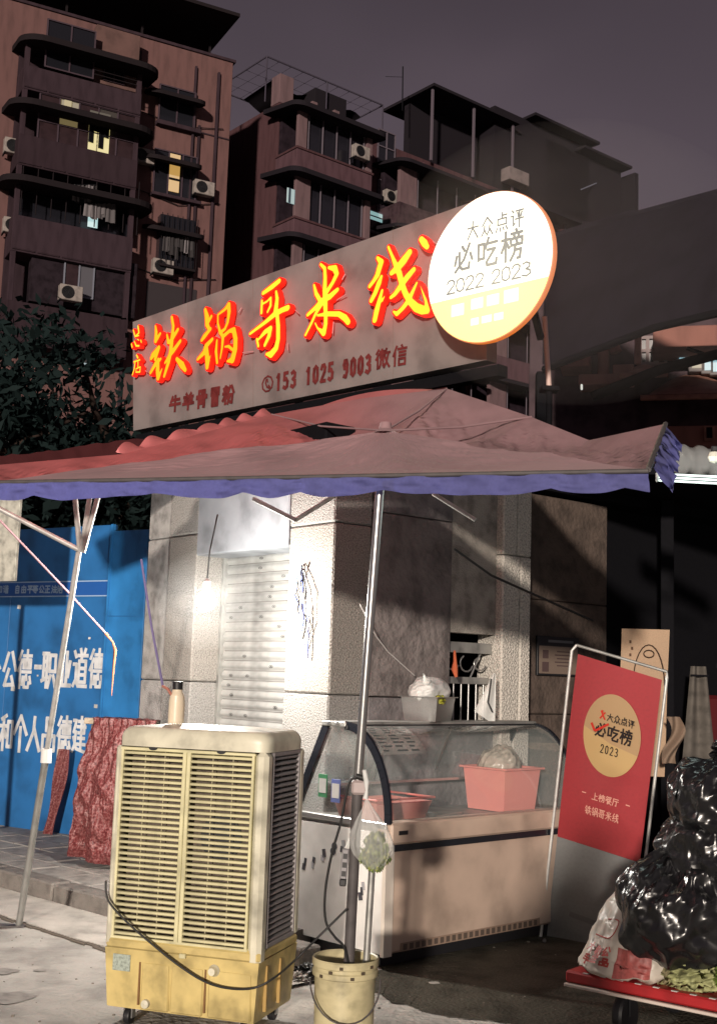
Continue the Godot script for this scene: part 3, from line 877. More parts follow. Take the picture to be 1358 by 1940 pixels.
	for k in 3:
		part(t, "tube", mb().tube([at(1247, 898 + k * 6.0, 6.6) - inv, at(1440, 907 + k * 6.4, 6.4) - inv], 0.0062, 8), glow(Color(0.92, 1.0, 0.97), 1.6))
	part(t, "end_cap", mb().cbox(at(1244, 904, 6.6) - inv, Vector3(0.012, 0.05, 0.03), 0.003), M.white_dirty)
	lamp("tube_glow", at(1330, 945, 6.2) - inv, Color(0.92, 1.0, 0.97), 0.28, 0.3, t)
	var a0 := at(1256, 868, 7.2)
	var rs := thing("rolled_awning", "grey rolled awning sheet above the tube lights at the right", "awning", Transform3D(Basis(), a0))
	var rl := mb()
	rl.grid(func(u, vv): return (at(1250.0, 868.0, 7.2).lerp(at(1470.0, 885.0, 6.7), u) - a0) + Vector3(0, (0.085 + 0.012 * sin(u * 40.0)) * cos(vv * TAU), (0.085 + 0.02 * noise_a.get_noise_2d(u * 6, vv * 3)) * sin(vv * TAU)), 24, 12)
	part(rs, "sheet", rl, mat(col(0.2, 0.2, 0.2), 0.6, grime, 1.0))
	var bl := thing("round_lamp", "small round unlit lamp at the right edge above the tube lights", "lamp", Transform3D(Basis(), at(1352, 866, 6.5)))
	part(bl, "globe", mb().lathe([Vector2(0, -0.035), Vector2(0.025, -0.025), Vector2(0.035, 0), Vector2(0.025, 0.025), Vector2(0, 0.035)], Transform3D(), 14), mat(col(0.6, 0.56, 0.48), 0.4))
	part(bl, "cap", mb().cbox(Vector3(0, 0.045, 0), Vector3(0.03, 0.03, 0.03), 0.005), M.black)

# ---------------------------------------------------------------- buildings behind
func slab(u0: float, u1: float, v: float, th: float, w0: float, p: float, r: float, drop := 0.0) -> MB:
	var o := [Vector2(u0, w0)]
	for k in 7:
		var an := PI / 2 * k / 6.0
		o.append(Vector2(u0 + r - r * cos(an), w0 + p - r + r * sin(an)))
	for k in 7:
		var an := PI / 2 * k / 6.0
		o.append(Vector2(u1 - r + r * sin(an), w0 + p - r + r * cos(an)))
	o.append(Vector2(u1, w0))
	var b := mb()
	var y := func(q: Vector2) -> float: return v - drop * (q.y - w0) / p
	for k in range(1, o.size() - 1):
		for e in [0.0, -th]:
			b.tri(Vector3(o[0].x, y.call(o[0]) + e, o[0].y), Vector3(o[k].x, y.call(o[k]) + e, o[k].y), Vector3(o[k + 1].x, y.call(o[k + 1]) + e, o[k + 1].y), Vector3(0, 1 if e == 0 else -1, 0))
	for k in o.size():
		var q: Vector2 = o[k]
		var q2: Vector2 = o[(k + 1) % o.size()]
		var cc := Vector2((u0 + u1) / 2, w0 + p * 0.3)
		var mid := (q + q2) / 2 - cc
		b.quad(Vector3(q.x, y.call(q), q.y), Vector3(q2.x, y.call(q2), q2.y), Vector3(q2.x, y.call(q2) - th, q2.y), Vector3(q.x, y.call(q) - th, q.y), Vector3(mid.x, 0, mid.y))
	return b

func uv_rect(xf: Transform3D, x0: float, y0: float, x1: float, y1: float, w: float) -> Array:
	var xm := (x0 + x1) / 2
	var ym := (y0 + y1) / 2
	return [hit(xf, x0, ym, 2, w).x, hit(xf, x1, ym, 2, w).x, hit(xf, xm, y1, 2, w).y, hit(xf, xm, y0, 2, w).y]

func window(r: Node3D, px: Array, w: float, cols: int, rows: int, frame_m: Material, pane_m: Material, lit: Dictionary = {}, bar := 0.05) -> Node3D:
	var q := uv_rect(r.transform, px[0], px[1], px[2], px[3], w)
	var b := mb()
	for k in cols + 1:
		var u: float = lerpf(q[0], q[1], float(k) / cols)
		b.box(Vector3(u - bar / 2, q[2], w - 0.04), Vector3(u + bar / 2, q[3], w + 0.03))
	for k in rows + 1:
		var v: float = lerpf(q[2], q[3], float(k) / rows)
		b.box(Vector3(q[0] - bar / 2, v - bar / 2, w - 0.042), Vector3(q[1] + bar / 2, v + bar / 2, w + 0.033))
	var f := part(r, "window", b, frame_m)
	for j in rows:
		for i in cols:
			var m: Material = lit.get(j * cols + i, pane_m)
			part(f, "pane", mb().box(Vector3(lerpf(q[0], q[1], float(i) / cols) + bar / 2, lerpf(q[2], q[3], 1.0 - float(j + 1) / rows) + bar / 2, w - 0.03), Vector3(lerpf(q[0], q[1], float(i + 1) / cols) - bar / 2, lerpf(q[2], q[3], 1.0 - float(j) / rows) - bar / 2, w - 0.02)), m)
	return f

func bx(r: Node, called: String, m: Material, u0: float, u1: float, v0: float, v1: float, w0: float, w1: float) -> MeshInstance3D:
	return part(r, called, mb().cbox(Vector3((u0 + u1) / 2, (v0 + v1) / 2, (w0 + w1) / 2), Vector3(absf(u1 - u0), absf(v1 - v0), absf(w1 - w0)), 0.012), m)

var ac0: Node3D
func air_unit(xf: Transform3D, px: float, py: float, w: float, label: String) -> void:
	var p := hit(xf, px, py, 2, w)
	var t: Node3D
	if ac0 == null:
		ac0 = thing("air_conditioner", label, "air conditioner", Transform3D(), "outdoor air conditioner units on the apartment fronts")
		t = ac0
		part(t, "casing", mb().cbox(Vector3(0, 0.29, 0), Vector3(0.82, 0.56, 0.3), 0.02), mat(col(0.3, 0.26, 0.24), 0.7, grime, 1.0))
		var g := mb()
		for k in 5:
			var ring := []
			for i in 17:
				ring.append(Vector3(-0.12 + 0.045 * (k + 1) * cos(TAU * i / 16.0), 0.29 + 0.045 * (k + 1) * sin(TAU * i / 16.0), 0.16))
			g.tube(ring, 0.008, 4, false)
		part(t, "grille", g, M.dark)
		part(t, "fan", mb().lathe([Vector2(0, 0.152), Vector2(0.22, 0.152)], Transform3D(Basis(Vector3.RIGHT, PI / 2), Vector3(-0.12, 0.29, 0)), 16), M.black)
		part(t, "bracket", mb().box(Vector3(-0.4, -0.05, -0.25), Vector3(-0.36, 0.01, 0.16)).box(Vector3(0.36, -0.05, -0.25), Vector3(0.4, 0.01, 0.16)), M.dark)
	else:
		t = ac0.duplicate()
		t.name = numbered("air_conditioner")
		add_child(t)
		tag(t, label, "air conditioner", "outdoor air conditioner units on the apartment fronts")
	t.transform = Transform3D(xf.basis, xf * (p - Vector3(0, 0.28, 0)))

func laundry(r: Node3D, x0: float, x1: float, y: float, w: float, cnt: int, hmin: float, hmax: float) -> void:
	var a := hit(r.transform, x0, y, 2, w)
	var c := hit(r.transform, x1, y, 2, w)
	var rail := part(r, "drying_rail", mb().tube([a, c], 0.02, 5), M.dark)
	for k in cnt:
		var t := (k + 0.5 + (rng.randf() - 0.5) * 0.6) / cnt
		var p := a.lerp(c, t)
		var h := lerpf(hmin, hmax, rng.randf())
		var wd := 0.1 + rng.randf() * 0.22
		var tone := 0.03 + 0.22 * rng.randf() * rng.randf()
		part(rail, "garment", mb().grid(func(i, j): return p + Vector3((i - 0.5) * wd * (1.0 + 0.2 * j), -0.02 - j * h, 0.03 * sin(i * 9.0 + k)), 5, 3), mat(col(tone, tone * 0.9, tone * 0.95), 0.9))

func block_left() -> void:
	var xf := frame(Vector3(-13.2, 0, -42), Vector3(0.883, 0, -0.469))
	var r := thing("apartment_block", "salmon-pink apartment block at the upper left with stacked rounded balconies", "building", xf)
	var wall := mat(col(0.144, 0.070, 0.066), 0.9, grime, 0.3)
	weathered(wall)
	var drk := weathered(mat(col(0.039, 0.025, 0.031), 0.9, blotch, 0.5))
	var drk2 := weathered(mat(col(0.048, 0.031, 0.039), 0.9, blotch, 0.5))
	var eave := mat(col(0.018, 0.014, 0.016), 0.9, grain, 1.0)
	var pane := mat(col(0.012, 0.012, 0.016), 0.15)
	var fr := mat(col(0.063, 0.044, 0.056), 0.7)
	var frw := mat(col(0.156, 0.162, 0.202), 0.7)
	var ur := hit(xf, 433, 300, 2, 0).x
	var top := hit(xf, 433, 117, 2, 0).y
	bx(r, "wall", wall, -4, ur, 0, top, -10, 0)
	bx(r, "parapet_cap", drk2, -4, ur + 0.1, top, top + 0.12, -0.3, 0.08)
	# the roof shelter with its thin posts
	var c := [Vector3.ZERO, hit(xf, 455, 32, 2, 1.3)]
	var rv: float = c[1].y
	var rf := part(r, "roof", mb().box(Vector3(-4, rv, hit(xf, 395, 104, 1, rv).z), Vector3(c[1].x, rv + 0.14, 1.3)), eave)
	for q in [0.2, 0.6, 0.98]:
		part(rf, "post", mb().box(Vector3(lerpf(0.5, c[1].x - 0.25, q) - 0.04, top, -0.9), Vector3(lerpf(0.5, c[1].x - 0.25, q) + 0.04, rv, -0.82)), eave)
	bx(r, "stair_head", eave, -2, ur - 1.4, top, rv, -6, -2.5)
	# four balcony storeys
	var b0 := hit(xf, 34, 300, 2, 1.2).x
	var b1 := hit(xf, 262, 300, 2, 1.2).x
	var eaves := [[42, 312, 92], [22, 302, 210], [8, 300, 352]]
	for k in 3:
		var q: Array = eaves[k]
		var u0 := hit(xf, q[0], q[2], 2, 1.8).x
		var u1 := hit(xf, q[1], q[2], 2, 1.8).x
		var v := hit(xf, (q[0] + q[1]) / 2.0, q[2], 2, 1.6).y
		part(r, "balcony_eave", slab(u0, u1, v + 0.1, 0.22, 0.0, 2.0, 0.9, 0.28), eave)
	var pl := [[140, 185, drk2], [270, 328, drk], [422, 490, drk2], [582, 660, drk]]
	for k in 4:
		var v1 := hit(xf, 150, pl[k][0] + 8, 2, 1.2).y
		var v0 := hit(xf, 150, pl[k][1] + 8, 2, 1.2).y
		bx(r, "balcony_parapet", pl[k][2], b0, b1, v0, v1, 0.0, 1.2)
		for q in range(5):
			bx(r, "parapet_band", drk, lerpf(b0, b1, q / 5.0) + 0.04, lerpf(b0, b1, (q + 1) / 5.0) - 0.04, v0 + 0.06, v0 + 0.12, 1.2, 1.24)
	# corner posts carry the storeys above
	for u in [b0 + 0.1, b1 - 0.1]:
		bx(r, "balcony_post", drk2, u - 0.09, u + 0.09, hit(xf, 150, 600, 2, 1.2).y, hit(xf, 150, 90, 2, 1.2).y, 1.0, 1.18)
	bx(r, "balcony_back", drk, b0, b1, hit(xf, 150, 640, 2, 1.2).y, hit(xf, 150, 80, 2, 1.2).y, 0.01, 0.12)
	# top storey: dark glazing at the left, bare wall with a small window at the right
	window(r, [88, 48, 180, 138], 1.12, 2, 1, fr, pane)
	var q4 := uv_rect(xf, 180, 75, 264, 160, 0.7)
	bx(r, "wall", mat(col(0.133, 0.070, 0.062), 0.9, grime, 0.35), q4[0], q4[1], q4[2] - 0.3, q4[3] + 0.4, 0.3, 0.7)
	window(r, [198, 104, 237, 156], 0.74, 2, 1, fr, pane)
	var hr := uv_rect(xf, 178, 128, 264, 160, 1.15)
	part(r, "hand_rail", mb().tube([Vector3(hr[0], hr[2] + 0.35, 1.15), Vector3(hr[1], hr[2] + 0.35, 1.15)], 0.025, 5).tube([Vector3(hr[0], hr[2] + 0.18, 1.15), Vector3(hr[1], hr[2] + 0.18, 1.15)], 0.02, 5), eave)
	# second storey: timber-brown glazing, two lit panes
	var warm := glow(Color(1.0, 0.93, 0.62), 0.62)
	var dim := glow(Color(0.85, 0.75, 0.5), 0.2)
	var brown := mat(col(0.035, 0.019, 0.022), 0.3, grime, 0.6)
	window(r, [72, 198, 258, 300], 1.13, 5, 2, fr, brown, {1: dim, 3: mat(col(0.048, 0.041, 0.037), 0.5)})
	var lt := uv_rect(xf, 168, 234, 208, 296, 1.18)
	var lw := bx(r, "lit_window", warm, lt[0], lt[1], lt[2], lt[3], 1.145, 1.16)
	part(lw, "pane", mb().box(Vector3(lt[0], lt[3], 1.145), Vector3(lt[1], lt[3] + 0.45, 1.16)), mat(col(0.118, 0.112, 0.098), 0.6))
	for k in 4:
		var u := lerpf(lt[0], lt[1], 0.12 + 0.24 * k)
		part(lw, "hanging_clothing", mb().grid(func(i, j): return Vector3(u + (i - 0.5) * 0.2, lt[3] - j * [0.8, 0.35, 0.95, 0.5][k], 1.19 + 0.02 * sin(i * 6.0)), 4, 3), M.dark)
	var l3 := uv_rect(xf, 122, 190, 136, 216, 1.17)
	bx(r, "lit_window", glow(Color(0.95, 0.85, 0.55), 0.33), l3[0], l3[1], l3[2], l3[3], 1.165, 1.17)
	# third storey: open and black, hung with washing
	var q5 := uv_rect(xf, 40, 345, 262, 425, 1.1)
	bx(r, "dark_glazing", pane, q5[0], q5[1], q5[2], q5[3] + 0.6, 0.4, 0.5)
	for k in 9:
		bx(r, "window_bar", eave, lerpf(q5[0], q5[1], k / 8.0) - 0.02, lerpf(q5[0], q5[1], k / 8.0) + 0.02, q5[2], q5[3] + 0.5, 1.12, 1.16)
	laundry(r, 140, 182, 350, 1.25, 6, 0.5, 0.9)
	laundry(r, 165, 215, 385, 1.3, 7, 0.4, 0.9)
	var l4 := uv_rect(xf, 167, 405, 186, 431, 1.0)
	bx(r, "lit_window", glow(Color(0.85, 1.0, 1.0), 0.65), l4[0], l4[1], l4[2], l4[3], 0.98, 1.0)
	# fourth storey: a pale framed window
	var q6 := uv_rect(xf, 60, 478, 262, 585, 1.1)
	bx(r, "wall", mat(col(0.028, 0.020, 0.026), 0.9, blotch, 0.6), q6[0], q6[1], q6[2], q6[3], 0.5, 0.95)
	window(r, [122, 492, 178, 562], 1.0, 2, 1, frw, brown, {1: mat(col(0.079, 0.076, 0.091), 0.7)})
	# the flat right-hand part
	for q in [[288, 395, 168, 128], [284, 388, 292, 262], [284, 392, 425, 398]]:
		var u0 := hit(xf, q[0], q[2], 2, 0.9).x
		var u1 := hit(xf, q[1], q[2], 2, 0.9).x
		part(r, "window_hood", slab(u0, u1, hit(xf, 340, q[2], 2, 0.9).y + 0.05, 0.16, 0.0, 1.0, 0.4, 0.3), eave)
	window(r, [302, 168, 370, 238], 0.12, 2, 1, fr, pane)
	window(r, [292, 290, 372, 374], 0.12, 3, 1, fr, pane)
	var l5 := uv_rect(xf, 321, 292, 341, 364, 0.14)
	var lm := bx(r, "lit_window", glow(Color(1.0, 0.78, 0.42), 0.5), l5[0], l5[1], l5[2], l5[3], 0.13, 0.15)
	for y in [0.28, 0.7]:
		part(lm, "curtain_rail", mb().box(Vector3(l5[0], lerpf(l5[3], l5[2], y), 0.152), Vector3(l5[1], lerpf(l5[3], l5[2], y) + 0.09, 0.17)), M.dark)
	var g := uv_rect(xf, 306, 408, 374, 505, 0.6)
	bx(r, "window_cage", pane, g[0], g[1], g[2], g[3], 0.0, 0.4)
	for k in 8:
		bx(r, "window_bar", eave, lerpf(g[0], g[1], k / 7.0) - 0.015, lerpf(g[0], g[1], k / 7.0) + 0.015, g[2], g[3], 0.58, 0.61)
	bx(r, "cage_floor", eave, g[0], g[1], g[2] - 0.1, g[2], 0.0, 0.62)
	laundry(r, 312, 370, 448, 0.64, 9, 0.4, 1.0)
	var g2 := uv_rect(xf, 276, 540, 372, 640, 0.05)
	bx(r, "dark_glazing", mat(col(0.029, 0.022, 0.025), 0.5), g2[0], g2[1], g2[2], g2[3], 0.0, 0.03)
	for q in [[300, 238, 372, 246], [290, 374, 372, 380]]:
		var s := uv_rect(xf, q[0], q[1], q[2], q[3], 0.1)
		bx(r, "window_sill", drk2, s[0] - 0.1, s[1] + 0.15, s[2], s[3], 0.0, 0.3)
	for q in [[0.35, 0.05], [-0.6, 0.04], [-2.9, 0.05]]:
		bx(r, "drain_pipe", drk2, ur - 1.0 + q[0], ur - 1.0 + q[0] + q[1] * 2, 2, top - 0.6, 0.0, 0.12)
	for k in 5:
		var va := top - 3.0 - k * 3.1
		part(r, "cable", mb().tube([Vector3(b1 + 0.1, va, 0.06), Vector3((b1 + ur) / 2, va - 0.25 - 0.1 * (k % 2), 0.08), Vector3(ur - 0.3, va + 0.1, 0.06)], 0.02, 5), eave)
	bx(r, "pipe", drk, ur - 1.35, ur - 1.25, 6, top - 3, 0.0, 0.1)
	bx(r, "string_course", drk2, hit(xf, 378, 255, 2, 0).x, ur, hit(xf, 400, 258, 2, 0).y, hit(xf, 400, 258, 2, 0).y + 0.06, 0.0, 0.05)
	air_unit(xf, 272, 297, 0.35, "dusty air conditioner between the lit balcony and the lit narrow window")
	air_unit(xf, 386, 358, 0.35, "air conditioner on a bracket right of the narrow yellow-lit window")
	air_unit(xf, 308, 507, 0.35, "air conditioner under the caged window hung with washing")
	air_unit(xf, 134, 557, 1.45, "pale air conditioner below the white-framed window of the left block")
	air_unit(xf, 28, 430, 0.4, "air conditioner at the far left beside the dark balcony storey")
	air_unit(xf, 30, 280, 0.4, "air conditioner at the left edge beside the yellow-lit balcony")

func block_middle() -> void:
	var dirx := Vector3(0.775, 0, -0.632)
	var o := at(507, 700, 50)
	var xf := frame(Vector3(o.x, 0, o.z), dirx)
	var r := thing("apartment_block", "long dark stepped apartment block in the middle with rooftop sheds", "building", xf)
	var wall := weathered(mat(col(0.087, 0.044, 0.049), 0.9, grime, 0.3))
	var par := weathered(mat(col(0.103, 0.057, 0.068), 0.9, blotch, 0.5))
	var pale := weathered(mat(col(0.153, 0.092, 0.100), 0.9, grime, 0.4))
	var eave := mat(col(0.018, 0.015, 0.019), 0.9, grain, 1.0)
	var pane := mat(col(0.014, 0.013, 0.018), 0.2)
	var back := mat(col(0.028, 0.019, 0.026), 0.9, blotch, 0.5)
	var fr := mat(col(0.103, 0.082, 0.103), 0.7)
	var top := hit(xf, 507, 150, 2, 0).y
	var uend := hit(xf, 1190, 500, 2, 0).x
	bx(r, "wall", wall, 0, uend, 0, top - 0.8, -12, 0)
	bx(r, "wall", pale, -0.02, 0.7, top - 0.8, top + 0.5, -0.6, 0.02)
	bx(r, "side_eave", eave, -0.9, 0.0, top - 0.9, top - 0.75, -11, -6)
	# shed at the far left end of the roof
	part(r, "roof_shed", slab(-2.0, 0.4, top + 1.0, 1.9, -10.5, 2.6, 0.5, 0.3), eave)
	# first bay
	var W := 1.5
	var u1 := hit(xf, 705, 320, 2, W).x
	var rows := [[283, 345, 203, 3], [418, 470, 330, 2], [545, 640, 456, 2]]
	for k in 3:
		var q: Array = rows[k]
		var v1 := hit(xf, 560, q[0] - 4, 2, W).y
		var v0 := hit(xf, 560, q[1] - 24, 2, W).y
		bx(r, "balcony_parapet", par, -0.05, u1, v0, v1, 0.0, W)
		bx(r, "parapet_band", wall, -0.1, u1 + 0.05, v1, v1 + 0.1, 0.0, W + 0.06)
		var ev := hit(xf, 560, q[2] - 26, 2, W + 0.5).y
		part(r, "balcony_eave", slab(-0.6, u1 + 0.4, ev + 0.1, 0.2, -0.3, W + 1.0, 0.5, 0.35), eave)
		bx(r, "balcony_post", pale, 0.0, 0.45 + 0.3 * (k % 2), v1, ev, W - 0.2, W - 0.02)
		bx(r, "balcony_post", pale, u1 - 0.3, u1, v1, ev, W - 0.2, W - 0.02)
		bx(r, "balcony_back", back, 0.05, u1, v1, ev, 0.02, 0.2)
		for i in 5:
			bx(r, "window_bar", fr, lerpf(0.6, u1 - 0.4, i / 4.0) - 0.03, lerpf(0.6, u1 - 0.4, i / 4.0) + 0.03, v1, ev, W - 0.16, W - 0.1)
		bx(r, "dark_glazing", pane, 0.45, u1 - 0.3, v1, ev, W - 0.3, W - 0.22)
	var cw := glow(Color(0.8, 0.95, 0.95), 0.38)
	var lt := uv_rect(xf, 546, 361, 590, 389, W)
	var lw := bx(r, "lit_window", cw, lt[0], lt[1], lt[2], lt[3], W - 0.12, W - 0.08)
	for k in 4:
		part(lw, "window_bar", mb().box(Vector3(lerpf(lt[0], lt[1], 0.06 + k * 0.26), lt[2], W - 0.078), Vector3(lerpf(lt[0], lt[1], 0.06 + k * 0.26) + [0.1, 0.22, 0.3, 0.12][k], lt[3], W - 0.06)), mat(col(0.051, 0.070, 0.096), 0.7))
	# recess with glazing, then the following bays, each lower in the picture than it is tall
	for k in 3:
		var yy: float = [250.0, 345.0, 440.0][k]
		window(r, [716, yy, 748, yy + 62], 0.08, 2, 2, fr, pane)
	var l2 := uv_rect(xf, 694, 405, 749, 440, 0.3)
	var lf := bx(r, "window", fr, l2[0] - 0.08, l2[1] + 0.08, l2[2] - 0.08, l2[3] + 0.08, 0.1, 0.26)
	part(lf, "pane", mb().box(Vector3(l2[0], lerpf(l2[2], l2[3], 0.55), 0.262), Vector3(l2[1], l2[3], 0.27)), glow(Color(0.75, 0.95, 0.95), 0.42))
	part(lf, "pane", mb().box(Vector3(l2[0], l2[2], 0.262), Vector3(l2[1], lerpf(l2[2], l2[3], 0.53), 0.27)), pane)
	part(lf, "window_bar", mb().box(Vector3(l2[0], lerpf(l2[2], l2[3], 0.72), 0.272), Vector3(l2[1], lerpf(l2[2], l2[3], 0.78), 0.29)), fr)
	var bays := [[758, 905, 1.4], [935, 1075, 1.3], [1100, 1180, 1.0]]
	for n in 3:
		var q: Array = bays[n]
		var a := hit(xf, q[0], 330, 2, q[2]).x
		var c := hit(xf, q[1], 330, 2, q[2]).x
		for k in 4:
			var v := top - 2.1 - 3.0 * k + 0.3 * n
			bx(r, "balcony_parapet", par if (n + k) % 2 else mat(col(0.072, 0.044, 0.052), 0.9, blotch, 0.6), a, c, v - 2.9, v - 1.9, 0.0, q[2])
			part(r, "balcony_eave", slab(a - 0.5, c + 0.5, v + 0.15, 0.16, 0.0, q[2] + 0.8, 0.5, 0.35), eave)
			bx(r, "balcony_back", back, a, c, v - 1.9, v, 0.02, 0.3)
			bx(r, "balcony_post", pale, a + 0.05, lerpf(a, c, 0.22), v - 1.9, v, q[2] - 0.25, q[2] - 0.05)
			for i in 4:
				bx(r, "window_bar", fr, lerpf(lerpf(a, c, 0.25), c, i / 3.0) - 0.04, lerpf(lerpf(a, c, 0.25), c, i / 3.0), v - 1.9, v, q[2] - 0.16, q[2] - 0.1)
	# rooftop: wire pergola, two chimney stubs, sheds
	var cg := mb()
	var f0 := hit(xf, 506, 107, 2, -0.4)
	var f1 := hit(xf, 727, 146, 2, -0.4)
	var hgt: float = f0.y
	f1.y = hgt
	var bk := Vector3(0, 0, -4.0)
	for sgm in [[f0, f1], [f0 + bk, f1 + bk], [f0, f0 + bk], [f1, f1 + bk]]:
		cg.tube(sgm, 0.04, 5)
	for p in [f0, f1, f0 + bk, f1 + bk, f0.lerp(f1, 0.5), f0.lerp(f1, 0.5) + bk]:
		cg.tube([p, Vector3(p.x, top - 0.8, p.z)], 0.035, 5)
	for k in 9:
		cg.tube([f0.lerp(f1, (k + 1) / 10.0), f0.lerp(f1, (k + 1) / 10.0) + bk], 0.012, 4)
	for k in 4:
		cg.tube([f0 + bk * (k + 1) / 5.0, f1 + bk * (k + 1) / 5.0], 0.012, 4)
	part(r, "roof_pergola", cg, mat(col(0.062, 0.053, 0.073), 0.7))
	var sag := mb().grid(func(i, j): return (f0 + bk * 0.2).lerp(f1 + bk * 0.2, 0.15 + 0.75 * i) + bk * 0.6 * j + Vector3(0, -0.35 - 0.35 * sin(i * 7.0) * sin(i * 7.0) - 0.1 * j, 0), 16, 4)
	part(r, "sagging_net", sag, eave)
	bx(r, "roof_hut", eave, hit(xf, 600, 170, 2, -0.5).x, hit(xf, 660, 170, 2, -0.5).x, top - 0.8, top + 0.9, -3, -0.6)
	for q in [598, 640]:
		bx(r, "chimney", pale, hit(xf, q - 5, 170, 2, 0.1).x, hit(xf, q + 5, 170, 2, 0.1).x, top - 0.8, top - 0.2, -0.3, 0.1)
	part(r, "aerial", mb().tube([hit(xf, 762, 210, 2, 0), hit(xf, 763, 126, 2, 0)], 0.03, 5), M.dark)
	part(r, "aerial", mb().tube([hit(xf, 730, 145, 2, 0), hit(xf, 763, 146, 2, 0)], 0.012, 4), M.dark)
	for q in [[822, 158, 985, 239, 735, 216], [1014, 221, 1136, 270, 962, 244], [1108, 282, 1197, 317, 1060, 300]]:
		var nc := hit(xf, q[0], q[1], 2, 0.6)
		var fc := hit(xf, q[2], q[3], 2, 0.6)
		var v: float = (nc.y + fc.y) / 2
		var zb: float = maxf(hit(xf, q[4], q[5], 1, v).z, -9.0)
		var sr := part(r, "shed_roof", mb().box(Vector3(nc.x, v, zb), Vector3(fc.x, v + 0.14, 0.6)), eave)
		part(sr, "back_wall", mb().box(Vector3(nc.x + 0.3 - (2.5 if q[0] > 900 else 0.0), top - 0.9, -1.8), Vector3(fc.x - 0.1, v - 0.001, -0.1 if q[0] > 900 else -1.4)), eave)
		for k in (3 if q[0] < 900 else 0):
			part(sr, "post", mb().box(Vector3(lerpf(nc.x + 0.2, fc.x - 0.2, k / 2.0) - 0.05, top - 0.9, 0.25), Vector3(lerpf(nc.x + 0.2, fc.x - 0.2, k / 2.0) + 0.05, v, 0.35)), fr)
	var e0 := hit(xf, 1100, 330, 2, 0.2).x
	var ev := hit(xf, 1195, 330, 2, 0.2).y
	bx(r, "side_sheet", eave, uend - 0.1, uend + 0.2, ev - 2.4, ev, -3, 0.5)
	part(r, "gutter_edge", mb().bar(hit(xf, 1100, 359, 2, 0.6), hit(xf, 1162, 333, 2, -1.0), 0.05, 0.05), mat(col(0.203, 0.221, 0.302), 0.6))
	bx(r, "wall", mat(col(0.3, 0.15, 0.12), 0.9, grime, 0.4), e0 + 1.0, uend, top - 4.5, top - 0.9, 0.02, 0.12)
	bx(r, "wall", mat(col(0.203, 0.163, 0.159), 0.9, grime, 0.4), hit(xf, 965, 340, 2, 0.9).x, hit(xf, 1002, 330, 2, 0.9).x, hit(xf, 985, 346, 2, 0.9).y, hit(xf, 985, 322, 2, 0.9).y, 0.3, 0.9)
	for k in 4:
		bx(r, "drain_pipe", par, u1 + 0.5 + k * 3.7, u1 + 0.6 + k * 3.7, 0, top - 1, 0.0, 0.12)
	air_unit(xf, 741, 375, 0.5, "air conditioner on the recessed wall right of the middle balconies")
	air_unit(xf, 760, 378, 0.5, "second air conditioner beside the recess, nearer the round lit sign")
	air_unit(xf, 683, 290, 1.75, "air conditioner on the top balcony of the middle block")

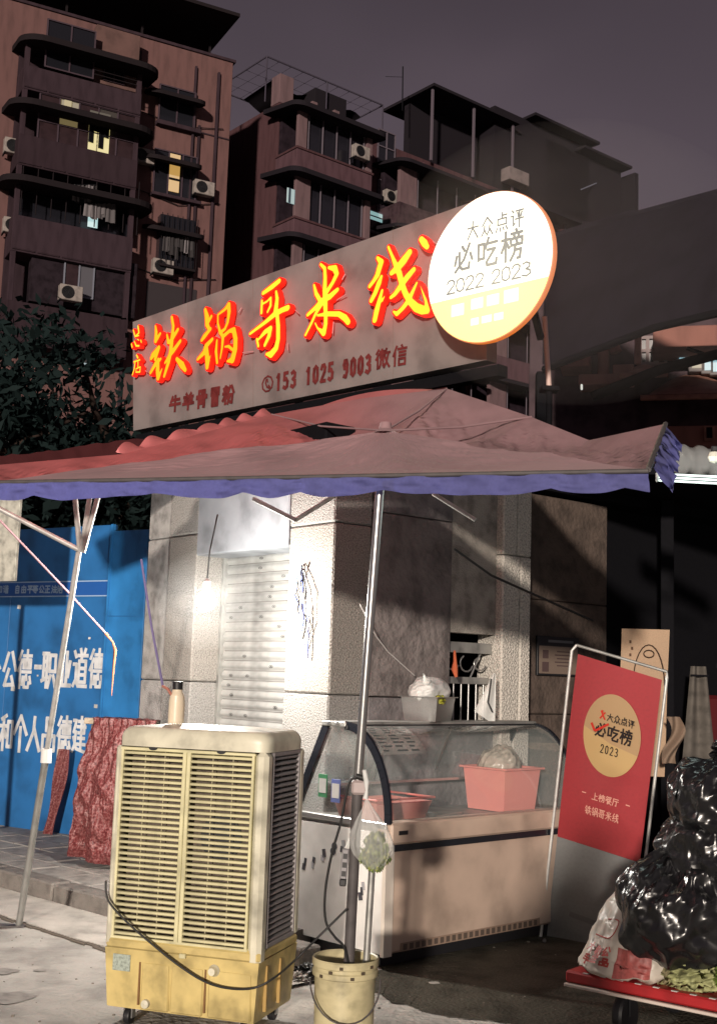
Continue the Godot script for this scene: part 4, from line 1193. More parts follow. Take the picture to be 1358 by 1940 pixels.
func tenement() -> void:
	var o := at(1060, 900, 19)
	var xf := frame(Vector3(o.x, 0, o.z), Vector3(0.97, 0, 0.24))
	var r := thing("old_tenement", "old brown tenement with awnings and lit kitchen windows at the right", "building", xf)
	var brown := weathered(mat(col(0.288, 0.126, 0.099), 0.9, blotch, 0.7))
	var tan := mat(col(0.360, 0.171, 0.126), 0.9, blotch, 0.8)
	var pane := mat(col(0.014, 0.014, 0.02), 0.2)
	var ue := hit(xf, 1500, 800, 2, 0).x
	var vt := hit(xf, 1250, 560, 2, 0).y
	bx(r, "wall", mat(col(0.090, 0.063, 0.072), 0.9, blotch, 0.5), -0.5, ue, 0, vt, -4, 0)
	for q in [[1060, 662, 1116, 694, 0.6], [1236, 616, 1420, 655, 0.9], [1262, 806, 1420, 846, 0.9], [1160, 690, 1200, 720, 0.5], [1095, 708, 1170, 728, 0.5]]:
		var s := uv_rect(xf, q[0], q[1], q[2], q[3], q[4])
		bx(r, "parapet", brown, s[0], s[1], s[2], s[3], 0.0, q[4])
	for q in [[1172, 1265, 684, 706, 1.0], [1212, 1420, 704, 748, 1.3]]:
		var a := hit(xf, q[0], q[3], 2, q[4])
		var c := hit(xf, q[1], q[3], 2, q[4])
		var h := hit(xf, (q[0] + q[1]) / 2.0, q[2], 2, 0.2).y - a.y
		part(r, "domed_awning", mb().grid(func(i, j): return Vector3(lerpf(a.x, c.x, i), a.y + h * (1.0 - j) * (0.35 + 0.65 * sin(PI * clampf(i, 0, 1))), lerpf(0.05, q[4], j)), 14, 5), tan)
		bx(r, "awning_rim", tan, a.x, c.x, a.y - 0.08, a.y, q[4] - 0.05, q[4])
	var cw := glow(Color(0.72, 0.93, 0.98), 0.55)
	for q in [[1286, 676, 1304, 684], [1310, 668, 1328, 696], [1334, 682, 1346, 700], [1350, 680, 1400, 702]]:
		var s := uv_rect(xf, q[0], q[1], q[2], q[3], 0.3)
		var w := bx(r, "window", mat(col(0.180, 0.162, 0.162), 0.7), s[0] - 0.05, s[1] + 0.05, s[2] - 0.05, s[3] + 0.05, 0.1, 0.25)
		part(w, "pane", mb().box(Vector3(s[0], s[2], 0.252), Vector3(s[1], s[3], 0.262)), cw if q[0] != 1310 else glow(Color(0.8, 0.75, 0.55), 0.3))
	for q in [[1212, 640, 1240, 690], [1244, 660, 1276, 690]]:
		window(r, q, 0.1, 2, 2, mat(col(0.234, 0.180, 0.180), 0.7), pane)
	part(r, "post", mb().tube([hit(xf, 1207, 690, 2, 1.0), hit(xf, 1208, 632, 2, 1.0)], 0.05, 6), tan)
	part(r, "duct", mb().tube([hit(xf, 1142, 720, 2, 0.3), hit(xf, 1143, 650, 2, 0.3), hit(xf, 1158, 642, 2, 0.3), hit(xf, 1166, 668, 2, 0.3)], 0.09, 8), brown)
	part(r, "drain_beam", mb().tube([hit(xf, 1120, 752, 2, 1.5), hit(xf, 1250, 700, 2, 1.5), hit(xf, 1430, 652, 2, 1.5)], 0.08, 6), M.dark)
	part(r, "drain_beam", mb().tube([hit(xf, 1300, 660, 2, 1.2), hit(xf, 1420, 700, 2, 1.2)], 0.03, 5), M.dark)
	var b := bx(r, "meter_box", tan, hit(xf, 1333, 820, 2, 1.0).x, hit(xf, 1352, 820, 2, 1.0).x, hit(xf, 1340, 834, 2, 1.0).y, hit(xf, 1340, 808, 2, 1.0).y, 0.9, 1.05)
	part(b, "door", mb().box(Vector3(hit(xf, 1337, 820, 2, 1.0).x, hit(xf, 1340, 831, 2, 1.0).y, 1.052), Vector3(hit(xf, 1348, 820, 2, 1.0).x, hit(xf, 1340, 811, 2, 1.0).y, 1.06)), M.dark)
	var s2 := uv_rect(xf, 1099, 727, 1103, 738, 0.6)
	bx(r, "small_lamp", glow(Color(0.95, 0.95, 0.9), 0.8), s2[0], s2[1], s2[2], s2[3], 0.55, 0.6)
	# the sign's own rear post
	var pp := thing("sign_post", "slim grey post standing below the right edge of the round sign", "post", Transform3D(Basis(), at(1040, 742, 11.0)))
	part(pp, "tube", mb().tube([Vector3.ZERO, at(1031, 600, 11.0) - pp.position], 0.025, 8), mat(col(0.720, 0.540, 0.486), 0.5))
	part(pp, "foot", mb().cbox(Vector3(0, 0.02, 0), Vector3(0.16, 0.04, 0.16), 0.005), M.dark)
	part(pp, "mast", mb().tube([Vector3.ZERO, Vector3(pp.position.x * 0, -pp.position.y + 0.0, 0)], 0.03, 8), M.dark)

func trees() -> void:
	var spots := [[80, 21.0, 2.1, 6.3, "broad dark leafy tree in front of the left apartment block"], [215, 18.0, 1.3, 4.9, "smaller dark tree beside the left end of the lit sign"], [-40, 17.0, 1.9, 5.6, "dark leafy tree cut off by the left edge"]]
	for s in spots:
		var b := at(s[0], 900, s[1])
		var t := thing("broadleaf_tree", s[4], "tree", Transform3D(Basis(), Vector3(b.x, 0, b.z)), "dark trees behind the tent")
		var tr := mb().tube([Vector3.ZERO, Vector3(0.1, 1.6, 0), Vector3(-0.05, 3.2, 0.1), Vector3(0.1, s[3], 0)], [0.22, 0.18, 0.13, 0.05], 9)
		for k in 7:
			var an := k * 2.4
			var y: float = 2.2 + k * 0.42
			tr.tube([Vector3(0, y, 0), Vector3(cos(an) * 0.7, y + 0.5, sin(an) * 0.7), Vector3(cos(an) * s[2] * 0.8, y + 1.0, sin(an) * s[2] * 0.8)], [0.08, 0.05, 0.02], 6)
		part(t, "trunk", tr, mat(col(0.05, 0.035, 0.03), 0.9, grain, 2.0))
		var lf := mb()
		var clumps := []
		for k in 34:
			var d := Vector3(rng.randfn(), rng.randfn() * 0.75, rng.randfn()).normalized() * (0.35 + 0.65 * rng.randf())
			clumps.append(Vector3(d.x * s[2], s[3] - 1.2 + d.y * 2.3, d.z * s[2]))
		for k in 5200:
			var c: Vector3 = clumps[rng.randi() % clumps.size()]
			var p := c + Vector3(rng.randfn(), rng.randfn() * 0.8, rng.randfn()) * 0.32
			var nn := Vector3(rng.randfn(), rng.randfn() + 0.7, rng.randfn()).normalized()
			var sx := nn.cross(Vector3(rng.randfn(), rng.randfn(), rng.randfn())).normalized() * (0.035 + 0.03 * rng.randf())
			var sy := nn.cross(sx).normalized() * (0.09 + 0.05 * rng.randf())
			lf.tri(p - sy, p + sx, p + sy, nn); lf.tri(p - sy, p + sy, p - sx, nn)
		var cr := part(t, "crown", lf, mat(col(0.01, 0.018, 0.018), 0.7))
		cr.set_meta("kind", "stuff")
	# dark low house the trees stand against
	var o := at(80, 900, 26)
	var h := thing("dark_house", "unlit low house hidden behind the dark trees at the left", "house", frame(Vector3(o.x, 0, o.z), Vector3(0.95, 0, -0.3)))
	part(h, "wall", mb().box(Vector3(-8, 0, -4), Vector3(3.0, 6.2, 0)), M.dark)
	part(h, "roof", mb().box(Vector3(-8.2, 6.2, -4.2), Vector3(3.2, 6.35, 0.3)), M.black)
	var q := uv_rect(h.transform, 160, 660, 176, 712, 0.05)
	var w := part(h, "window", mb().box(Vector3(q[0], q[2], 0.0), Vector3(q[1], q[3], 0.03)), M.black)
	for k in 10:
		part(w, "lit_pane", mb().box(Vector3(lerpf(q[0], q[1], (k % 2) * 0.45 + 0.08 * sin(k * 3.0)), lerpf(q[2], q[3], k / 10.0), 0.032), Vector3(lerpf(q[0], q[1], (k % 2) * 0.45 + 0.35), lerpf(q[2], q[3], k / 10.0 + 0.06), 0.04)), glow(Color(0.8, 0.95, 1.0), 0.5))

# ---------------------------------------------------------------- the roof sign
func brush(xf: Transform3D, src: String, ox: float, oy: float, sc: float, w: float) -> Array:
	var out := []
	for s in src.split(";"):
		var pts := []
		for q in s.split(","):
			var f := q.strip_edges().split(" ")
			var px := ox + float(f[0]) / sc
			var py := oy + float(f[1]) / sc
			var p := hit(xf, px, py, 2, w)
			var dep := -(cam.transform.affine_inverse() * (xf * p)).z
			pts.append(Vector3(p.x, p.y, float(f[2]) / sc * dep / FOCAL * 1.12))
		out.append(pts)
	return out

func shop_sign() -> void:
	var pl := at(253, 815, 13.75)
	var pr := at(920, 690, 10.2)
	var xf := frame(Vector3(pl.x, 0, pl.z), pr - pl)
	var r := thing("shop_sign", "long grey shop sign with glowing red-edged brush lettering on the shop roof", "sign", xf)
	var c := [hit(xf, 253, 816, 2, 0), hit(xf, 921, 682, 2, 0), hit(xf, 921, 373, 2, 0), hit(xf, 252, 610, 2, 0)]
	var b := mb()
	var dz := Vector3(0, 0, -0.14)
	b.quad(c[0], c[1], c[2], c[3], Vector3(0, 0, 1))
	b.quad(c[0] + dz, c[1] + dz, c[2] + dz, c[3] + dz, Vector3(0, 0, -1))
	for k in 4:
		b.quad(c[k], c[(k + 1) % 4], c[(k + 1) % 4] + dz, c[k] + dz, (c[k] - (c[0] + c[2]) / 2))
	var board := mat(col(0.235, 0.215, 0.21), 0.6, grime, 0.5)
	part(r, "board", b, board)
	# seams between the sheets of the board
	for t in [0.2, 0.41, 0.6, 0.79]:
		var p0: Vector3 = c[0].lerp(c[1], t)
		var p1: Vector3 = c[3].lerp(c[2], t)
		part(r, "seam", mb().bar(p0 + Vector3(0, 0, 0.001), p1 + Vector3(0, 0, 0.001), 0.006, 0.003), mat(col(0.2, 0.16, 0.15), 0.7))
	for t in [0.1, 0.5, 0.9]:
		var p0: Vector3 = c[0].lerp(c[1], t) + Vector3(0, 0.1, -0.16)
		part(r, "support", mb().bar(p0, Vector3(p0.x, 2.9, -0.9), 0.06, 0.06), M.dark)
	part(r, "base_beam", mb().bar(c[0] + Vector3(0, -0.09, -0.1), c[1] + Vector3(0.1, -0.09, -0.1), 0.1, 0.12), M.dark)
	var face := glow(Color(1.0, 0.72, 0.1), 1.15, Color(0.9, 0.7, 0.2))
	var facem := glow(Color(1.0, 0.6, 0.05), 1.0, Color(0.9, 0.6, 0.1))
	var trim := glow(Color(1.0, 0.1, 0.03), 1.7, Color(0.5, 0.05, 0.03))
	var A := Vector3(240, 560, 5.658)
	var B := Vector3(440, 480, 5.223)
	var C := Vector3(660, 430, 6.79)
	var chars := [
		[A, "130 330 14,140 400 14,100 440 12;80 370 12,100 440 12;100 440 12,138 430 11;60 520 12,68 555 12;90 490 10,110 540 14,140 540 14;125 470 10,140 480 10;160 480 12,166 502 12", 0.008],
		[A, "115 640 13,130 670 13;85 712 12,150 690 12;100 705 12,90 790 12,70 850 12;130 710 11,130 780 11;110 785 10,155 765 11,150 820 12,108 822 11,112 785 9", 0.008],
		[A, "318 328 16,325 400 27,320 485 30;368 410 20,335 460 28;352 560 28,290 640 36,272 672 26;352 565 26,315 680 26;372 682 20,320 730 30,264 828 22;345 690 26,340 800 34,345 885 30,388 785 11;492 235 22,508 330 24,492 480 32,480 600 32,455 720 30,410 865 22;440 420 16,455 500 26,492 490 28;555 368 25,505 450 28;582 490 24,510 590 30,470 640 28,420 722 18;545 680 24,600 745 40,636 800 26", 0.0125],
		[A, "850 150 22,868 230 36,868 310 30,890 355 26;915 225 22,880 290 25;905 360 24,840 440 30,812 480 22;925 470 24,860 540 32,840 610 32,768 685 20;860 540 30,870 660 36,870 770 28,906 640 9;985 210 16,985 300 18,1010 400 24,1060 360 22,1090 290 22,1105 180 30,1100 100 32;985 208 16,1060 150 22,1100 100 28;1010 400 20,1040 440 26,1030 560 20,1010 675 14;975 480 16,965 600 24,977 722 20;1040 440 26,1110 380 24,1155 370 34,1175 470 34,1170 580 36,1140 690 40,1085 705 16;1060 550 14,1100 545 20,1140 580 20", 0.0125],
		[B, "470 275 28,400 332 30,312 395 24;440 380 18,450 450 26,440 540 32,430 600 32,330 685 24,182 797 18;300 472 18,295 590 20;310 500 15,350 478 15,388 440 16,385 520 20,355 582 16;555 540 32,500 562 30,430 600 32;450 600 26,460 720 30,460 850 30,440 940 34,390 1000 38,345 998 18;250 850 18,265 920 18;262 858 14,330 780 28,385 742 28,370 820 28,328 910 22", 0.0125],
		[B, "880 110 18,920 150 24,925 240 26,920 360 32,925 480 34,930 600 28,930 700 28,910 790 34,850 742 14,825 690 12;960 142 20,1020 150 36,1040 205 30,1000 290 26,930 400 28;815 315 17,835 400 26,870 460 28;1045 362 26,970 430 34,890 470 30,830 540 28,752 610 22;890 500 28,830 600 22,790 690 20,730 810 18;850 615 16,960 600 28,1060 602 30,1120 640 36,1152 682 32", 0.0125],
		[C, "942 160 42,985 212 52,1018 258 40", 0.0125],
		[C, "380 400 28,428 455 46,400 545 46,380 620 44,330 700 34,280 765 32;430 640 28,400 722 44,350 855 40,300 950 36;440 820 26,405 950 40,370 1080 46,345 1200 42;482 870 8,440 950 24;520 260 24,570 380 28,610 480 40,660 600 48,690 720 46,740 860 46,800 960 50,880 1040 60,960 1072 60,1020 1080 46,1000 950 26,922 735 9;790 330 48,720 430 60,640 530 56,562 592 40;845 552 40,760 650 48,680 760 46,600 870 36,552 908 30;885 722 22,830 840 34,780 950 42,700 1052 36,630 1120 36,586 1092 20", 0.0125]]
	var lift := 0.08
	for k in chars.size():
		var q: Array = chars[k]
		var o: Vector3 = q[0]
		var pts := brush(xf, q[1], o.x, o.y, o.z, lift)
		var rim: float = 0.011 if k > 1 else 0.006
		var back := cutout(pts, rim, 0.03, lift, 0.012 if k > 1 else 0.007)
		var root := part(r, "neon_letter", back[1], trim)
		part(root, "rim", back[0], trim)
		var fr := cutout(pts, -0.006, lift, lift + 0.008, 0.01 if k > 1 else 0.006)
		part(root, "glowing_face", fr[0], face if k != 2 and k != 3 else facem)
		var mid := Vector3.ZERO
		for s in pts:
			mid += s[s.size() / 2] / pts.size()
		lamp("letter_glow", Vector3(mid.x, mid.y, lift + 0.15), Color(1.0, 0.2, 0.07), (0.16 if k > 1 else 0.04), 0.25, r)
	# painted lettering: dishes and telephone number
	var red := mat(col(0.16, 0.035, 0.035), 0.6, grime, 2.0)
	var put := func(s: String, px: float, py: float, px2: float, py2: float, h: float, h2: float, wid: float, n: int) -> void:
		var i := 0
		for ch in s:
			if ch != " ":
				var t := (i + 0.0) / n
				var x0 := lerpf(px, px2, t)
				var y0 := lerpf(py, py2, t)
				var hh := lerpf(h, h2, t)
				var a := hit(xf, x0, y0, 2, 0.004)
				var d := hit(xf, x0, y0 + hh, 2, 0.004)
				var e := hit(xf, lerpf(px, px2, (i + 0.86) / n), lerpf(py, py2, (i + 0.86) / n), 2, 0.004)
				var g := mb()
				glyph(g, ch, a, Vector3(e.x - a.x, e.y - a.y, 0), Vector3(0, d.y - a.y, 0), Vector3(0, 0, 1), wid)
				part(r, "letter", g, red)
			i += 1
	put.call("牛羊骨冒粉", 322, 751, 448, 727, 30, 37, 0.035, 5)
	put.call("✆", 497, 714, 522, 709, 30, 30, 0.018, 1)
	put.call("153 1025 9003", 522, 709, 706, 670, 32, 36, 0.037, 13)
	put.call("微信", 712, 663, 776, 650, 38, 40, 0.024, 2)
	# loose strips of light tube behind the letters
	for q in [[458, 583, 452, 592], [480, 666, 460, 668], [560, 588, 566, 594], [654, 519, 648, 530], [636, 570, 655, 558], [632, 610, 630, 632], [545, 650, 546, 664], [820, 457, 826, 462], [276, 702, 279, 705]]:
		part(r, "light_strip", mb().tube([hit(xf, q[0], q[1], 2, 0.03), hit(xf, q[2], q[3], 2, 0.05)], 0.006, 5), glow(Color(1.0, 0.45, 0.45), 0.35))
	# ------------------------------------------------ the round lit sign
	var dp := at(938, 512, 10.0)
	var dxf := frame(Vector3(dp.x, 0, dp.z), Vector3(0.735, 0, 0.678))
	var d := thing("round_sign", "glowing round white and yellow lightbox sign at the right end of the long sign", "sign", dxf)
	var ce := Vector3(0, dp.y, 0.05)
	var R := 0.625
	part(d, "rim", mb().lathe([Vector2(R - 0.01, 0.055), Vector2(R + 0.008, 0.05), Vector2(R + 0.01, 0.03), Vector2(R + 0.008, 0.0), Vector2(0, 0.0)], Transform3D(Basis(Vector3.RIGHT, PI / 2), ce), 64), glow(Color(1.0, 0.5, 0.12), 0.7))  # orange rim glow added as the warm halo round the sign
	var white := glow(Color(1.0, 0.98, 0.9), 1.15, Color(0.9, 0.9, 0.85))
	var yellow := glow(Color(1.0, 0.95, 0.6), 1.2, Color(0.9, 0.8, 0.4))
	var cut := -0.2
	var up := mb()
	var lo := mb()
	for k in 96:
		var a0 := TAU * k / 96.0
		var a1 := TAU * (k + 1) / 96.0
		var p0 := Vector3(cos(a0), sin(a0), 0) * R
		var p1 := Vector3(cos(a1), sin(a1), 0) * R
		var m := (p0 + p1) / 2
		var t := up if m.y > cut else lo
		var hubc := Vector3(0, cut, 0)
		t.tri(ce + Vector3(hubc.x, hubc.y, 0.056), ce + p0 + Vector3(0, 0, 0.056), ce + p1 + Vector3(0, 0, 0.056), Vector3(0, 0, 1))
	part(d, "white_panel", up, white)
	part(d, "yellow_panel", lo, yellow)
	var grey := glow(Color(0.55, 0.55, 0.54), 0.75, Color(0.3, 0.3, 0.3))
	grey.albedo_color = col(0.1, 0.1, 0.1)
	var z := ce.z + 0.056
	var line := func(s: String, x0: float, y0: float, w: float, h: float, wid: float, gap: float) -> void:
		text(d, "letter", s, ce + Vector3(x0, y0, 0.056), Vector3(w, 0, 0), Vector3(0, -h, 0), Vector3(0, 0, 1), gap, wid, grey, 0.008)
	line.call("大众点评", -0.22, 0.43, 0.13, 0.17, 0.015, 0.14)
	line.call("必吃榜", -0.36, 0.26, 0.22, 0.27, 0.026, 0.12)
	line.call("2022 2023", -0.44, -0.035, 0.135, 0.13, 0.015, 0.18)
	var pale := glow(Color(1.0, 0.98, 0.85), 1.3)
	for q in [[-0.3, -0.31, 0.13, 0.1], [-0.1, -0.29, 0.12, 0.09], [0.06, -0.29, 0.12, 0.09], [0.24, -0.29, 0.14, 0.11], [-0.12, -0.44, 0.08, 0.06], [0.0, -0.44, 0.1, 0.06], [0.12, -0.44, 0.09, 0.06]]:
		part(d, "bleached_lettering", mb().cbox(ce + Vector3(q[0], q[1], 0.058), Vector3(q[2], q[3], 0.002)), pale)
	for s in [-0.3, 0.3]:
		part(d, "bracket", mb().bar(ce + Vector3(s, -0.1, -0.03), ce + Vector3(s - 0.15, -0.5, -0.5), 0.05, 0.05), M.dark)
	var mist := FogVolume.new()
	mist.name = "steam"
	mist.shape = RenderingServer.FOG_VOLUME_SHAPE_ELLIPSOID
	mist.size = Vector3(3.0, 2.2, 2.2)
	mist.position = dxf * (ce + Vector3(0.75, -0.1, -0.1))
	var fm := FogMaterial.new()
	fm.density = 0.04; fm.albedo = Color(0.9, 0.88, 0.88)
	mist.material = fm
	add_child(mist)
	tag(mist, "thin drifting steam around the round lit sign", "steam", "", "stuff")
	lamp("sign_glow", ce + Vector3(0, 0, 0.35), Color(1.0, 0.95, 0.8), 0.8, 0.6, d)

# ---------------------------------------------------------------- the tent
func poly_at(pts: Array, t: float) -> Vector3:
	var n := pts.size() - 1
	var i := clampi(int(floor(t * n)), 0, n - 1)
	return pts[i].lerp(pts[i + 1], t * n - i)

func tent() -> void:
	var A := at(-8, 912, 5.9)
	var Cc := at(1227, 890, 4.8)
	var P := at(730, 816, 6.6)
	var base := Vector3((A.x + Cc.x) / 2, 0, (A.z + Cc.z) / 2)
	var r := thing("market_tent", "dull red market tent with a scalloped blue valance over the stall", "tent", Transform3D(Basis(), base))
	var cloth := mat(col(0.37, 0.23, 0.245), 0.85, grime, 0.35, null, 0.4)
	cloth.backlight_enabled = true; cloth.backlight = col(0.08, 0.03, 0.03)
	cloth.rim_enabled = true; cloth.rim = 0.3
	var redcloth := mat(col(0.52, 0.15, 0.155), 0.85, grime, 0.6)  # redder copy of the cloth: the sign's red light is in the colour
	redcloth.backlight_enabled = true; redcloth.backlight = col(0.1, 0.02, 0.02)
	var blue := mat(col(0.13, 0.135, 0.33), 0.85, grain, 2.0)
	blue.backlight_enabled = true; blue.backlight = col(0.32, 0.34, 0.65)
	var n3 := noise_a
	# front slope: a slack triangle from the eave to the apex, with creases that run along the ridge lines
	var front := func(u: float, v: float) -> Vector3:
		var e := A.lerp(Cc, u)
		var s := minf(v, 0.995)
		var uu := lerpf(u, 0.59, s)
		var p := e.lerp(P, s)
		var sagv := sin(PI * v) * (0.09 * sin(PI * u))
		var left := clampf((0.59 - uu) / 0.59, 0, 1)
		var cre := 0.018 * noise_a.get_noise_2d(u * 26.0 + v * 9.0, v * 1.6 + u * 2.0) * smoothstep(0.05, 0.6, v) * (1.0 - v * 0.6) * (0.35 + left)
		cre += 0.016 * noise_a.get_noise_2d(u * 5.0, v * 2.5) * sin(PI * clampf(v, 0, 1))
		cre += 0.009 * noise_b.get_noise_2d(u * 7.0 + v * 3.2, v * 1.1 - u) * smoothstep(0.02, 0.35, v) * (1.0 - v)
		cre += 0.004 * noise_b.get_noise_2d(u * 15.0 - v * 5.0, v * 1.5 + 4.0) * smoothstep(0.02, 0.3, v) * (1.0 - v)
		cre += 0.02 * exp(-pow((u - 0.62 - 0.12 * v) / 0.05, 2.0)) * sin(PI * v)
		return p - base + Vector3(0, -sagv + cre, 0.02 * sagv + cre * 0.6)
	part(r, "front_panel", mb().grid(front, 160, 40), cloth)
	# hem rope
	var hem := []
	for k in 25:
		hem.append(A.lerp(Cc, k / 24.0) - base + Vector3(0, -0.006, 0.006))
	part(r, "eave_bar", mb().tube(hem, 0.011, 6), M.pole_dark)
	# rear panel: rises from behind the ridge to two raised peaks
	var low := [at(-40, 913, 6.1), at(150, 903, 6.25), at(430, 872, 6.45), at(600, 848, 6.6), at(735, 830, 6.72), at(860, 846, 6.3), at(1000, 868, 5.8), at(1228, 894, 5.0)]
	var upp := [at(-40, 884, 7.0), at(235, 860, 7.5), at(515, 785, 8.5), at(690, 754, 8.2), at(846, 736, 7.9), at(1006, 790, 7.1), at(1115, 834, 6.6), at(1260, 803, 5.8)]
	var rear := func(u: float, v: float) -> Vector3:
		var a := poly_at(low, u)
		var b := poly_at(upp, u)
		var p := a.lerp(b, v)
		var s := sin(PI * clampf(v, 0, 1))
		var w := 0.04 * s * absf(sin(PI * u * 7.0)) + 0.12 * s * exp(-pow((u - 0.44) / 0.06, 2.0)) + 0.06 * s * exp(-pow((u - 0.65) / 0.04, 2.0)) + 0.02 * noise_a.get_noise_2d(u * 9.0, v * 3.0) * s + 0.02 * noise_a.get_noise_2d(u * 40.0 + v * 6.0, v * 2.0) * s + 0.012 * noise_b.get_noise_2d(u * 8.0 + v * 2.0, v * 1.4) * s
		return p - base + Vector3(0, -0.035 * s - w, 0)
	var back := MB.new()
	back.grid(rear, 170, 26)
	for q in back.uv:   # red light of the sign painted into the left, weaker to the right
		back.cl.append(Color(0.5, 0.14, 0.145).lerp(Color(0.36, 0.215, 0.23), smoothstep(0.36, 0.66, q.x + 0.1 * q.y)))
	var glow_tinted := mat(Color.WHITE, 0.85, grime, 0.6)
	glow_tinted.vertex_color_use_as_albedo = true
	glow_tinted.backlight_enabled = true; glow_tinted.backlight = col(0.1, 0.03, 0.03)
	part(r, "rear_panel", back, glow_tinted)
	# the frilled left hem of the rear panel
	part(r, "frill", mb().grid(func(u, v): return poly_at([upp[1], upp[1].lerp(upp[2], 0.35), upp[1].lerp(upp[2], 0.7), upp[2]], clampf(u, 0, 1)) - base + Vector3(-0.05 * v, v * (0.01 + 0.045 * absf(sin(PI * u * 6.5 + 0.6 * sin(u * 9.0))) * (1.0 - 0.4 * u)), 0.03 * sin(u * 40.0) * v), 80, 3), redcloth)
	part(r, "ridge_seam", mb().tube([P - base, P.lerp(upp[5], 0.5) - base + Vector3(0, -0.02, 0), upp[5] - base], 0.007, 5), cloth)
	part(r, "upper_fold", mb().grid(func(u, v): return at(560, 790, 8.45).lerp(upp[4], u) - base + Vector3(0, 0.1 * v * sin(PI * clampf(u * 0.85 + 0.1, 0, 1)) + 0.01, -0.15 * v), 20, 3), redcloth)
	part(r, "ridge_seam", mb().tube([P - base, P.lerp(upp[2], 0.5) - base + Vector3(0, -0.03, 0), upp[2] - base], 0.006, 5), cloth)
	part(r, "ridge_seam", mb().tube([P - base, P.lerp(upp[4], 0.5) - base + Vector3(0, -0.02, 0), upp[4] - base], 0.006, 5), cloth)
	part(r, "apex_cap", mb().lathe([Vector2(0.001, 0.05), Vector2(0.03, 0.045), Vector2(0.035, 0.01), Vector2(0.07, -0.015)], Transform3D(Basis(), P - base), 12), cloth)
	# valances: front with scallops, right one frayed
	var val := func(u: float, v: float) -> Vector3:
		var e := A.lerp(Cc, u)
		var d := 0.06 + 0.025 * absf(sin(PI * (u * 7.0 + 0.35 * sin(u * 13.0) + 0.2)))
		return e - base + Vector3(0, -0.012 - d * v, 0.012 + 0.012 * sin(u * 90.0) * v + 0.02 * noise_a.get_noise_2d(u * 12.0, v))
	part(r, "front_valance", mb().grid(val, 200, 4), blue)
	var side_v := func(u: float, v: float) -> Vector3:
		var e := (Cc + Vector3(0.02, 0.01, 0)).lerp(upp[7], u)
		var d := 0.085 + 0.05 * absf(fmod(u * 9.0, 1.0) - 0.3)
		return e - base + Vector3(0.075 * v + 0.014 * noise_a.get_noise_2d(u * 14.0, v * 4.0), -d * v, 0.02 * sin(u * 30.0))
	part(r, "side_valance", mb().grid(side_v, 60, 4), blue)
	part(r, "side_eave_bar", mb().tube([Cc - base, upp[7] - base], 0.012, 6), M.pole_dark)
	# legs and struts
	var foot := gnd(36, 1756)
	var joint := at(150, 1046, 6.9)
	var collar := foot.lerp(joint, 0.475)
	part(r, "leg", mb().tube([foot - base, collar - base], 0.021, 10), M.steel_dull)
	part(r, "leg", mb().tube([collar - base, joint - base], 0.017, 10), M.pole_white)
	part(r, "collar", mb().tube([collar - base + Vector3(0, -0.05, 0), collar - base + Vector3(0, 0.03, 0)], 0.032, 10), M.white)
	part(r, "foot_plate", mb().cbox(foot - base + Vector3(-0.06, 0.006, 0), Vector3(0.2, 0.01, 0.07), 0.002), M.pole_dark)
	for q in [[142, 934, 152, 1046], [171, 938, 155, 1046], [186, 942, 158, 1046], [-8, 960, 149, 1041]]:
		part(r, "strut", mb().tube([at(q[0], q[1], 6.85) - base, at(q[2], q[3], 6.9) - base], 0.015, 8), M.pole_white)
	# front pole, standing in the bucket
	var f0 := at(660, 1846, 5.1)
	var f1 := at(678, 1482, 5.12)
	var f2 := at(720, 922, 5.24)
	part(r, "pole_sleeve", mb().tube([f0 - base, f1 - base], 0.023, 10), M.pole_dark)
	part(r, "pole", mb().tube([f0.lerp(f1, 0.6) - base, f1 - base + Vector3(0, 0.02, 0), f2 - base], 0.019, 10), M.steel)
	part(r, "pole_clip", mb().cbox(f1 - base + Vector3(0.008, -0.02, 0.0), Vector3(0.07, 0.06, 0.06), 0.01), mat(col(0.4, 0.33, 0.32), 0.5))
	for q in [[480, 945, 560, 985], [560, 985, 640, 935], [820, 935, 900, 985]]:
		part(r, "strut", mb().tube([at(q[0], q[1], 6.3) - base, at(q[2], q[3], 6.2) - base], 0.012, 6), M.pole_white)
	# dark maroon sheet farther back on the left
	var tp := thing("tarpaulin", "dark maroon tarpaulin sheet behind the tent at the left under the tree", "tarpaulin", Transform3D(Basis(), at(100, 930, 8.6)))
	part(tp, "sheet", mb().grid(func(u, v): return at(-60.0, 874.0, 8.6).lerp(at(285.0, 828.0, 8.9), u).lerp(at(-60.0, 920.0, 8.1).lerp(at(285.0, 880.0, 8.4), u), v) - tp.position + Vector3(0, -0.05 * sin(PI * v) + 0.02 * noise_a.get_noise_2d(u * 8, v * 2), 0), 30, 6), mat(col(0.07, 0.02, 0.022), 0.85, grain, 2.0))
	part(tp, "edge_rope", mb().tube([at(-60, 920, 8.1) - tp.position, at(285, 880, 8.4) - tp.position], 0.012, 5), M.cable)
	# guy rope across the hoarding, its orange end hanging
	var gr := thing("guy_rope", "pinkish guy rope with a knotted orange end in front of the blue hoarding", "rope", Transform3D(Basis(), at(110, 1090, 7.6)))
	var rp := []
	for q in [[-10, 975, 7.2], [60, 1048, 7.35], [130, 1122, 7.5], [201, 1200, 7.7]]:
		rp.append(at(q[0], q[1], q[2]) - gr.position)
	part(gr, "rope", mb().tube(rp, 0.0065, 6), mat(col(0.42, 0.25, 0.28), 0.9))
	var ends := []
	for q in [[201, 1200], [214, 1216], [219, 1232], [216, 1262], [214, 1290], [212, 1318]]:
		ends.append(at(q[0], q[1], 7.7) - gr.position)
	part(gr, "rope_end", mb().tube(ends, [0.011, 0.006, 0.012, 0.008, 0.005, 0.002], 7), mat(col(0.55, 0.2, 0.1), 0.9))
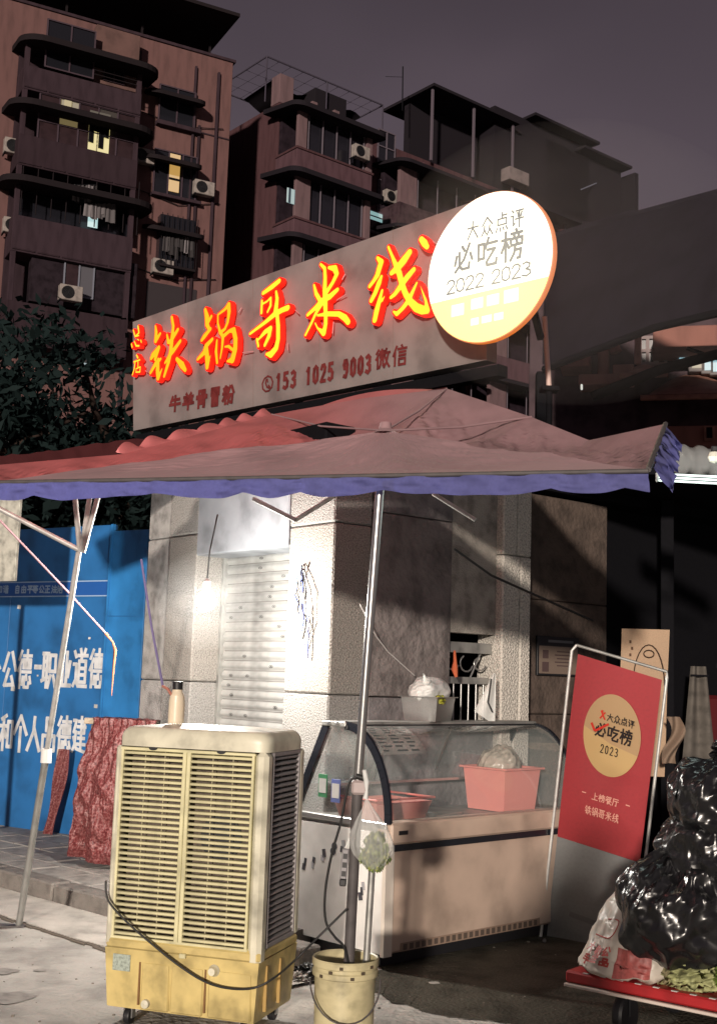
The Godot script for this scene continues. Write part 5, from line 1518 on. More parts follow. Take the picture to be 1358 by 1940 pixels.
	var vr := thing("violet_rope", "thin violet rope running down to the bottle on the cooler", "rope", Transform3D(Basis(), at(290, 1180, 6.0)))
	part(vr, "rope", mb().tube([at(268, 1060, 6.3) - vr.position, at(288, 1190, 6.1) - vr.position, at(309, 1300, 5.75) - vr.position], 0.006, 6), mat(col(0.2, 0.17, 0.35), 0.9))
	part(vr, "tail", mb().tube([at(309, 1300, 5.74) - vr.position, at(318, 1305, 5.7) - vr.position, at(326, 1318, 5.7) - vr.position], 0.007, 6), mat(col(0.4, 0.16, 0.12), 0.9))

# ---------------------------------------------------------------- glass display case
var case_xf: Transform3D
const CL := 1.74
func display_case() -> void:
	var o := gnd(727, 1840)
	case_xf = frame(o, Vector3(0.72, 0, -0.694))   # +x along the front to the right, +z towards the street
	var r := thing("display_case", "refrigerated food display case with a curved glass front behind the bucket", "display case", case_xf)
	var D := 0.8
	var beige := mat(col(0.6, 0.46, 0.37), 0.45, grime, 0.5)
	var white := mat(col(0.74, 0.73, 0.71), 0.45, grime, 0.4)
	part(r, "body", mb().cbox(Vector3(CL / 2, 0.37, -D / 2), Vector3(CL, 0.58, D), 0.012), beige)
	part(r, "side_panel", mb().cbox(Vector3(-0.006, 0.4, -D / 2), Vector3(0.012, 0.64, D - 0.01), 0.004), white)
	part(r, "corner_strip", mb().box(Vector3(-0.014, 0.07, -0.02), Vector3(0.05, 0.7, 0.006)), mat(col(0.66, 0.6, 0.53), 0.45))
	part(r, "base_frame", mb().box(Vector3(0.05, 0.0, -D + 0.05), Vector3(CL - 0.05, 0.08, -0.08)), M.black)
	part(r, "slot_strip", mb().box(Vector3(0.04, 0.62, -0.1), Vector3(CL + 0.015, 0.66, 0.014)), M.black_gloss)
	part(r, "counter_band", mb().cbox(Vector3(CL / 2 + 0.02, 0.715, -0.03), Vector3(CL + 0.04, 0.115, 0.12), 0.012), beige)
	part(r, "maker_plate", mb().cbox(Vector3(0.09, 0.72, 0.0315), Vector3(0.07, 0.022, 0.003)), M.black)
	part(r, "deck", mb().box(Vector3(0.01, 0.7, -D + 0.01), Vector3(CL - 0.01, 0.745, -0.09)), M.steel_dull)
	part(r, "side_rail", mb().cbox(Vector3(-0.004, 0.755, -D / 2), Vector3(0.03, 0.035, D), 0.006), M.steel)
	var grl := part(r, "vent_grille", mb().box(Vector3(0.12, 0.085, 0.0015), Vector3(1.35, 0.13, 0.004)), mat(col(0.28, 0.2, 0.15), 0.6))
	for k in 24:
		part(grl, "vent_slot", mb().box(Vector3(0.14 + k * 0.05, 0.092, 0.0045), Vector3(0.17 + k * 0.05, 0.123, 0.006)), mat(col(0.1, 0.075, 0.06), 0.6))
	# glass hood
	var prof := func(t: float) -> Vector2:   # y, z along the curved front
		var an := t * PI / 2
		return Vector2(0.765 + 0.515 * sin(an), -0.005 - 0.36 * (1.0 - cos(an)))
	var gl := glass(Color(0.9, 0.95, 0.94), 0.1, 0.03)
	part(r, "front_glass", mb().grid(func(u, v): return Vector3(0.02 + u * (CL - 0.04), prof.call(v).x, prof.call(v).y), 2, 24), gl)
	for x in [0.006, CL - 0.006]:
		var pts := []
		for k in 17:
			var q: Vector2 = prof.call(k / 16.0)
			pts.append(Vector3(x, q.x, q.y))
		var bb := mb()
		for k in 16:
			bb.bar(pts[k], pts[k + 1] + (pts[k + 1] - pts[k]) * 0.06, 0.045 if x < 1.0 else 0.02, 0.018, Vector3(1, 0, 0).cross(pts[k + 1] - pts[k]).normalized())
		part(r, "curved_frame", bb, M.black_gloss)
		var sg := mb()
		for k in 16:
			sg.quad(pts[k], pts[k + 1], Vector3(x, pts[k + 1].y, -0.5 - 0.25 * (1.27 - pts[k + 1].y) / 0.5), Vector3(x, pts[k].y, -0.5 - 0.25 * (1.27 - pts[k].y) / 0.5), Vector3(-1, 0, 0))
		part(r, "side_glass", sg, glass(Color(0.9, 0.95, 0.94), 0.1, 0.03))
		part(r, "rear_post", mb().bar(Vector3(x, 1.27, -0.52), Vector3(x, 0.77, -0.77), 0.05, 0.03, Vector3(0, 0, 1)), M.black_gloss)
	part(r, "top_plate", mb().cbox(Vector3(CL / 2, 1.285, -0.45), Vector3(CL + 0.03, 0.03, 0.2), 0.006), M.steel_dull)
	part(r, "top_edge", mb().cbox(Vector3(CL / 2, 1.272, -0.352), Vector3(CL + 0.02, 0.026, 0.03), 0.004), M.black)
	for z in [-0.41, -0.48]:
		part(r, "bolt", mb().lathe([Vector2(0.001, 0.012), Vector2(0.01, 0.01), Vector2(0.012, 0)], Transform3D(Basis(Vector3(0, 0, 1), PI / 2), Vector3(-0.016, 1.286, z)), 8), M.steel)
	part(r, "rear_glass", mb().grid(func(u, v): return Vector3(0.03 + u * (CL - 0.06), lerpf(1.265, 0.78, v), lerpf(-0.53, -0.77, v)), 1, 1), glass(Color(0.8, 0.85, 0.85), 0.16, 0.05))
	for x in [0.55, 1.1]:
		part(r, "sliding_door_frame", mb().bar(Vector3(x, 1.27, -0.535), Vector3(x, 0.77, -0.775), 0.03, 0.015, Vector3(0, 0, 1)), M.steel)
	part(r, "inner_shelf", mb().box(Vector3(0.05, 0.93, -0.7), Vector3(CL - 0.05, 0.936, -0.52)), glass(Color(0.85, 0.9, 0.9), 0.2, 0.05))
	part(r, "shelf_edge", mb().box(Vector3(0.05, 0.925, -0.52), Vector3(CL - 0.05, 0.94, -0.51)), M.steel)
	# printed price list pasted inside the glass
	var pc := mat(col(0.45, 0.42, 0.39), 0.7)
	part(r, "price_list", mb().grid(func(u, v): return Vector3(0.07 + u * 0.36, prof.call(0.92 - v * 0.42).x, prof.call(0.92 - v * 0.42).y - 0.012), 2, 8), glass(Color(0.7, 0.68, 0.65), 0.35, 0.2))
	for row in 9:
		for cc in 3:
			var w := 0.04 + 0.05 * rng.randf()
			var t := 0.9 - row * 0.044
			var q: Vector2 = prof.call(t)
			var q2: Vector2 = prof.call(t - 0.018)
			var x := 0.085 + cc * 0.115
			part(r, "price_line", mb().grid(func(u, v): return Vector3(x + u * w, lerpf(q.x, q2.x, v), lerpf(q.y, q2.y, v) - 0.009), 1, 1), M.black)
	# payment cards and small stickers on the white side
	for q in [[-0.52, 0.93, 0.075, 0.13, mat(col(0.05, 0.22, 0.1), 0.5)], [-0.41, 0.91, 0.075, 0.13, mat(col(0.12, 0.16, 0.4), 0.5)]]:
		part(r, "payment_card", mb().cbox(Vector3(-0.012, q[1], q[0]), Vector3(0.004, q[3], q[2]), 0.001), q[4])
		part(r, "card_label", mb().cbox(Vector3(-0.0145, q[1], q[0]), Vector3(0.002, q[3] * 0.62, q[2] * 0.8)), M.white_dirty)
	var ink := mat(col(0.06, 0.06, 0.07), 0.6)
	for k in 17:
		var z := -0.1 - 0.64 * fmod(k * 0.377 + 0.1, 1.0)
		var y := 0.36 + 0.3 * fmod(k * 0.613 + 0.2, 1.0)
		if k % 4 == 1:
			part(r, "sticker", mb().lathe([Vector2(0.022, 0.0), Vector2(0.022, 0.002), Vector2(0, 0.002)], Transform3D(Basis(Vector3(0, 0, 1), PI / 2), Vector3(-0.012, y, z)), 14), ink)
		else:
			part(r, "sticker", mb().cbox(Vector3(-0.0135, y, z), Vector3(0.002, 0.03 + 0.02 * rng.randf(), 0.018 + 0.014 * rng.randf()), 0.0, Basis(Vector3.RIGHT, (rng.randf() - 0.5) * 0.5)), ink if k % 3 else mat(col(0.3, 0.3, 0.32), 0.6))
	# what stands inside: pink bins and trays
	var pink := mat(col(0.72, 0.27, 0.24), 0.4)
	pink.subsurf_scatter_enabled = true; pink.subsurf_scatter_strength = 0.1
	var bin := thing("pink_bin", "tall pink plastic bin inside the right end of the glass case", "bin", case_xf * Transform3D(Basis(), Vector3(1.36, 0.75, -0.32)))
	var taper := func(w: float, d: float, h: float) -> MB:
		var b := mb()
		var k := 0.86
		for s in [[-1, 0], [1, 0], [0, -1], [0, 1]]:
			var e := Vector3(s[0], 0, s[1])
			var f := Vector3(s[1], 0, s[0]).abs()
			for inner in [1.0, 0.955]:
				var lo: Vector3 = Vector3(e.x * w / 2 * k, 0, e.z * d / 2 * k) * inner
				var hi: Vector3 = Vector3(e.x * w / 2, h, e.z * d / 2) * Vector3(inner, 1, inner)
				var fl: Vector3 = Vector3(f.x * w / 2 * k, 0, f.z * d / 2 * k) * inner
				var fh: Vector3 = Vector3(f.x * w / 2, 0, f.z * d / 2) * inner
				b.quad(lo - fl, lo + fl, hi + fh, hi - fh, e * (1 if inner == 1.0 else -1))
		b.box(Vector3(-w / 2 * k, 0, -d / 2 * k), Vector3(w / 2 * k, 0.006, d / 2 * k))
		return b
	part(bin, "wall", taper.call(0.36, 0.34, 0.26), pink)
	part(bin, "rim", mb().cbox(Vector3(0, 0.262, 0.178), Vector3(0.4, 0.014, 0.03), 0.004).cbox(Vector3(0, 0.262, -0.178), Vector3(0.4, 0.014, 0.03), 0.004).cbox(Vector3(0.187, 0.262, 0), Vector3(0.03, 0.0135, 0.34), 0.004).cbox(Vector3(-0.187, 0.262, 0), Vector3(0.03, 0.0135, 0.34), 0.004), pink)
	var bag := thing("food_bag", "clear bag of pale food standing out of the pink bin", "bag", case_xf * Transform3D(Basis(), Vector3(1.36, 0.94, -0.34)))
	part(bag, "film", mb().grid(blob.bind(Vector3(0, 0.05, 0), Vector3(0.14, 0.15, 0.13), 0.016, 3.0, 3.0), 40, 26), mat(col(0.42, 0.38, 0.32), 0.3, null, 1, crumple, 0.5))
	var tr := thing("salmon_tray", "low salmon-pink tray at the left end inside the glass case", "tray", case_xf * Transform3D(Basis(), Vector3(0.34, 0.75, -0.38)))
	part(tr, "wall", taper.call(0.46, 0.36, 0.1), mat(col(0.5, 0.2, 0.17), 0.45))
	part(tr, "rim", mb().cbox(Vector3(0, 0.12, 0.185), Vector3(0.49, 0.012, 0.02), 0.003).cbox(Vector3(-0.235, 0.12, 0), Vector3(0.02, 0.0115, 0.36), 0.003).cbox(Vector3(0.235, 0.12, 0), Vector3(0.02, 0.0115, 0.36), 0.003), mat(col(0.5, 0.14, 0.12), 0.45))
	part(tr, "rib", mb().box(Vector3(-0.22, 0.095, 0.178), Vector3(0.22, 0.1, 0.184)), mat(col(0.4, 0.1, 0.09), 0.45))
	var tr2 := thing("ladle", "thin steel ladle lying on the glass case deck between tray and bin", "ladle", case_xf * Transform3D(Basis(Vector3.UP, 0.1), Vector3(0.72, 0.755, -0.22)))
	part(tr2, "handle", mb().tube([Vector3(-0.12, 0, 0), Vector3(0.16, 0.004, 0)], 0.006, 6), M.steel)
	part(tr2, "bowl", mb().lathe([Vector2(0.001, 0), Vector2(0.03, 0.008), Vector2(0.04, 0.03)], Transform3D(Basis(), Vector3(-0.15, -0.005, 0)), 12), M.steel)
	# steel pan and bag on top
	var pan := thing("steel_pan", "deep square steel pan standing on top of the display case", "pan", case_xf * Transform3D(Basis(Vector3.UP, 0.35), Vector3(0.8, 1.3, -0.46)))
	part(pan, "wall", taper.call(0.3, 0.24, 0.145), M.steel)
	part(pan, "rim", mb().cbox(Vector3(0, 0.147, 0.125), Vector3(0.34, 0.006, 0.02), 0.002).cbox(Vector3(0, 0.147, -0.125), Vector3(0.34, 0.006, 0.02), 0.002).cbox(Vector3(0.157, 0.147, 0), Vector3(0.02, 0.0055, 0.24), 0.002).cbox(Vector3(-0.157, 0.147, 0), Vector3(0.02, 0.0055, 0.24), 0.002), M.steel)
	var pb := thing("carrier_bag", "white plastic carrier bag lying in the steel pan with a handle sticking up", "bag", pan.transform * Transform3D(Basis(), Vector3(0, 0.1, 0)))
	part(pb, "film", mb().grid(blob.bind(Vector3(0, 0.075, 0), Vector3(0.155, 0.095, 0.12), 0.009, 3.0, 8.0), 56, 34), film(0.72))
	part(pb, "handle", mb().grid(func(u, v): return Vector3(-0.1 - 0.09 * u, 0.12 + 0.06 * u + 0.012 * sin(u * 9.0), 0.04) + Vector3(0.0, 0.018 * cos(v * TAU), 0.02 * sin(v * TAU)) * (0.7 + 0.5 * sin(u * 5.0)), 10, 8), film(0.7))
	part(pb, "yellow_pack", mb().grid(blob.bind(Vector3(-0.06, 0.03, 0.1), Vector3(0.06, 0.028, 0.03), 0.008, 9.0, 1.0), 18, 12), mat(col(0.5, 0.5, 0.06), 0.4))
	var hb := thing("hanging_bag", "white bag with a black strap hanging from the window bars", "bag", Transform3D(Basis(), at(922, 1330, 7.9)))
	var hx := 7.9 / 2300.0
	part(hb, "sheet", mb().grid(func(u, v): return Vector3(lerpf(10, lerpf(-24, 10, clampf(u, 0, 1)), clampf(v, 0, 1)) * hx + u * 6 * hx, (46 - v * (72 + 26.0 * u) + 26) * hx - 0.06, 0.02 * sin(u * 5.0) + 0.03 * sin(v * 3.0)), 8, 10), film(0.7))
	part(hb, "strap", mb().tube([Vector3(0.02, 0.15, 0.05), Vector3(0.0, 0.0, 0.06), Vector3(0.03, -0.06, 0.05)], 0.006, 5), M.black)
	var rg := thing("orange_rag", "twisted orange rag tied to the window bars above the steel pan", "rag", Transform3D(Basis(), at(860, 1268, 7.9)))
	part(rg, "cloth", mb().tube([Vector3(0, 0.12, 0), Vector3(0.003, 0.05, 0.02), Vector3(0.0, 0.0, 0.03), Vector3(0.012, -0.05, 0.03)], [0.008, 0.012, 0.022, 0.01], 8), mat(col(0.5, 0.12, 0.05), 0.9))

func film(a: float) -> StandardMaterial3D:
	var m := mat(Color(0.92, 0.93, 0.92, a), 0.35, null, 3.0, crumple, 0.12)
	m.transparency = BaseMaterial3D.TRANSPARENCY_ALPHA
	m.backlight_enabled = true; m.backlight = Color(0.4, 0.4, 0.4)
	return m

func blob(u: float, v: float, c: Vector3, rad: Vector3, amp: float, fr: float, sd: float) -> Vector3:
	var th := u * TAU
	var ph := clampf(v, 0.0, 1.0) * PI
	var d := Vector3(sin(ph) * cos(th), cos(ph), sin(ph) * sin(th))
	var q := d * fr * 0.35 + Vector3(sd * 3.1, sd * 1.7, sd)
	var w := noise_b.get_noise_3dv(q) * amp + noise_a.get_noise_3dv(q * 0.7) * amp * 1.4
	return c + d * rad + d * w

# ---------------------------------------------------------------- evaporative cooler
func cooler() -> void:
	var q0 := gnd(484, 1982)
	var xf := frame(q0, Vector3(0.951, 0, 0.309))
	xf.origin -= xf.basis.x * 0.0
	var W := 0.735
	var D := 0.46
	var H := 1.3
	# local: x from -W (left) to 0 (front right corner), z from 0 (front) back to -D
	var r := thing("air_cooler", "big cream and yellow wheeled air cooler at the front left of the stall", "air cooler", xf)
	var cream := mat(col(0.78, 0.75, 0.59), 0.4, blotch, 1.2)
	var yellow := mat(col(0.72, 0.57, 0.23), 0.4, blotch, 1.2)
	var straw := mat(col(0.82, 0.77, 0.47), 0.4, grime, 1.0)
	var greyp := mat(col(0.3, 0.28, 0.28), 0.5, grain, 2.0)
	# tank
	var tank := mb()
	var yb := 0.085
	var yt := 0.335
	for sd in 4:
		var a := [Vector3(-W, 0, 0), Vector3(0, 0, 0), Vector3(0, 0, -D), Vector3(-W, 0, -D)]
		var c := Vector3(-W / 2, 0, -D / 2)
		var p: Vector3 = a[sd]
		var q: Vector3 = a[(sd + 1) % 4]
		var k := 0.95
		tank.quad(c + (p - c) * k + Vector3(0, yb, 0), c + (q - c) * k + Vector3(0, yb, 0), q + Vector3(0, yt, 0), p + Vector3(0, yt, 0), (p + q) / 2 - c)
	tank.box(Vector3(-W + 0.02, yb - 0.004, -D + 0.02), Vector3(-0.02, yb + 0.004, -0.02))
	part(r, "tank", tank, yellow)
	part(r, "waist_band", mb().cbox(Vector3(-W / 2, 0.355, -D / 2), Vector3(W + 0.004, 0.05, D + 0.004), 0.012), yellow)
	# grooves and raised faces on the tank front
	for x in [-W + 0.175, -0.245]:
		part(r, "tank_groove", mb().box(Vector3(x - 0.004, yb + 0.02, -0.016), Vector3(x + 0.004, yt - 0.05, 0.0005)), mat(col(0.2, 0.1, 0.03), 0.6))
	for q in [[-W + 0.185, -W + 0.32], [-W + 0.327, -0.255], [-0.23, -0.03]]:
		part(r, "tank_panel", mb().cbox(Vector3((q[0] + q[1]) / 2, (yb + yt) / 2 - 0.022, -0.008), Vector3(q[1] - q[0], yt - yb - 0.05, 0.016), 0.006), yellow)
	for q in [[-0.26, 0.02], [-0.1, 0.012]]:
		part(r, "tank_rib", mb().box(Vector3(-0.012, yb + 0.03, q[0] - 0.006), Vector3(0.003, yt - 0.03, q[0] + 0.006)), mat(col(0.4, 0.26, 0.08), 0.5))
	part(r, "knob", mb().lathe([Vector2(0.001, 0.03), Vector2(0.016, 0.03), Vector2(0.02, 0.012), Vector2(0.026, 0)], Transform3D(Basis(Vector3.RIGHT, PI / 2), Vector3(-0.205, 0.285, 0.0)), 14), cream)
	part(r, "drain_plug", mb().lathe([Vector2(0.001, 0.04), Vector2(0.018, 0.036), Vector2(0.022, 0.0)], Transform3D(Basis(Vector3.RIGHT, PI / 2), Vector3(-0.52, 0.115, -0.02)), 14), cream)
	part(r, "clip", mb().cbox(Vector3(-W / 2 + 0.015, 0.333, 0.008), Vector3(0.03, 0.02, 0.02), 0.003), straw)
	part(r, "rating_label", mb().cbox(Vector3(-W + 0.085, 0.275, -0.003), Vector3(0.085, 0.07, 0.012), 0.001), mat(col(0.45, 0.52, 0.45), 0.5, blotch, 14.0))
	# cabinet: corner posts, sides, rounded top
	var y0 := 0.378
	var y1 := H - 0.085
	part(r, "corner_post", mb().cbox(Vector3(-0.028, (y0 - 0.06 + y1) / 2, -0.035), Vector3(0.062, y1 - y0 + 0.06, 0.075), 0.018), cream)
	part(r, "corner_post", mb().cbox(Vector3(-W + 0.012, (y0 - 0.03 + y1) / 2, -0.035), Vector3(0.03, y1 - y0 + 0.03, 0.075), 0.01), cream)
	part(r, "corner_post", mb().cbox(Vector3(-0.012, (y0 + y1) / 2, -D + 0.025), Vector3(0.03, y1 - y0, 0.055), 0.01), cream)
	part(r, "corner_post", mb().cbox(Vector3(-W + 0.012, (y0 + y1) / 2, -D + 0.025), Vector3(0.03, y1 - y0, 0.055), 0.01), cream)
	part(r, "back_panel", mb().box(Vector3(-W + 0.03, y0, -D), Vector3(-0.03, y1, -D + 0.012)), cream)
	part(r, "left_panel", mb().box(Vector3(-W + 0.004, y0, -D + 0.04), Vector3(-W + 0.012, y1, -0.04)), cream)
	var top := func(u: float, v: float) -> Vector3:
		# superellipse loft: v 0..1 from the lower rim over the shoulder to the middle of the lid
		var an := u * TAU
		var e := 0.22
		var cx := pow(absf(cos(an)), e) * signf(cos(an))
		var cz := pow(absf(sin(an)), e) * signf(sin(an))
		var t := clampf(v, 0, 1)
		var k := 1.0
		var y := y1
		if t < 0.25:
			y = y1 + t / 0.25 * 0.035
		elif t < 0.65:
			var a2 := (t - 0.25) / 0.4 * PI / 2
			y = y1 + 0.035 + 0.052 * sin(a2)
			k = 1.0 - 0.05 * (1.0 - cos(a2)) / (W / 2) 
		else:
			k = lerpf(1.0 - 0.05 / (W / 2), 0.0, (t - 0.65) / 0.35)
			y = y1 + 0.087 + 0.012 * sin((t - 0.65) / 0.35 * PI / 2)
		return Vector3(-W / 2 + cx * (W / 2 + 0.004) * k, y, -D / 2 + cz * (D / 2 + 0.004) * k)
	part(r, "lid", mb().grid(top, 96, 30), cream)
	# front grille: two framed columns of slats, honeycomb pad and fan behind
	part(r, "inner_box", mb().box(Vector3(-W + 0.03, y0, -D + 0.03), Vector3(-0.06, y1, -0.2)), mat(col(0.035, 0.028, 0.022), 0.9))
	var pad := mat(col(0.12, 0.095, 0.075), 0.9, blotch, 6.0)
	part(r, "cooling_pad", mb().box(Vector3(-W + 0.035, y0 + 0.01, -0.1), Vector3(-0.065, y1 - 0.01, -0.09)), pad)
	var fan := mb().lathe([Vector2(0, 0.001), Vector2(0.1, 0.0), Vector2(0.11, -0.03)], Transform3D(Basis(Vector3.RIGHT, PI / 2), Vector3(-0.24, 0.83, -0.085)), 18)
	part(r, "fan_hub", fan, M.black)
	var xl := -W + 0.024
	var xr := -0.062
	var xm := (xl + xr) / 2
	var gt := y1 - 0.012
	var gb := y0 + 0.002
	for q in [[xl, xl + 0.012], [xm - 0.02, xm - 0.001], [xm + 0.001, xm + 0.02], [xr - 0.012, xr]]:
		part(r, "grille_frame", mb().cbox(Vector3((q[0] + q[1]) / 2, (gt + gb) / 2, -0.012), Vector3(q[1] - q[0], gt - gb, 0.022), 0.003), straw)
	for q in [[gt, 0.014], [gb, 0.012]]:
		part(r, "grille_frame", mb().cbox(Vector3(xm, q[0], -0.012), Vector3(xr - xl + 0.008, q[1], 0.0225), 0.003), straw)
	var n := 33
	for cidx in 2:
		var xa: float = [xl + 0.012, xm + 0.02][cidx]
		var xb: float = [xm - 0.02, xr - 0.012][cidx]
		var sl := mb().cbox(Vector3.ZERO, Vector3(xb - xa, 0.0115, 0.014), 0.002, Basis(Vector3.RIGHT, 0.2)).mesh()
		for k in n:
			var s := part(r, "slat", sl, straw)
			s.position = Vector3((xa + xb) / 2, lerpf(gb + 0.018, gt - 0.018, k / (n - 1.0)) , -0.012)
			s.rotation.x = (rng.randf() - 0.5) * 0.05
		for k in 2:
			part(r, "grille_rib", mb().box(Vector3(lerpf(xa, xb, (k + 1) / 3.0) - 0.002, gb, -0.034), Vector3(lerpf(xa, xb, (k + 1) / 3.0) + 0.002, gt, -0.026)), mat(col(0.4, 0.36, 0.24), 0.5))
		part(r, "finger_notch", mb().lathe([Vector2(0.013, -0.003), Vector2(0.013, 0.001), Vector2(0, 0.001)], Transform3D(Basis(Vector3.RIGHT, PI / 2) * Basis.from_scale(Vector3(1.6, 1, 0.7)), Vector3((xa + xb) / 2, gt + 0.006, 0.001)), 16), M.black)
	# right side grille
	var za := -0.075
	var zb := -D + 0.05
	part(r, "side_pad", mb().box(Vector3(-0.058, y0, zb), Vector3(-0.05, y1, za)), mat(col(0.1, 0.09, 0.085), 0.9, grain, 8.0))
	for q in [[za, za - 0.012], [zb + 0.012, zb]]:
		part(r, "side_grille_frame", mb().cbox(Vector3(-0.008, (y0 + y1) / 2, (q[0] + q[1]) / 2), Vector3(0.02, y1 - y0, 0.012), 0.003), greyp)
	for y in [y0 + 0.01, y1 - 0.01]:
		part(r, "side_grille_frame", mb().cbox(Vector3(-0.008, y, (za + zb) / 2), Vector3(0.0205, 0.02, za - zb), 0.003), greyp)
	var ss := mb().cbox(Vector3.ZERO, Vector3(0.02, 0.0095, za - zb - 0.024), 0.002, Basis(Vector3(0, 0, 1), -0.35)).mesh()
	for k in n:
		var s := part(r, "side_slat", ss, greyp)
		s.position = Vector3(-0.012, lerpf(y0 + 0.03, y1 - 0.03, k / (n - 1.0)), (za + zb) / 2)
	for k in 3:
		part(r, "side_rib", mb().box(Vector3(-0.03, y0, lerpf(za, zb, (k + 1) / 4.0) - 0.002), Vector3(-0.024, y1, lerpf(za, zb, (k + 1) / 4.0) + 0.002)), greyp)
	# castors
	for q in [[-W + 0.1, -0.07], [-0.08, -0.07], [-W + 0.1, -D + 0.07], [-0.08, -D + 0.07]]:
		var w := part(r, "castor", mb().cbox(Vector3(q[0], 0.078, q[1]), Vector3(0.05, 0.012, 0.05), 0.003).box(Vector3(q[0] - 0.022, 0.03, q[1] - 0.015), Vector3(q[0] - 0.016, 0.078, q[1] + 0.015)).box(Vector3(q[0] + 0.016, 0.03, q[1] - 0.015), Vector3(q[0] + 0.022, 0.078, q[1] + 0.015)), M.steel)
		part(w, "tyre", mb().lathe([Vector2(0.001, -0.013), Vector2(0.034, -0.013), Vector2(0.036, -0.008), Vector2(0.036, 0.008), Vector2(0.034, 0.013), Vector2(0.001, 0.013)], Transform3D(Basis(Vector3(0, 0, 1), PI / 2), Vector3(q[0], 0.037, q[1])), 18), M.black)
	# bottle on the lid
	var bt := thing("plastic_bottle", "cream plastic bottle with a black cap standing on the air cooler", "bottle", xf * Transform3D(Basis(), Vector3(-W + 0.17, H + 0.012, -0.24)))
	part(bt, "body", mb().lathe([Vector2(0.001, 0), Vector2(0.036, 0), Vector2(0.038, 0.01), Vector2(0.038, 0.1), Vector2(0.034, 0.13), Vector2(0.024, 0.15), Vector2(0.022, 0.16)], Transform3D(), 20), mat(col(0.72, 0.62, 0.47), 0.35))
	part(bt, "cap", mb().lathe([Vector2(0.024, 0.158), Vector2(0.024, 0.195), Vector2(0.001, 0.197)], Transform3D(), 16), M.black)
	# power cable slung across the front
	var cb := thing("power_cable", "black power cable drooping across the air cooler to the bucket pole", "cable", xf)
	var pts := []
	for q in [[201, 1668, 0.03], [205, 1705, 0.035], [240, 1746, 0.035], [283, 1784, 0.035], [335, 1826, 0.035], [385, 1858, 0.035], [430, 1872, 0.035], [480, 1872, 0.035], [520, 1852, 0.02]]:
		pts.append(hit(xf, q[0], q[1], 2, q[2]))
	var pin := xf.affine_inverse() * at(606, 1772, 5.05)
	pts.append(xf.affine_inverse() * at(560, 1818, 5.0)); pts.append(pin); pts.append(xf.affine_inverse() * at(657, 1722, 5.06))
	part(cb, "cord", mb().tube(smooth_path(pts, 5), 0.0048, 7), M.cable)

func smooth_path(p: Array, n: int) -> Array:
	var out := []
	for i in p.size() - 1:
		var a: Vector3 = p[maxi(i - 1, 0)]
		var b: Vector3 = p[i]
		var c: Vector3 = p[i + 1]
		var d: Vector3 = p[mini(i + 2, p.size() - 1)]
		for k in n:
			out.append(b.cubic_interpolate(c, a, d, float(k) / n))
	out.append(p[-1])
	return out

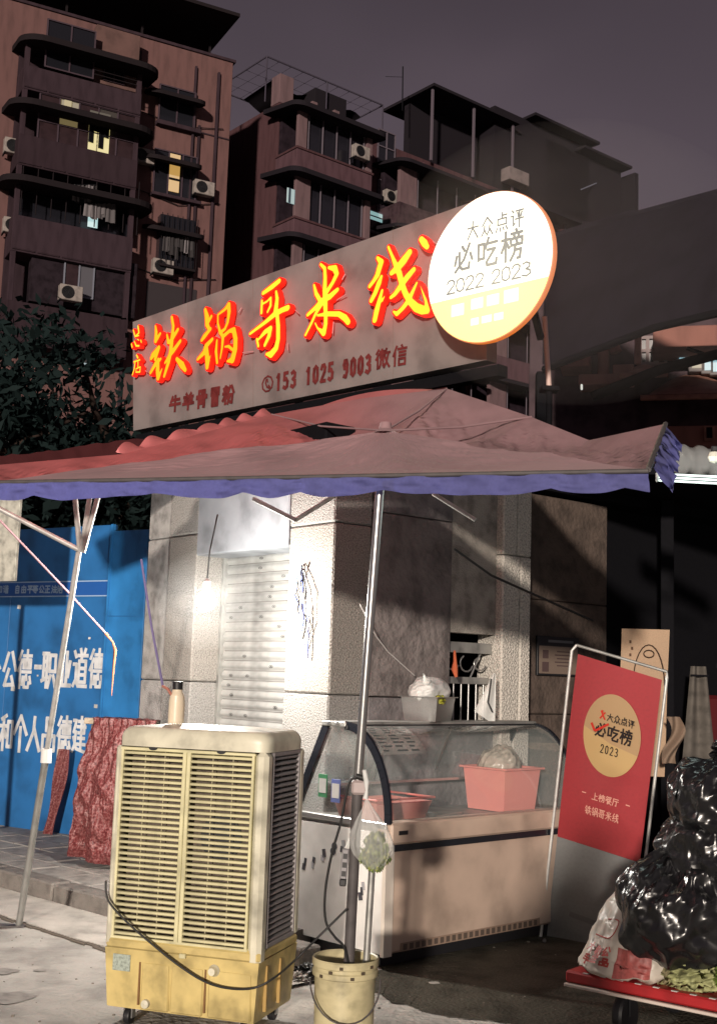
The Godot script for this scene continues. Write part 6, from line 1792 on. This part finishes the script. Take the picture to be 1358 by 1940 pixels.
# ---------------------------------------------------------------- bucket, hanging bag, socket strip
func bucket_and_bag() -> void:
	var c := hit(Transform3D(), 655, 1812, 1, 0.385)
	var r := thing("paint_bucket", "worn cream-yellow plastic bucket holding the foot of the tent pole", "bucket", Transform3D(Basis(), Vector3(c.x, 0, c.z)))
	var pl := mat(col(0.64, 0.57, 0.34), 0.45, blotch, 2.2)
	part(r, "wall", mb().lathe([Vector2(0.001, 0.004), Vector2(0.112, 0.004), Vector2(0.116, 0.012), Vector2(0.13, 0.31)], Transform3D(), 36), pl)
	part(r, "collar", mb().lathe([Vector2(0.13, 0.31), Vector2(0.139, 0.315), Vector2(0.1395, 0.335), Vector2(0.134, 0.34), Vector2(0.134, 0.352), Vector2(0.14, 0.356), Vector2(0.141, 0.38), Vector2(0.137, 0.386), Vector2(0.13, 0.382), Vector2(0.124, 0.05), Vector2(0.001, 0.045)], Transform3D(), 36), pl)
	part(r, "fill", mb().lathe([Vector2(0.001, 0.27), Vector2(0.126, 0.265)], Transform3D(), 24), mat(col(0.2, 0.17, 0.14), 0.95, blotch, 4.0))
	var hd := []
	for k in 15:
		var t := k / 14.0
		var an := PI * (0.98 - 1.0 * t) 
		hd.append(Vector3(0.148 * cos(an), 0.3 - 0.15 * sin(PI * t), 0.02 + 0.135 * sin(an)))
	part(r, "handle", mb().tube(hd, 0.0035, 6), M.pole_dark)
	for k in 6:
		var an := 0.7 + k * 0.33
		part(r, "mud_splash", mb().cbox(Vector3(0.1415 * cos(an), 0.365 - 0.02 * (k % 3), 0.1415 * sin(an)), Vector3(0.015, 0.012, 0.004), 0.0, Basis(Vector3.UP, -an + PI / 2)), mat(col(0.09, 0.07, 0.05), 0.9))
	var rp := thing("short_post", "plain grey metal post standing in the rear of the bucket", "post", Transform3D(Basis(), Vector3(c.x + 0.085, 0.26, c.z - 0.05)))
	part(rp, "tube", mb().tube([Vector3.ZERO, Vector3(0.02, 0.62, -0.01)], 0.015, 10), M.steel_dull)
	part(rp, "cap", mb().lathe([Vector2(0.019, -0.01), Vector2(0.019, 0.01), Vector2(0.001, 0.011)], Transform3D(Basis(), Vector3(0.02, 0.62, -0.01)), 10), M.black)
	# bag of greens tied to the pole
	var o := at(711, 1612, 5.0)
	var b := thing("greens_bag", "clear knotted bag of leafy greens hanging from the tent pole", "bag", Transform3D(Basis(), o))
	var k1 := 5.0 / 2300.0
	var pear := func(u: float, v: float) -> Vector3:
		var th := u * TAU
		var t := clampf(v, 0, 1)
		var rad := 44.0 * pow(sin(PI * clampf(t * 0.97 + 0.015, 0, 1)), 0.62) * smoothstep(-0.25, 0.75, t)
		rad = maxf(rad, 0.2)
		var w := 1.0 + 0.11 * noise_b.get_noise_3d(cos(th) * 1.2, t * 1.6, sin(th) * 1.2) + 0.1 * cos(th * 9.0 + 2.0 * sin(th * 2.0)) * (1.0 - t)
		return Vector3(cos(th) * rad * w, 100.0 - 138.0 * t, sin(th) * rad * w * 0.85) * k1 + Vector3(-20.0 * (1.0 - t) * k1, 0, 0)
	part(b, "film", mb().grid(pear, 56, 40), film(0.3))
	part(b, "neck", mb().tube([Vector3(-22, 96, 0) * k1, Vector3(-20, 112, 0) * k1, Vector3(-21, 128, 2) * k1, Vector3(-26, 150, 4) * k1], [0.012, 0.006, 0.012, 0.009], 8), film(0.8))
	var leafm := [mat(col(0.2, 0.26, 0.06), 0.5), mat(col(0.36, 0.38, 0.12), 0.5), mat(col(0.07, 0.1, 0.03), 0.5)]
	for k in 3:
		var lf := mb()
		for i in 480:
			var an := rng.randf() * TAU
			var y := -34.0 + 66.0 * pow(rng.randf(), 1.3)
			var rr := sqrt(rng.randf()) * 33.0 * sqrt(clampf((y + 38.0) / 24.0, 0.05, 1.0)) * (1.0 - 0.55 * clampf(y / 32.0, 0, 1))
			rr *= 0.85 + 0.3 * noise_a.get_noise_2d(an * 1.3, y * 0.05)
			var p := Vector3(cos(an) * rr, y, sin(an) * rr * 0.82)
			if noise_a.get_noise_3d(p.x * 0.06, p.y * 0.06, p.z * 0.06) < -0.12: continue
			var nn := Vector3(rng.randfn(), rng.randfn(), rng.randfn()).normalized()
			var sx := nn.cross(Vector3.UP).normalized() * 3.2
			var sy := nn.cross(sx).normalized() * 6.5
			lf.tri((p - sy) * k1, (p + sx) * k1, (p + sy) * k1, nn); lf.tri((p - sy) * k1, (p + sy) * k1, (p - sx) * k1, nn)
		var lo := part(b, "leaves", lf, leafm[k])
		lo.set_meta("kind", "stuff")
	var b2 := thing("empty_bag", "limp white bag hanging behind the tent pole beside the greens", "bag", Transform3D(Basis(), at(662, 1600, 5.25)))
	part(b2, "film", mb().grid(func(u, v): return Vector3(lerpf(14.0, lerpf(-16.0, 22.0, u), clampf(v, 0, 1)), 55.0 - 78.0 * v + 4.0 * sin(u * 8.0), 3.0 * sin(u * 12.0) * v) * (5.25 / 2300.0), 14, 10), film(0.6))
	# socket strip
	var e := thing("socket_strip", "grey socket strip hanging beside the dark pole sleeve", "socket strip", Transform3D(Basis(Vector3(0, 0, 1), -0.06), at(652, 1642, 5.14)))
	part(e, "body", mb().cbox(Vector3.ZERO, Vector3(0.03, 0.15, 0.028), 0.005), mat(col(0.26, 0.25, 0.26), 0.5))
	for k in 3:
		part(e, "socket", mb().cbox(Vector3(0, 0.045 - k * 0.036, 0.0145), Vector3(0.018, 0.022, 0.002)), M.black)
	part(e, "plug", mb().cbox(Vector3(0, -0.062, 0.018), Vector3(0.028, 0.03, 0.02), 0.004), M.black)
	# loop of cable from the pole clip down into the bucket
	var cb := thing("cable_loop", "black cable looping from the pole clip down into the bucket", "cable", Transform3D(Basis(), at(640, 1640, 5.1)))
	var pts := []
	for q in [[690, 1474], [668, 1474], [657, 1500], [645, 1560], [628, 1620], [616, 1690], [617, 1745], [634, 1775], [652, 1795], [662, 1840]]:
		pts.append(at(q[0], q[1], 5.07) - cb.position)
	part(cb, "cord", mb().tube(smooth_path(pts, 5), 0.0055, 7), M.cable)
	part(cb, "clip_wrap", mb().tube([at(674, 1470, 5.05) - cb.position, at(694, 1476, 5.05) - cb.position], 0.012, 7), M.cable)

# ---------------------------------------------------------------- red banner
func banner() -> void:
	var tl := at(1093, 1239, 7.62)
	var trr := at(1254, 1288, 7.35)
	var bl := at(1030, 1800, 7.5)
	var br := at(1186, 1850, 7.2)
	var mid := (bl + br) / 2
	var o := Vector3(mid.x, 0, mid.z)
	var r := thing("red_banner", "leaning red banner stand with a tan oval emblem beside the display case", "banner", Transform3D(Basis(), o))
	var nz := (trr - tl).cross(bl - tl).normalized()
	if nz.z < 0: nz = -nz
	var S := func(u: float, v: float, lift := 0.0) -> Vector3:
		return tl.lerp(trr, u).lerp(bl.lerp(br, u), v) - o + nz * (0.012 * sin(u * 5.0 + 1.0) * sin(PI * v * 1.5) - 0.012 * cos(u * 3.2) + lift)
	var part_of := func(called: String, v0: float, v1: float, m: Material) -> void:
		part(r, called, mb().grid(func(u, v): return S.call(u, lerpf(v0, v1, v)), 14, 18), m)
	part_of.call("red_sheet", 0.0, 0.62, mat(col(0.27, 0.014, 0.02), 0.55, grain, 1.5))
	part_of.call("shaded_white_sheet", 0.6205, 1.0, mat(col(0.17, 0.175, 0.175), 0.55, grain, 1.5))  # white print coloured dark; the shadow on it is part of the colour
	var oval := func(a0: float, a1: float, m: Material, called: String) -> void:
		var b := mb()
		var cu := 0.51
		var cv := 0.235
		for k in 48:
			var q0 := lerpf(a0, a1, k / 48.0)
			var q1 := lerpf(a0, a1, (k + 1) / 48.0)
			var p0: Vector3 = S.call(cu + 0.335 * cos(q0), cv + 0.138 * sin(q0), 0.003)
			var p1: Vector3 = S.call(cu + 0.335 * cos(q1), cv + 0.138 * sin(q1), 0.003)
			b.tri(S.call(cu, cv + 0.03, 0.003), p0, p1, nz)
		part(r, called, b, m)
	oval.call(PI + 0.05, TAU + 0.32, mat(col(0.3, 0.19, 0.09), 0.55), "emblem_upper")
	oval.call(0.32, PI + 0.05, mat(col(0.38, 0.25, 0.1), 0.55), "emblem_lower")
	var ink := mat(col(0.02, 0.015, 0.015), 0.6)
	var cream := mat(col(0.55, 0.26, 0.2), 0.6)
	var words := func(s: String, u0: float, v0: float, w: float, h: float, wid: float, m: Material, gap: float) -> void:
		var u := u0
		for ch in s:
			var a: Vector3 = S.call(u, v0, 0.005)
			var ux: Vector3 = S.call(u + w, v0, 0.005) - a
			var uy: Vector3 = S.call(u, v0 + h, 0.005) - a
			var b := mb()
			glyph(b, ch, a, ux, uy, nz, wid)
			part(r, "letter", b, m)
			u += w * (1 + gap)
	words.call("大众点评", 0.43, 0.163, 0.075, 0.028, 0.006, ink, 0.1)
	words.call("必吃榜", 0.3, 0.2, 0.14, 0.054, 0.011, ink, 0.08)
	words.call("2023", 0.39, 0.272, 0.05, 0.03, 0.006, ink, 0.12)
	words.call("上榜餐厅", 0.36, 0.438, 0.075, 0.026, 0.005, cream, 0.08)
	words.call("铁锅哥米线", 0.3, 0.487, 0.075, 0.03, 0.005, cream, 0.08)
	var rd := mat(col(0.4, 0.03, 0.02), 0.6)
	var tk := mb()
	var k0: Vector3 = S.call(0.26, 0.212, 0.0075)
	var k1: Vector3 = S.call(0.31, 0.236, 0.0075)
	var k2: Vector3 = S.call(0.46, 0.2, 0.0075)
	tk.bar(k0, k1, 0.002, 0.014, nz); tk.bar(k1, k2, 0.002, 0.014, nz)
	part(r, "red_tick", tk, rd)
	var mk := mb()
	for q in [[0.355, 0.163, 0.41, 0.19], [0.405, 0.165, 0.35, 0.19], [0.37, 0.16, 0.375, 0.17]]:
		mk.bar(S.call(q[0], q[1], 0.006), S.call(q[2], q[3], 0.006), 0.002, 0.009, nz)
	part(r, "red_emblem_mark", mk, rd)
	for u in [[0.24, 0.29], [0.76, 0.81]]:
		part(r, "dash", mb().bar(S.call(u[0], 0.448, 0.004), S.call(u[1], 0.448, 0.004), 0.001, 0.006, nz), cream)
	# frame tubes and eyelets
	var fr := [tl + Vector3(-0.035, 0.02, 0) - o, bl + Vector3(-0.03, 0, 0) - o, trr + Vector3(0.03, 0.02, -0.01) - o, br + Vector3(0.03, 0, 0) - o]
	part(r, "frame_tube", mb().tube([fr[1], fr[0], fr[0] + Vector3(0.03, 0.035, 0)], 0.01, 8), M.pole_white)
	part(r, "frame_tube", mb().tube([fr[3], fr[2]], 0.01, 8), M.pole_white)
	part(r, "frame_tube", mb().tube([fr[0] + Vector3(0.03, 0.035, 0), fr[2] + Vector3(0, 0.03, 0), fr[2]], 0.01, 8), M.steel_dull)
	part(r, "base_foot", mb().tube([Vector3(fr[1].x, 0.02, fr[1].z + 0.2), fr[1], Vector3(fr[1].x, 0.02, fr[1].z - 0.25)], 0.012, 8), M.pole_dark)
	part(r, "base_foot", mb().tube([Vector3(fr[3].x, 0.02, fr[3].z + 0.2), fr[3], Vector3(fr[3].x, 0.02, fr[3].z - 0.25)], 0.012, 8), M.pole_dark)
	part(r, "footer_print", mb().bar(S.call(0.25, 0.86, 0.004), S.call(0.7, 0.86, 0.004), 0.001, 0.03, nz), mat(col(0.12, 0.12, 0.12), 0.6))
	# tan paper bag scraps hanging behind
	var tb := thing("paper_scrap", "crumpled tan paper hanging in the shade right of the red banner", "paper", Transform3D(Basis(), at(1274, 1405, 7.9)))
	part(tb, "sheet", mb().grid(func(u, v): return Vector3((u - 0.5) * 0.09 + 0.03 * sin(v * 5.0), 0.16 - v * 0.3, 0.03 * sin(u * 6.0 + v * 7.0)), 10, 14), mat(col(0.2, 0.14, 0.1), 0.8))
	var ap := thing("hanging_apron", "dull grey apron hanging in the dark shop at the right edge", "apron", Transform3D(Basis(), at(1322, 1330, 9.6)))
	part(ap, "cloth", mb().grid(func(u, v): return Vector3((u - 0.5) * (0.12 + 0.14 * v), 0.28 - v * 0.75, 0.03 * sin(u * 9.0)), 12, 10), mat(col(0.13, 0.115, 0.1), 0.9, blotch, 2.0))
	part(ap, "strap", mb().box(Vector3(-0.07, 0.2, 0.035), Vector3(0.07, 0.215, 0.045)), M.dark)

# ---------------------------------------------------------------- the red cart and its bags
func cart() -> void:
	var c0 := hit(Transform3D(), 1070, 1838, 1, 0.26)
	var c1 := hit(Transform3D(), 1372, 1898, 1, 0.26)
	var xf := frame(Vector3(c0.x, 0, c0.z), c1 - c0)   # +x along the front edge, +z to the viewer
	var r := thing("hand_cart", "low flat red-edged hand cart loaded with rubbish bags at the right", "cart", xf)
	var L := 1.35
	var red := mat(col(0.42, 0.02, 0.024), 0.45, grime, 1.2)
	part(r, "deck", mb().cbox(Vector3(L / 2, 0.235, -0.38), Vector3(L, 0.05, 0.76), 0.008), red)
	part(r, "edge_trim", mb().cbox(Vector3(L / 2, 0.2, 0.004), Vector3(L, 0.014, 0.022), 0.003), mat(col(0.6, 0.52, 0.46), 0.5))
	for k in 12:
		part(r, "white_stitch", mb().cbox(Vector3(0.1 + k * 0.085, 0.2605, -0.012), Vector3(0.028, 0.003, 0.014)), M.white_dirty)
	for q in [[0.24, -0.12], [1.1, -0.12], [0.24, -0.64], [1.1, -0.64]]:
		var w := part(r, "wheel", mb().lathe([Vector2(0.001, -0.024), Vector2(0.085, -0.024), Vector2(0.092, -0.012), Vector2(0.092, 0.012), Vector2(0.085, 0.024), Vector2(0.001, 0.024)], Transform3D(Basis(Vector3(0, 0, 1), PI / 2), Vector3(q[0], 0.093, q[1])), 24), M.black)
		part(w, "fork", mb().box(Vector3(q[0] - 0.035, 0.09, q[1] - 0.02), Vector3(q[0] - 0.029, 0.21, q[1] + 0.02)).box(Vector3(q[0] + 0.029, 0.09, q[1] - 0.02), Vector3(q[0] + 0.035, 0.21, q[1] + 0.02)), M.black)
	# black sacks
	var blk := mat(col(0.008, 0.008, 0.009), 0.27, null, 1.1, crumple, 0.4)
	blk.metallic_specular = 0.6
	var sacks := [
		["lower shiny black rubbish sack bulging over the printed white bag", Vector3(0.5, 0.55, -0.2), Vector3(0.33, 0.27, 0.28), 1.0],
		["middle black rubbish sack in the heap on the cart", Vector3(0.6, 0.78, -0.34), Vector3(0.33, 0.25, 0.28), 2.3],
		["topmost black rubbish sack with bright creases", Vector3(0.68, 1.02, -0.36), Vector3(0.32, 0.24, 0.26), 4.1],
		["black rubbish sack at the right edge, low in the heap", Vector3(1.0, 0.48, -0.35), Vector3(0.28, 0.24, 0.26), 5.7],
		["black rubbish sack at the right edge, high in the heap", Vector3(1.08, 0.84, -0.42), Vector3(0.28, 0.26, 0.25), 7.3]]
	for s in sacks:
		var t := thing("rubbish_sack", s[0], "rubbish sack", xf * Transform3D(Basis(Vector3.UP, s[3]), s[1] - Vector3(0, s[2].y, 0)), "black rubbish sacks heaped on the cart")
		part(t, "film", mb().grid(sack.bind(s[2], s[3]), 130, 90), blk)
		part(t, "knot", mb().grid(blob.bind(Vector3(0.04, s[2].y * 2.0 + 0.015, 0.02), Vector3(0.06, 0.05, 0.05), 0.03, 9.0, s[3]), 26, 18), blk)
	# printed white bag
	var wb := thing("printed_bag", "white plastic bag with red print slumped at the left end of the cart", "bag", xf * Transform3D(Basis(), Vector3(0.25, 0.26, -0.16)))
	var wf := mat(col(0.55, 0.5, 0.43), 0.4, null, 4.0, crumple, 0.6)
	var bagf := func(u: float, v: float) -> Vector3:
		var th := u * TAU
		var t := clampf(v, 0, 1)
		var rad := 0.27 * pow(1.0 - t, 0.55) * (1.0 + 0.12 * noise_a.get_noise_3d(cos(th) * 1.5, t * 2.0, sin(th) * 1.5)) + 0.004
		if t < 0.06: rad *= smoothstep(-0.05, 0.06, t)
		return Vector3(cos(th) * rad + 0.1 * t, t * 0.5 + 0.02 * noise_b.get_noise_2d(u * 6.0, t * 3.0) * (1.0 - t), sin(th) * rad * 0.85)
	part(wb, "film", mb().grid(bagf, 70, 40), wf)
	var pr := mat(col(0.4, 0.04, 0.03), 0.5)
	var onbag := func(u: float, v: float) -> Vector3:
		var p: Vector3 = bagf.call(u, v)
		return p + Vector3(p.x - 0.1 * v, 0.02, p.z).normalized() * 0.006
	for q in [[0.36, 0.11, "手", 0.04], [0.325, 0.11, "正", 0.04], [0.29, 0.11, "品", 0.04], [0.36, 0.2, "大", 0.04], [0.325, 0.2, "和", 0.04], [0.29, 0.2, "公", 0.04]]:
		var b := mb()
		var a: Vector3 = onbag.call(q[0], q[1] + 0.08)
		var ux: Vector3 = onbag.call(q[0] - 0.03, q[1] + 0.08) - a
		var uy: Vector3 = onbag.call(q[0], q[1]) - a
		glyph(b, q[2], a, ux, uy, ux.cross(uy).normalized() * (1.0 if ux.cross(uy).z > 0 else -1.0), 0.008, 0.004)
		part(wb, "letter", b, pr)
	part(wb, "red_print", mb().grid(func(u, v): return onbag.call(0.245 - u * 0.1, 0.06 + v * 0.22), 14, 10), mat(col(0.42, 0.1, 0.09), 0.5, blotch, 8.0))
	for q in [[[0.37, 0.36], [0.28, 0.36], [0.275, 0.5], [0.33, 0.52]], [[0.22, 0.4], [0.2, 0.45], [0.18, 0.4], [0.2, 0.37]]]:
		var l := []
		for p in q:
			l.append(onbag.call(p[0], p[1]))
		part(wb, "red_line", mb().tube(smooth_path(l, 5), 0.003, 4), pr)
	# vegetable waste along the front edge
	var vg := mat(col(0.42, 0.44, 0.2), 0.6, blotch, 5.0, crumple, 0.6)
	var vd := mat(col(0.3, 0.26, 0.14), 0.7, blotch, 6.0, crumple, 0.6)
	var defs := [["pale bag of cabbage leaves under the black sacks", Vector3(0.55, 0.33, -0.12), Vector3(0.15, 0.085, 0.1), vg, 2.0], ["mottled yellowish food bag beside the printed bag", Vector3(0.47, 0.36, -0.1), Vector3(0.08, 0.1, 0.08), vd, 5.0], ["clear bag of green scraps at the right end of the cart front", Vector3(0.82, 0.33, -0.11), Vector3(0.14, 0.09, 0.09), mat(col(0.14, 0.2, 0.04), 0.3, blotch, 6.0, crumple, 0.7), 7.0], ["bag of reddish food scraps at the cart's front right", Vector3(0.98, 0.31, -0.07), Vector3(0.15, 0.07, 0.08), mat(col(0.25, 0.09, 0.04), 0.35, blotch, 8.0, crumple, 0.7), 9.0]]
	for q in defs:
		var t := thing("scrap_bag", q[0], "bag", xf * Transform3D(Basis(), q[1] - Vector3(0, q[2].y, 0)))
		part(t, "film", mb().grid(blob.bind(Vector3(0, q[2].y, 0), q[2], 0.022, 8.0, q[4]), 44, 28), q[3])

func sack(u: float, v: float, rad: Vector3, sd: float) -> Vector3:
	var th := u * TAU
	var ph := clampf(v, 0.0, 1.0) * PI
	var d := Vector3(sin(ph) * cos(th), cos(ph), sin(ph) * sin(th))
	var q := d * 1.5 + Vector3(sd * 2.7, sd, sd * 5.1)
	var e := d * rad
	e.y *= 1.0 if d.y > 0 else 0.95
	var w := 0.045 * noise_a.get_noise_3dv(q * 0.6)
	w += 0.05 * (noise_c.get_noise_3dv(q * 0.9) + 0.5)
	w += 0.03 * (noise_c.get_noise_3dv(Vector3(q.x * 2.4, q.y * 1.0, q.z * 2.4) + Vector3(9, 2, 1)) + 0.5)
	var fold := noise_b.get_noise_2d(th * 2.2 + sd, d.y * 1.2)
	w += 0.02 * fold * smoothstep(-0.2, 0.9, d.y)
	return Vector3(0, rad.y, 0) + e + d * w

# ---------------------------------------------------------------- bulb, cables, covered furniture
func small_things() -> void:
	var p := at(391, 1136, 7.4)
	var r := thing("light_bulb", "bright bare white bulb hanging before the roller shutter", "light bulb", Transform3D(Basis(), p))
	part(r, "glass_bulb", mb().lathe([Vector2(0.001, -0.07), Vector2(0.034, -0.062), Vector2(0.058, -0.034), Vector2(0.063, 0.0), Vector2(0.05, 0.034), Vector2(0.026, 0.052)], Transform3D(), 24), glow(Color(1.0, 1.0, 0.98), 6.0, Color.WHITE))
	part(r, "holder", mb().lathe([Vector2(0.026, 0.05), Vector2(0.024, 0.11), Vector2(0.008, 0.13), Vector2(0.001, 0.131)], Transform3D(), 14), M.white_dirty)
	part(r, "flex", mb().tube([Vector3(0, 0.13, 0), Vector3(0.01, 0.3, 0.02), Vector3(0.05, 0.52, 0.05)], 0.005, 6), M.cable)
	lamp("bulb_light", Vector3(0, -0.005, 0), Color(1.0, 0.98, 0.94), 4.6, 0.05, r)
	var halo := FogVolume.new()  # haze added to imitate the glare round the bulb
	halo.name = "bulb_bloom_haze"
	halo.shape = RenderingServer.FOG_VOLUME_SHAPE_ELLIPSOID
	halo.size = Vector3(0.62, 0.62, 0.62); halo.position = p
	var hm := FogMaterial.new()
	hm.density = 0.03; hm.albedo = Color(0.95, 0.95, 0.95)
	halo.material = hm
	add_child(halo)
	tag(halo, "added haze round the bare bulb that stands in for its bloom", "steam", "", "stuff")
	# covered furniture against the hoarding
	var o := hit(Transform3D(), 172, 1640, 1, 0.125)
	var xf := frame(o, Vector3(0.9, 0, 0.42))
	var pat := ramp_mat([[0.0, col(0.06, 0.015, 0.015)], [0.4, col(0.11, 0.016, 0.018)], [0.56, col(0.19, 0.036, 0.036)], [0.68, col(0.4, 0.24, 0.23)], [0.74, col(0.14, 0.028, 0.028)], [1.0, col(0.08, 0.02, 0.02)]], 0.03, 21, 0.5, 1.0)
	pat.uv1_scale = Vector3(3.4, 2.6, 3.4)
	pat.normal_enabled = true; pat.normal_texture = crumple; pat.normal_scale = 0.35
	var t := thing("covered_table", "folded table under a marbled red plastic sheet against the hoarding", "covered table", xf)
	var hh := hit(xf, 178, 1362, 2, 0.0).y
	part(t, "board", mb().cbox(Vector3(0.13, hh - 0.02, -0.1), Vector3(0.62, 0.045, 0.1), 0.006), mat(col(0.55, 0.46, 0.35), 0.6, grain, 3.0))
	part(t, "board", mb().cbox(Vector3(0.13, hh / 2, -0.14), Vector3(0.6, hh - 0.1, 0.025), 0.004), mat(col(0.2, 0.15, 0.12), 0.7))
	part(t, "red_sheet", mb().grid(func(u, v):
		var x: float = lerpf(-0.06, 0.5, u) - 0.1 * v * (1.0 - u)
		var y: float = hh * (1.0 - v) + 0.012 + 0.05 * v * (1.0 - u)
		return Vector3(x + 0.01 * sin(v * 9.0), y, 0.0 + 0.035 * sin(u * 15.0 + v * 2.0 + 2.0 * noise_a.get_noise_2d(u * 3.0, v * 2.0)) * (0.25 + 0.75 * v) + 0.05 * noise_a.get_noise_2d(u * 6.0, v * 4.0) + 0.16 * sin(PI * minf(v * 0.8, 1.0)) * (0.4 + 0.6 * sin(PI * u))), 50, 40), pat)
	part(t, "sheet_top", mb().grid(func(u, v): return Vector3(lerpf(-0.07, 0.5, u), hh + 0.012 + 0.008 * noise_a.get_noise_2d(u * 7, v * 4), lerpf(0.0, -0.2, v) + 0.05 * sin(u * 17.0) * 0.25 * (1.0 - v)), 30, 6), pat)
	var xf2 := frame(hit(Transform3D(), 100, 1580, 1, 0.125), Vector3(0.85, 0, 0.5))
	var t2 := thing("covered_board", "cream-edged board half under a red sheet left of the covered table", "board", xf2)
	var h2 := hit(xf2, 120, 1420, 2, 0.0).y
	part(t2, "board", mb().grid(func(u, v): return Vector3(lerpf(-0.06, 0.02, u) + 0.05 * sin(PI * (1.0 - v) * 0.5), h2 * (1.0 - v), 0.02 * u), 4, 10), mat(col(0.6, 0.52, 0.4), 0.6))
	part(t2, "red_sheet", mb().grid(func(u, v): return Vector3(lerpf(0.0, 0.13, u) - 0.08 * v + 0.05 * sin(PI * (1.0 - v) * 0.5), h2 * 1.01 * (1.0 - v) - 0.04 * v * 0, 0.04 + 0.02 * sin(u * 9.0 + v * 6.0)), 12, 24), pat)
	# overhead cables
	var cb := thing("overhead_cable", "black cable running down to the right across the pale stone pier", "cable", Transform3D(Basis(), at(960, 1100, 7.3)))
	part(cb, "cord", mb().tube([at(860, 1040, 7.2) - cb.position, at(930, 1090, 7.3) - cb.position, at(1010, 1126, 7.5) - cb.position, at(1122, 1176, 7.8) - cb.position], 0.008, 6), M.cable)
	var c3 := thing("white_flex", "thin white flex drooping over the grey wall above the steel pan", "cable", Transform3D(Basis(), at(740, 1230, 7.5)))
	part(c3, "cord", mb().tube([at(682, 1145, 7.4) - c3.position, at(712, 1205, 7.5) - c3.position, at(735, 1235, 7.6) - c3.position, at(785, 1280, 7.75) - c3.position], 0.004, 5), mat(col(0.45, 0.43, 0.42), 0.6))
	# clutter on the ground between cooler and case
	var sl := thing("plastic_scraps", "crumpled dark plastic scraps on the ground between cooler and bucket", "rubbish", Transform3D(Basis(), gnd(588, 1855)))
	part(sl, "scrap", mb().grid(blob.bind(Vector3(0, 0.03, 0), Vector3(0.09, 0.035, 0.08), 0.02, 8.0, 3.0), 24, 16), mat(col(0.05, 0.05, 0.05), 0.4))
	part(sl, "scrap", mb().grid(blob.bind(Vector3(-0.06, 0.02, 0.07), Vector3(0.07, 0.02, 0.05), 0.015, 8.0, 6.0), 24, 16), mat(col(0.45, 0.43, 0.4), 0.5))

# ---------------------------------------------------------------- the one who stands behind the camera and throws the shadow on the banner
func onlooker() -> void:
	var o := Vector3(-0.08, 0, 0.42)
	var r := thing("person", "person in dark clothes behind the camera, raising a phone in both hands", "person", Transform3D(Basis(), o))
	var L := []
	for s in [-1.0, 1.0]:
		L.append([Vector3(s * 0.1, 0.92, 0), Vector3(s * 0.11, 0.5, -0.02), 0.095, 0.062]); L.append([Vector3(s * 0.11, 0.5, -0.02), Vector3(s * 0.12, 0.1, 0.02), 0.06, 0.043])
		L.append([Vector3(s * 0.12, 0.05, 0.03), Vector3(s * 0.14, 0.035, -0.16), 0.05, 0.035])
		L.append([Vector3(s * 0.19, 1.42, 0), Vector3(s * 0.36, 1.2, -0.1), 0.06, 0.046]); L.append([Vector3(s * 0.36, 1.2, -0.1), Vector3(s * 0.08, 1.45, -0.28), 0.044, 0.03])
	L.append([Vector3(0, 0.95, 0), Vector3(0, 1.2, 0.01), 0.15, 0.14]); L.append([Vector3(-0.12, 1.38, 0), Vector3(0.12, 1.38, 0), 0.1, 0.1]); L.append([Vector3(0, 1.2, 0.01), Vector3(0, 1.38, 0), 0.15, 0.13])
	L.append([Vector3(0, 1.42, 0), Vector3(0, 1.56, -0.02), 0.06, 0.055]); L.append([Vector3(0, 1.63, -0.03), Vector3(0, 1.7, -0.01), 0.078, 0.095]); L.append([Vector3(0, 1.62, -0.11), Vector3(0, 1.65, -0.1), 0.018, 0.012])
	part(r, "body", skin(mb(), L, 0.024, 0.03), mat(col(0.05, 0.045, 0.05), 0.85))
	part(r, "hair", skin(mb(), [[Vector3(0, 1.72, 0.01), Vector3(0, 1.66, 0.05), 0.1, 0.085]], 0.02, 0.01), M.black)
	var fl := []
	for s in [-1.0, 1.0]:
		fl.append([Vector3(s * 0.08, 1.45, -0.28), Vector3(s * 0.055, 1.5, -0.31), 0.03, 0.03])
		for k in 4:
			fl.append([Vector3(s * 0.055, 1.5 + 0.02 * (k - 1.5), -0.31), Vector3(s * 0.045, 1.51 + 0.021 * (k - 1.5), -0.345), 0.009, 0.0085]); fl.append([Vector3(s * 0.045, 1.51 + 0.021 * (k - 1.5), -0.345), Vector3(s * (0.012 + 0.004 * k), 1.512 + 0.021 * (k - 1.5), -0.347), 0.0085, 0.007])
		fl.append([Vector3(s * 0.06, 1.49, -0.29), Vector3(s * 0.025, 1.53, -0.305), 0.011, 0.008])
	part(r, "hands", skin(mb(), fl, 0.007, 0.006), mat(col(0.42, 0.27, 0.2), 0.6))
	var ph := thing("phone", "phone held up in both hands behind the camera", "phone", Transform3D(Basis(), o + Vector3(0, 1.53, -0.325)))
	part(ph, "casing", mb().cbox(Vector3.ZERO, Vector3(0.074, 0.155, 0.008), 0.003), M.black)
	part(ph, "screen", mb().cbox(Vector3(0, 0, 0.0045), Vector3(0.068, 0.147, 0.001)), M.black_gloss)
	var two := r.duplicate()  # second figure, added out of view to widen the cast shadow
	two.name = numbered("person")
	add_child(two)
	two.transform = Transform3D(Basis(Vector3.UP, 0.25) * Basis.from_scale(Vector3.ONE * 0.9), Vector3(-0.38, 0, 0.75))
	tag(two, "added unseen shorter person in dark clothes, there to widen the cast shadow", "person")
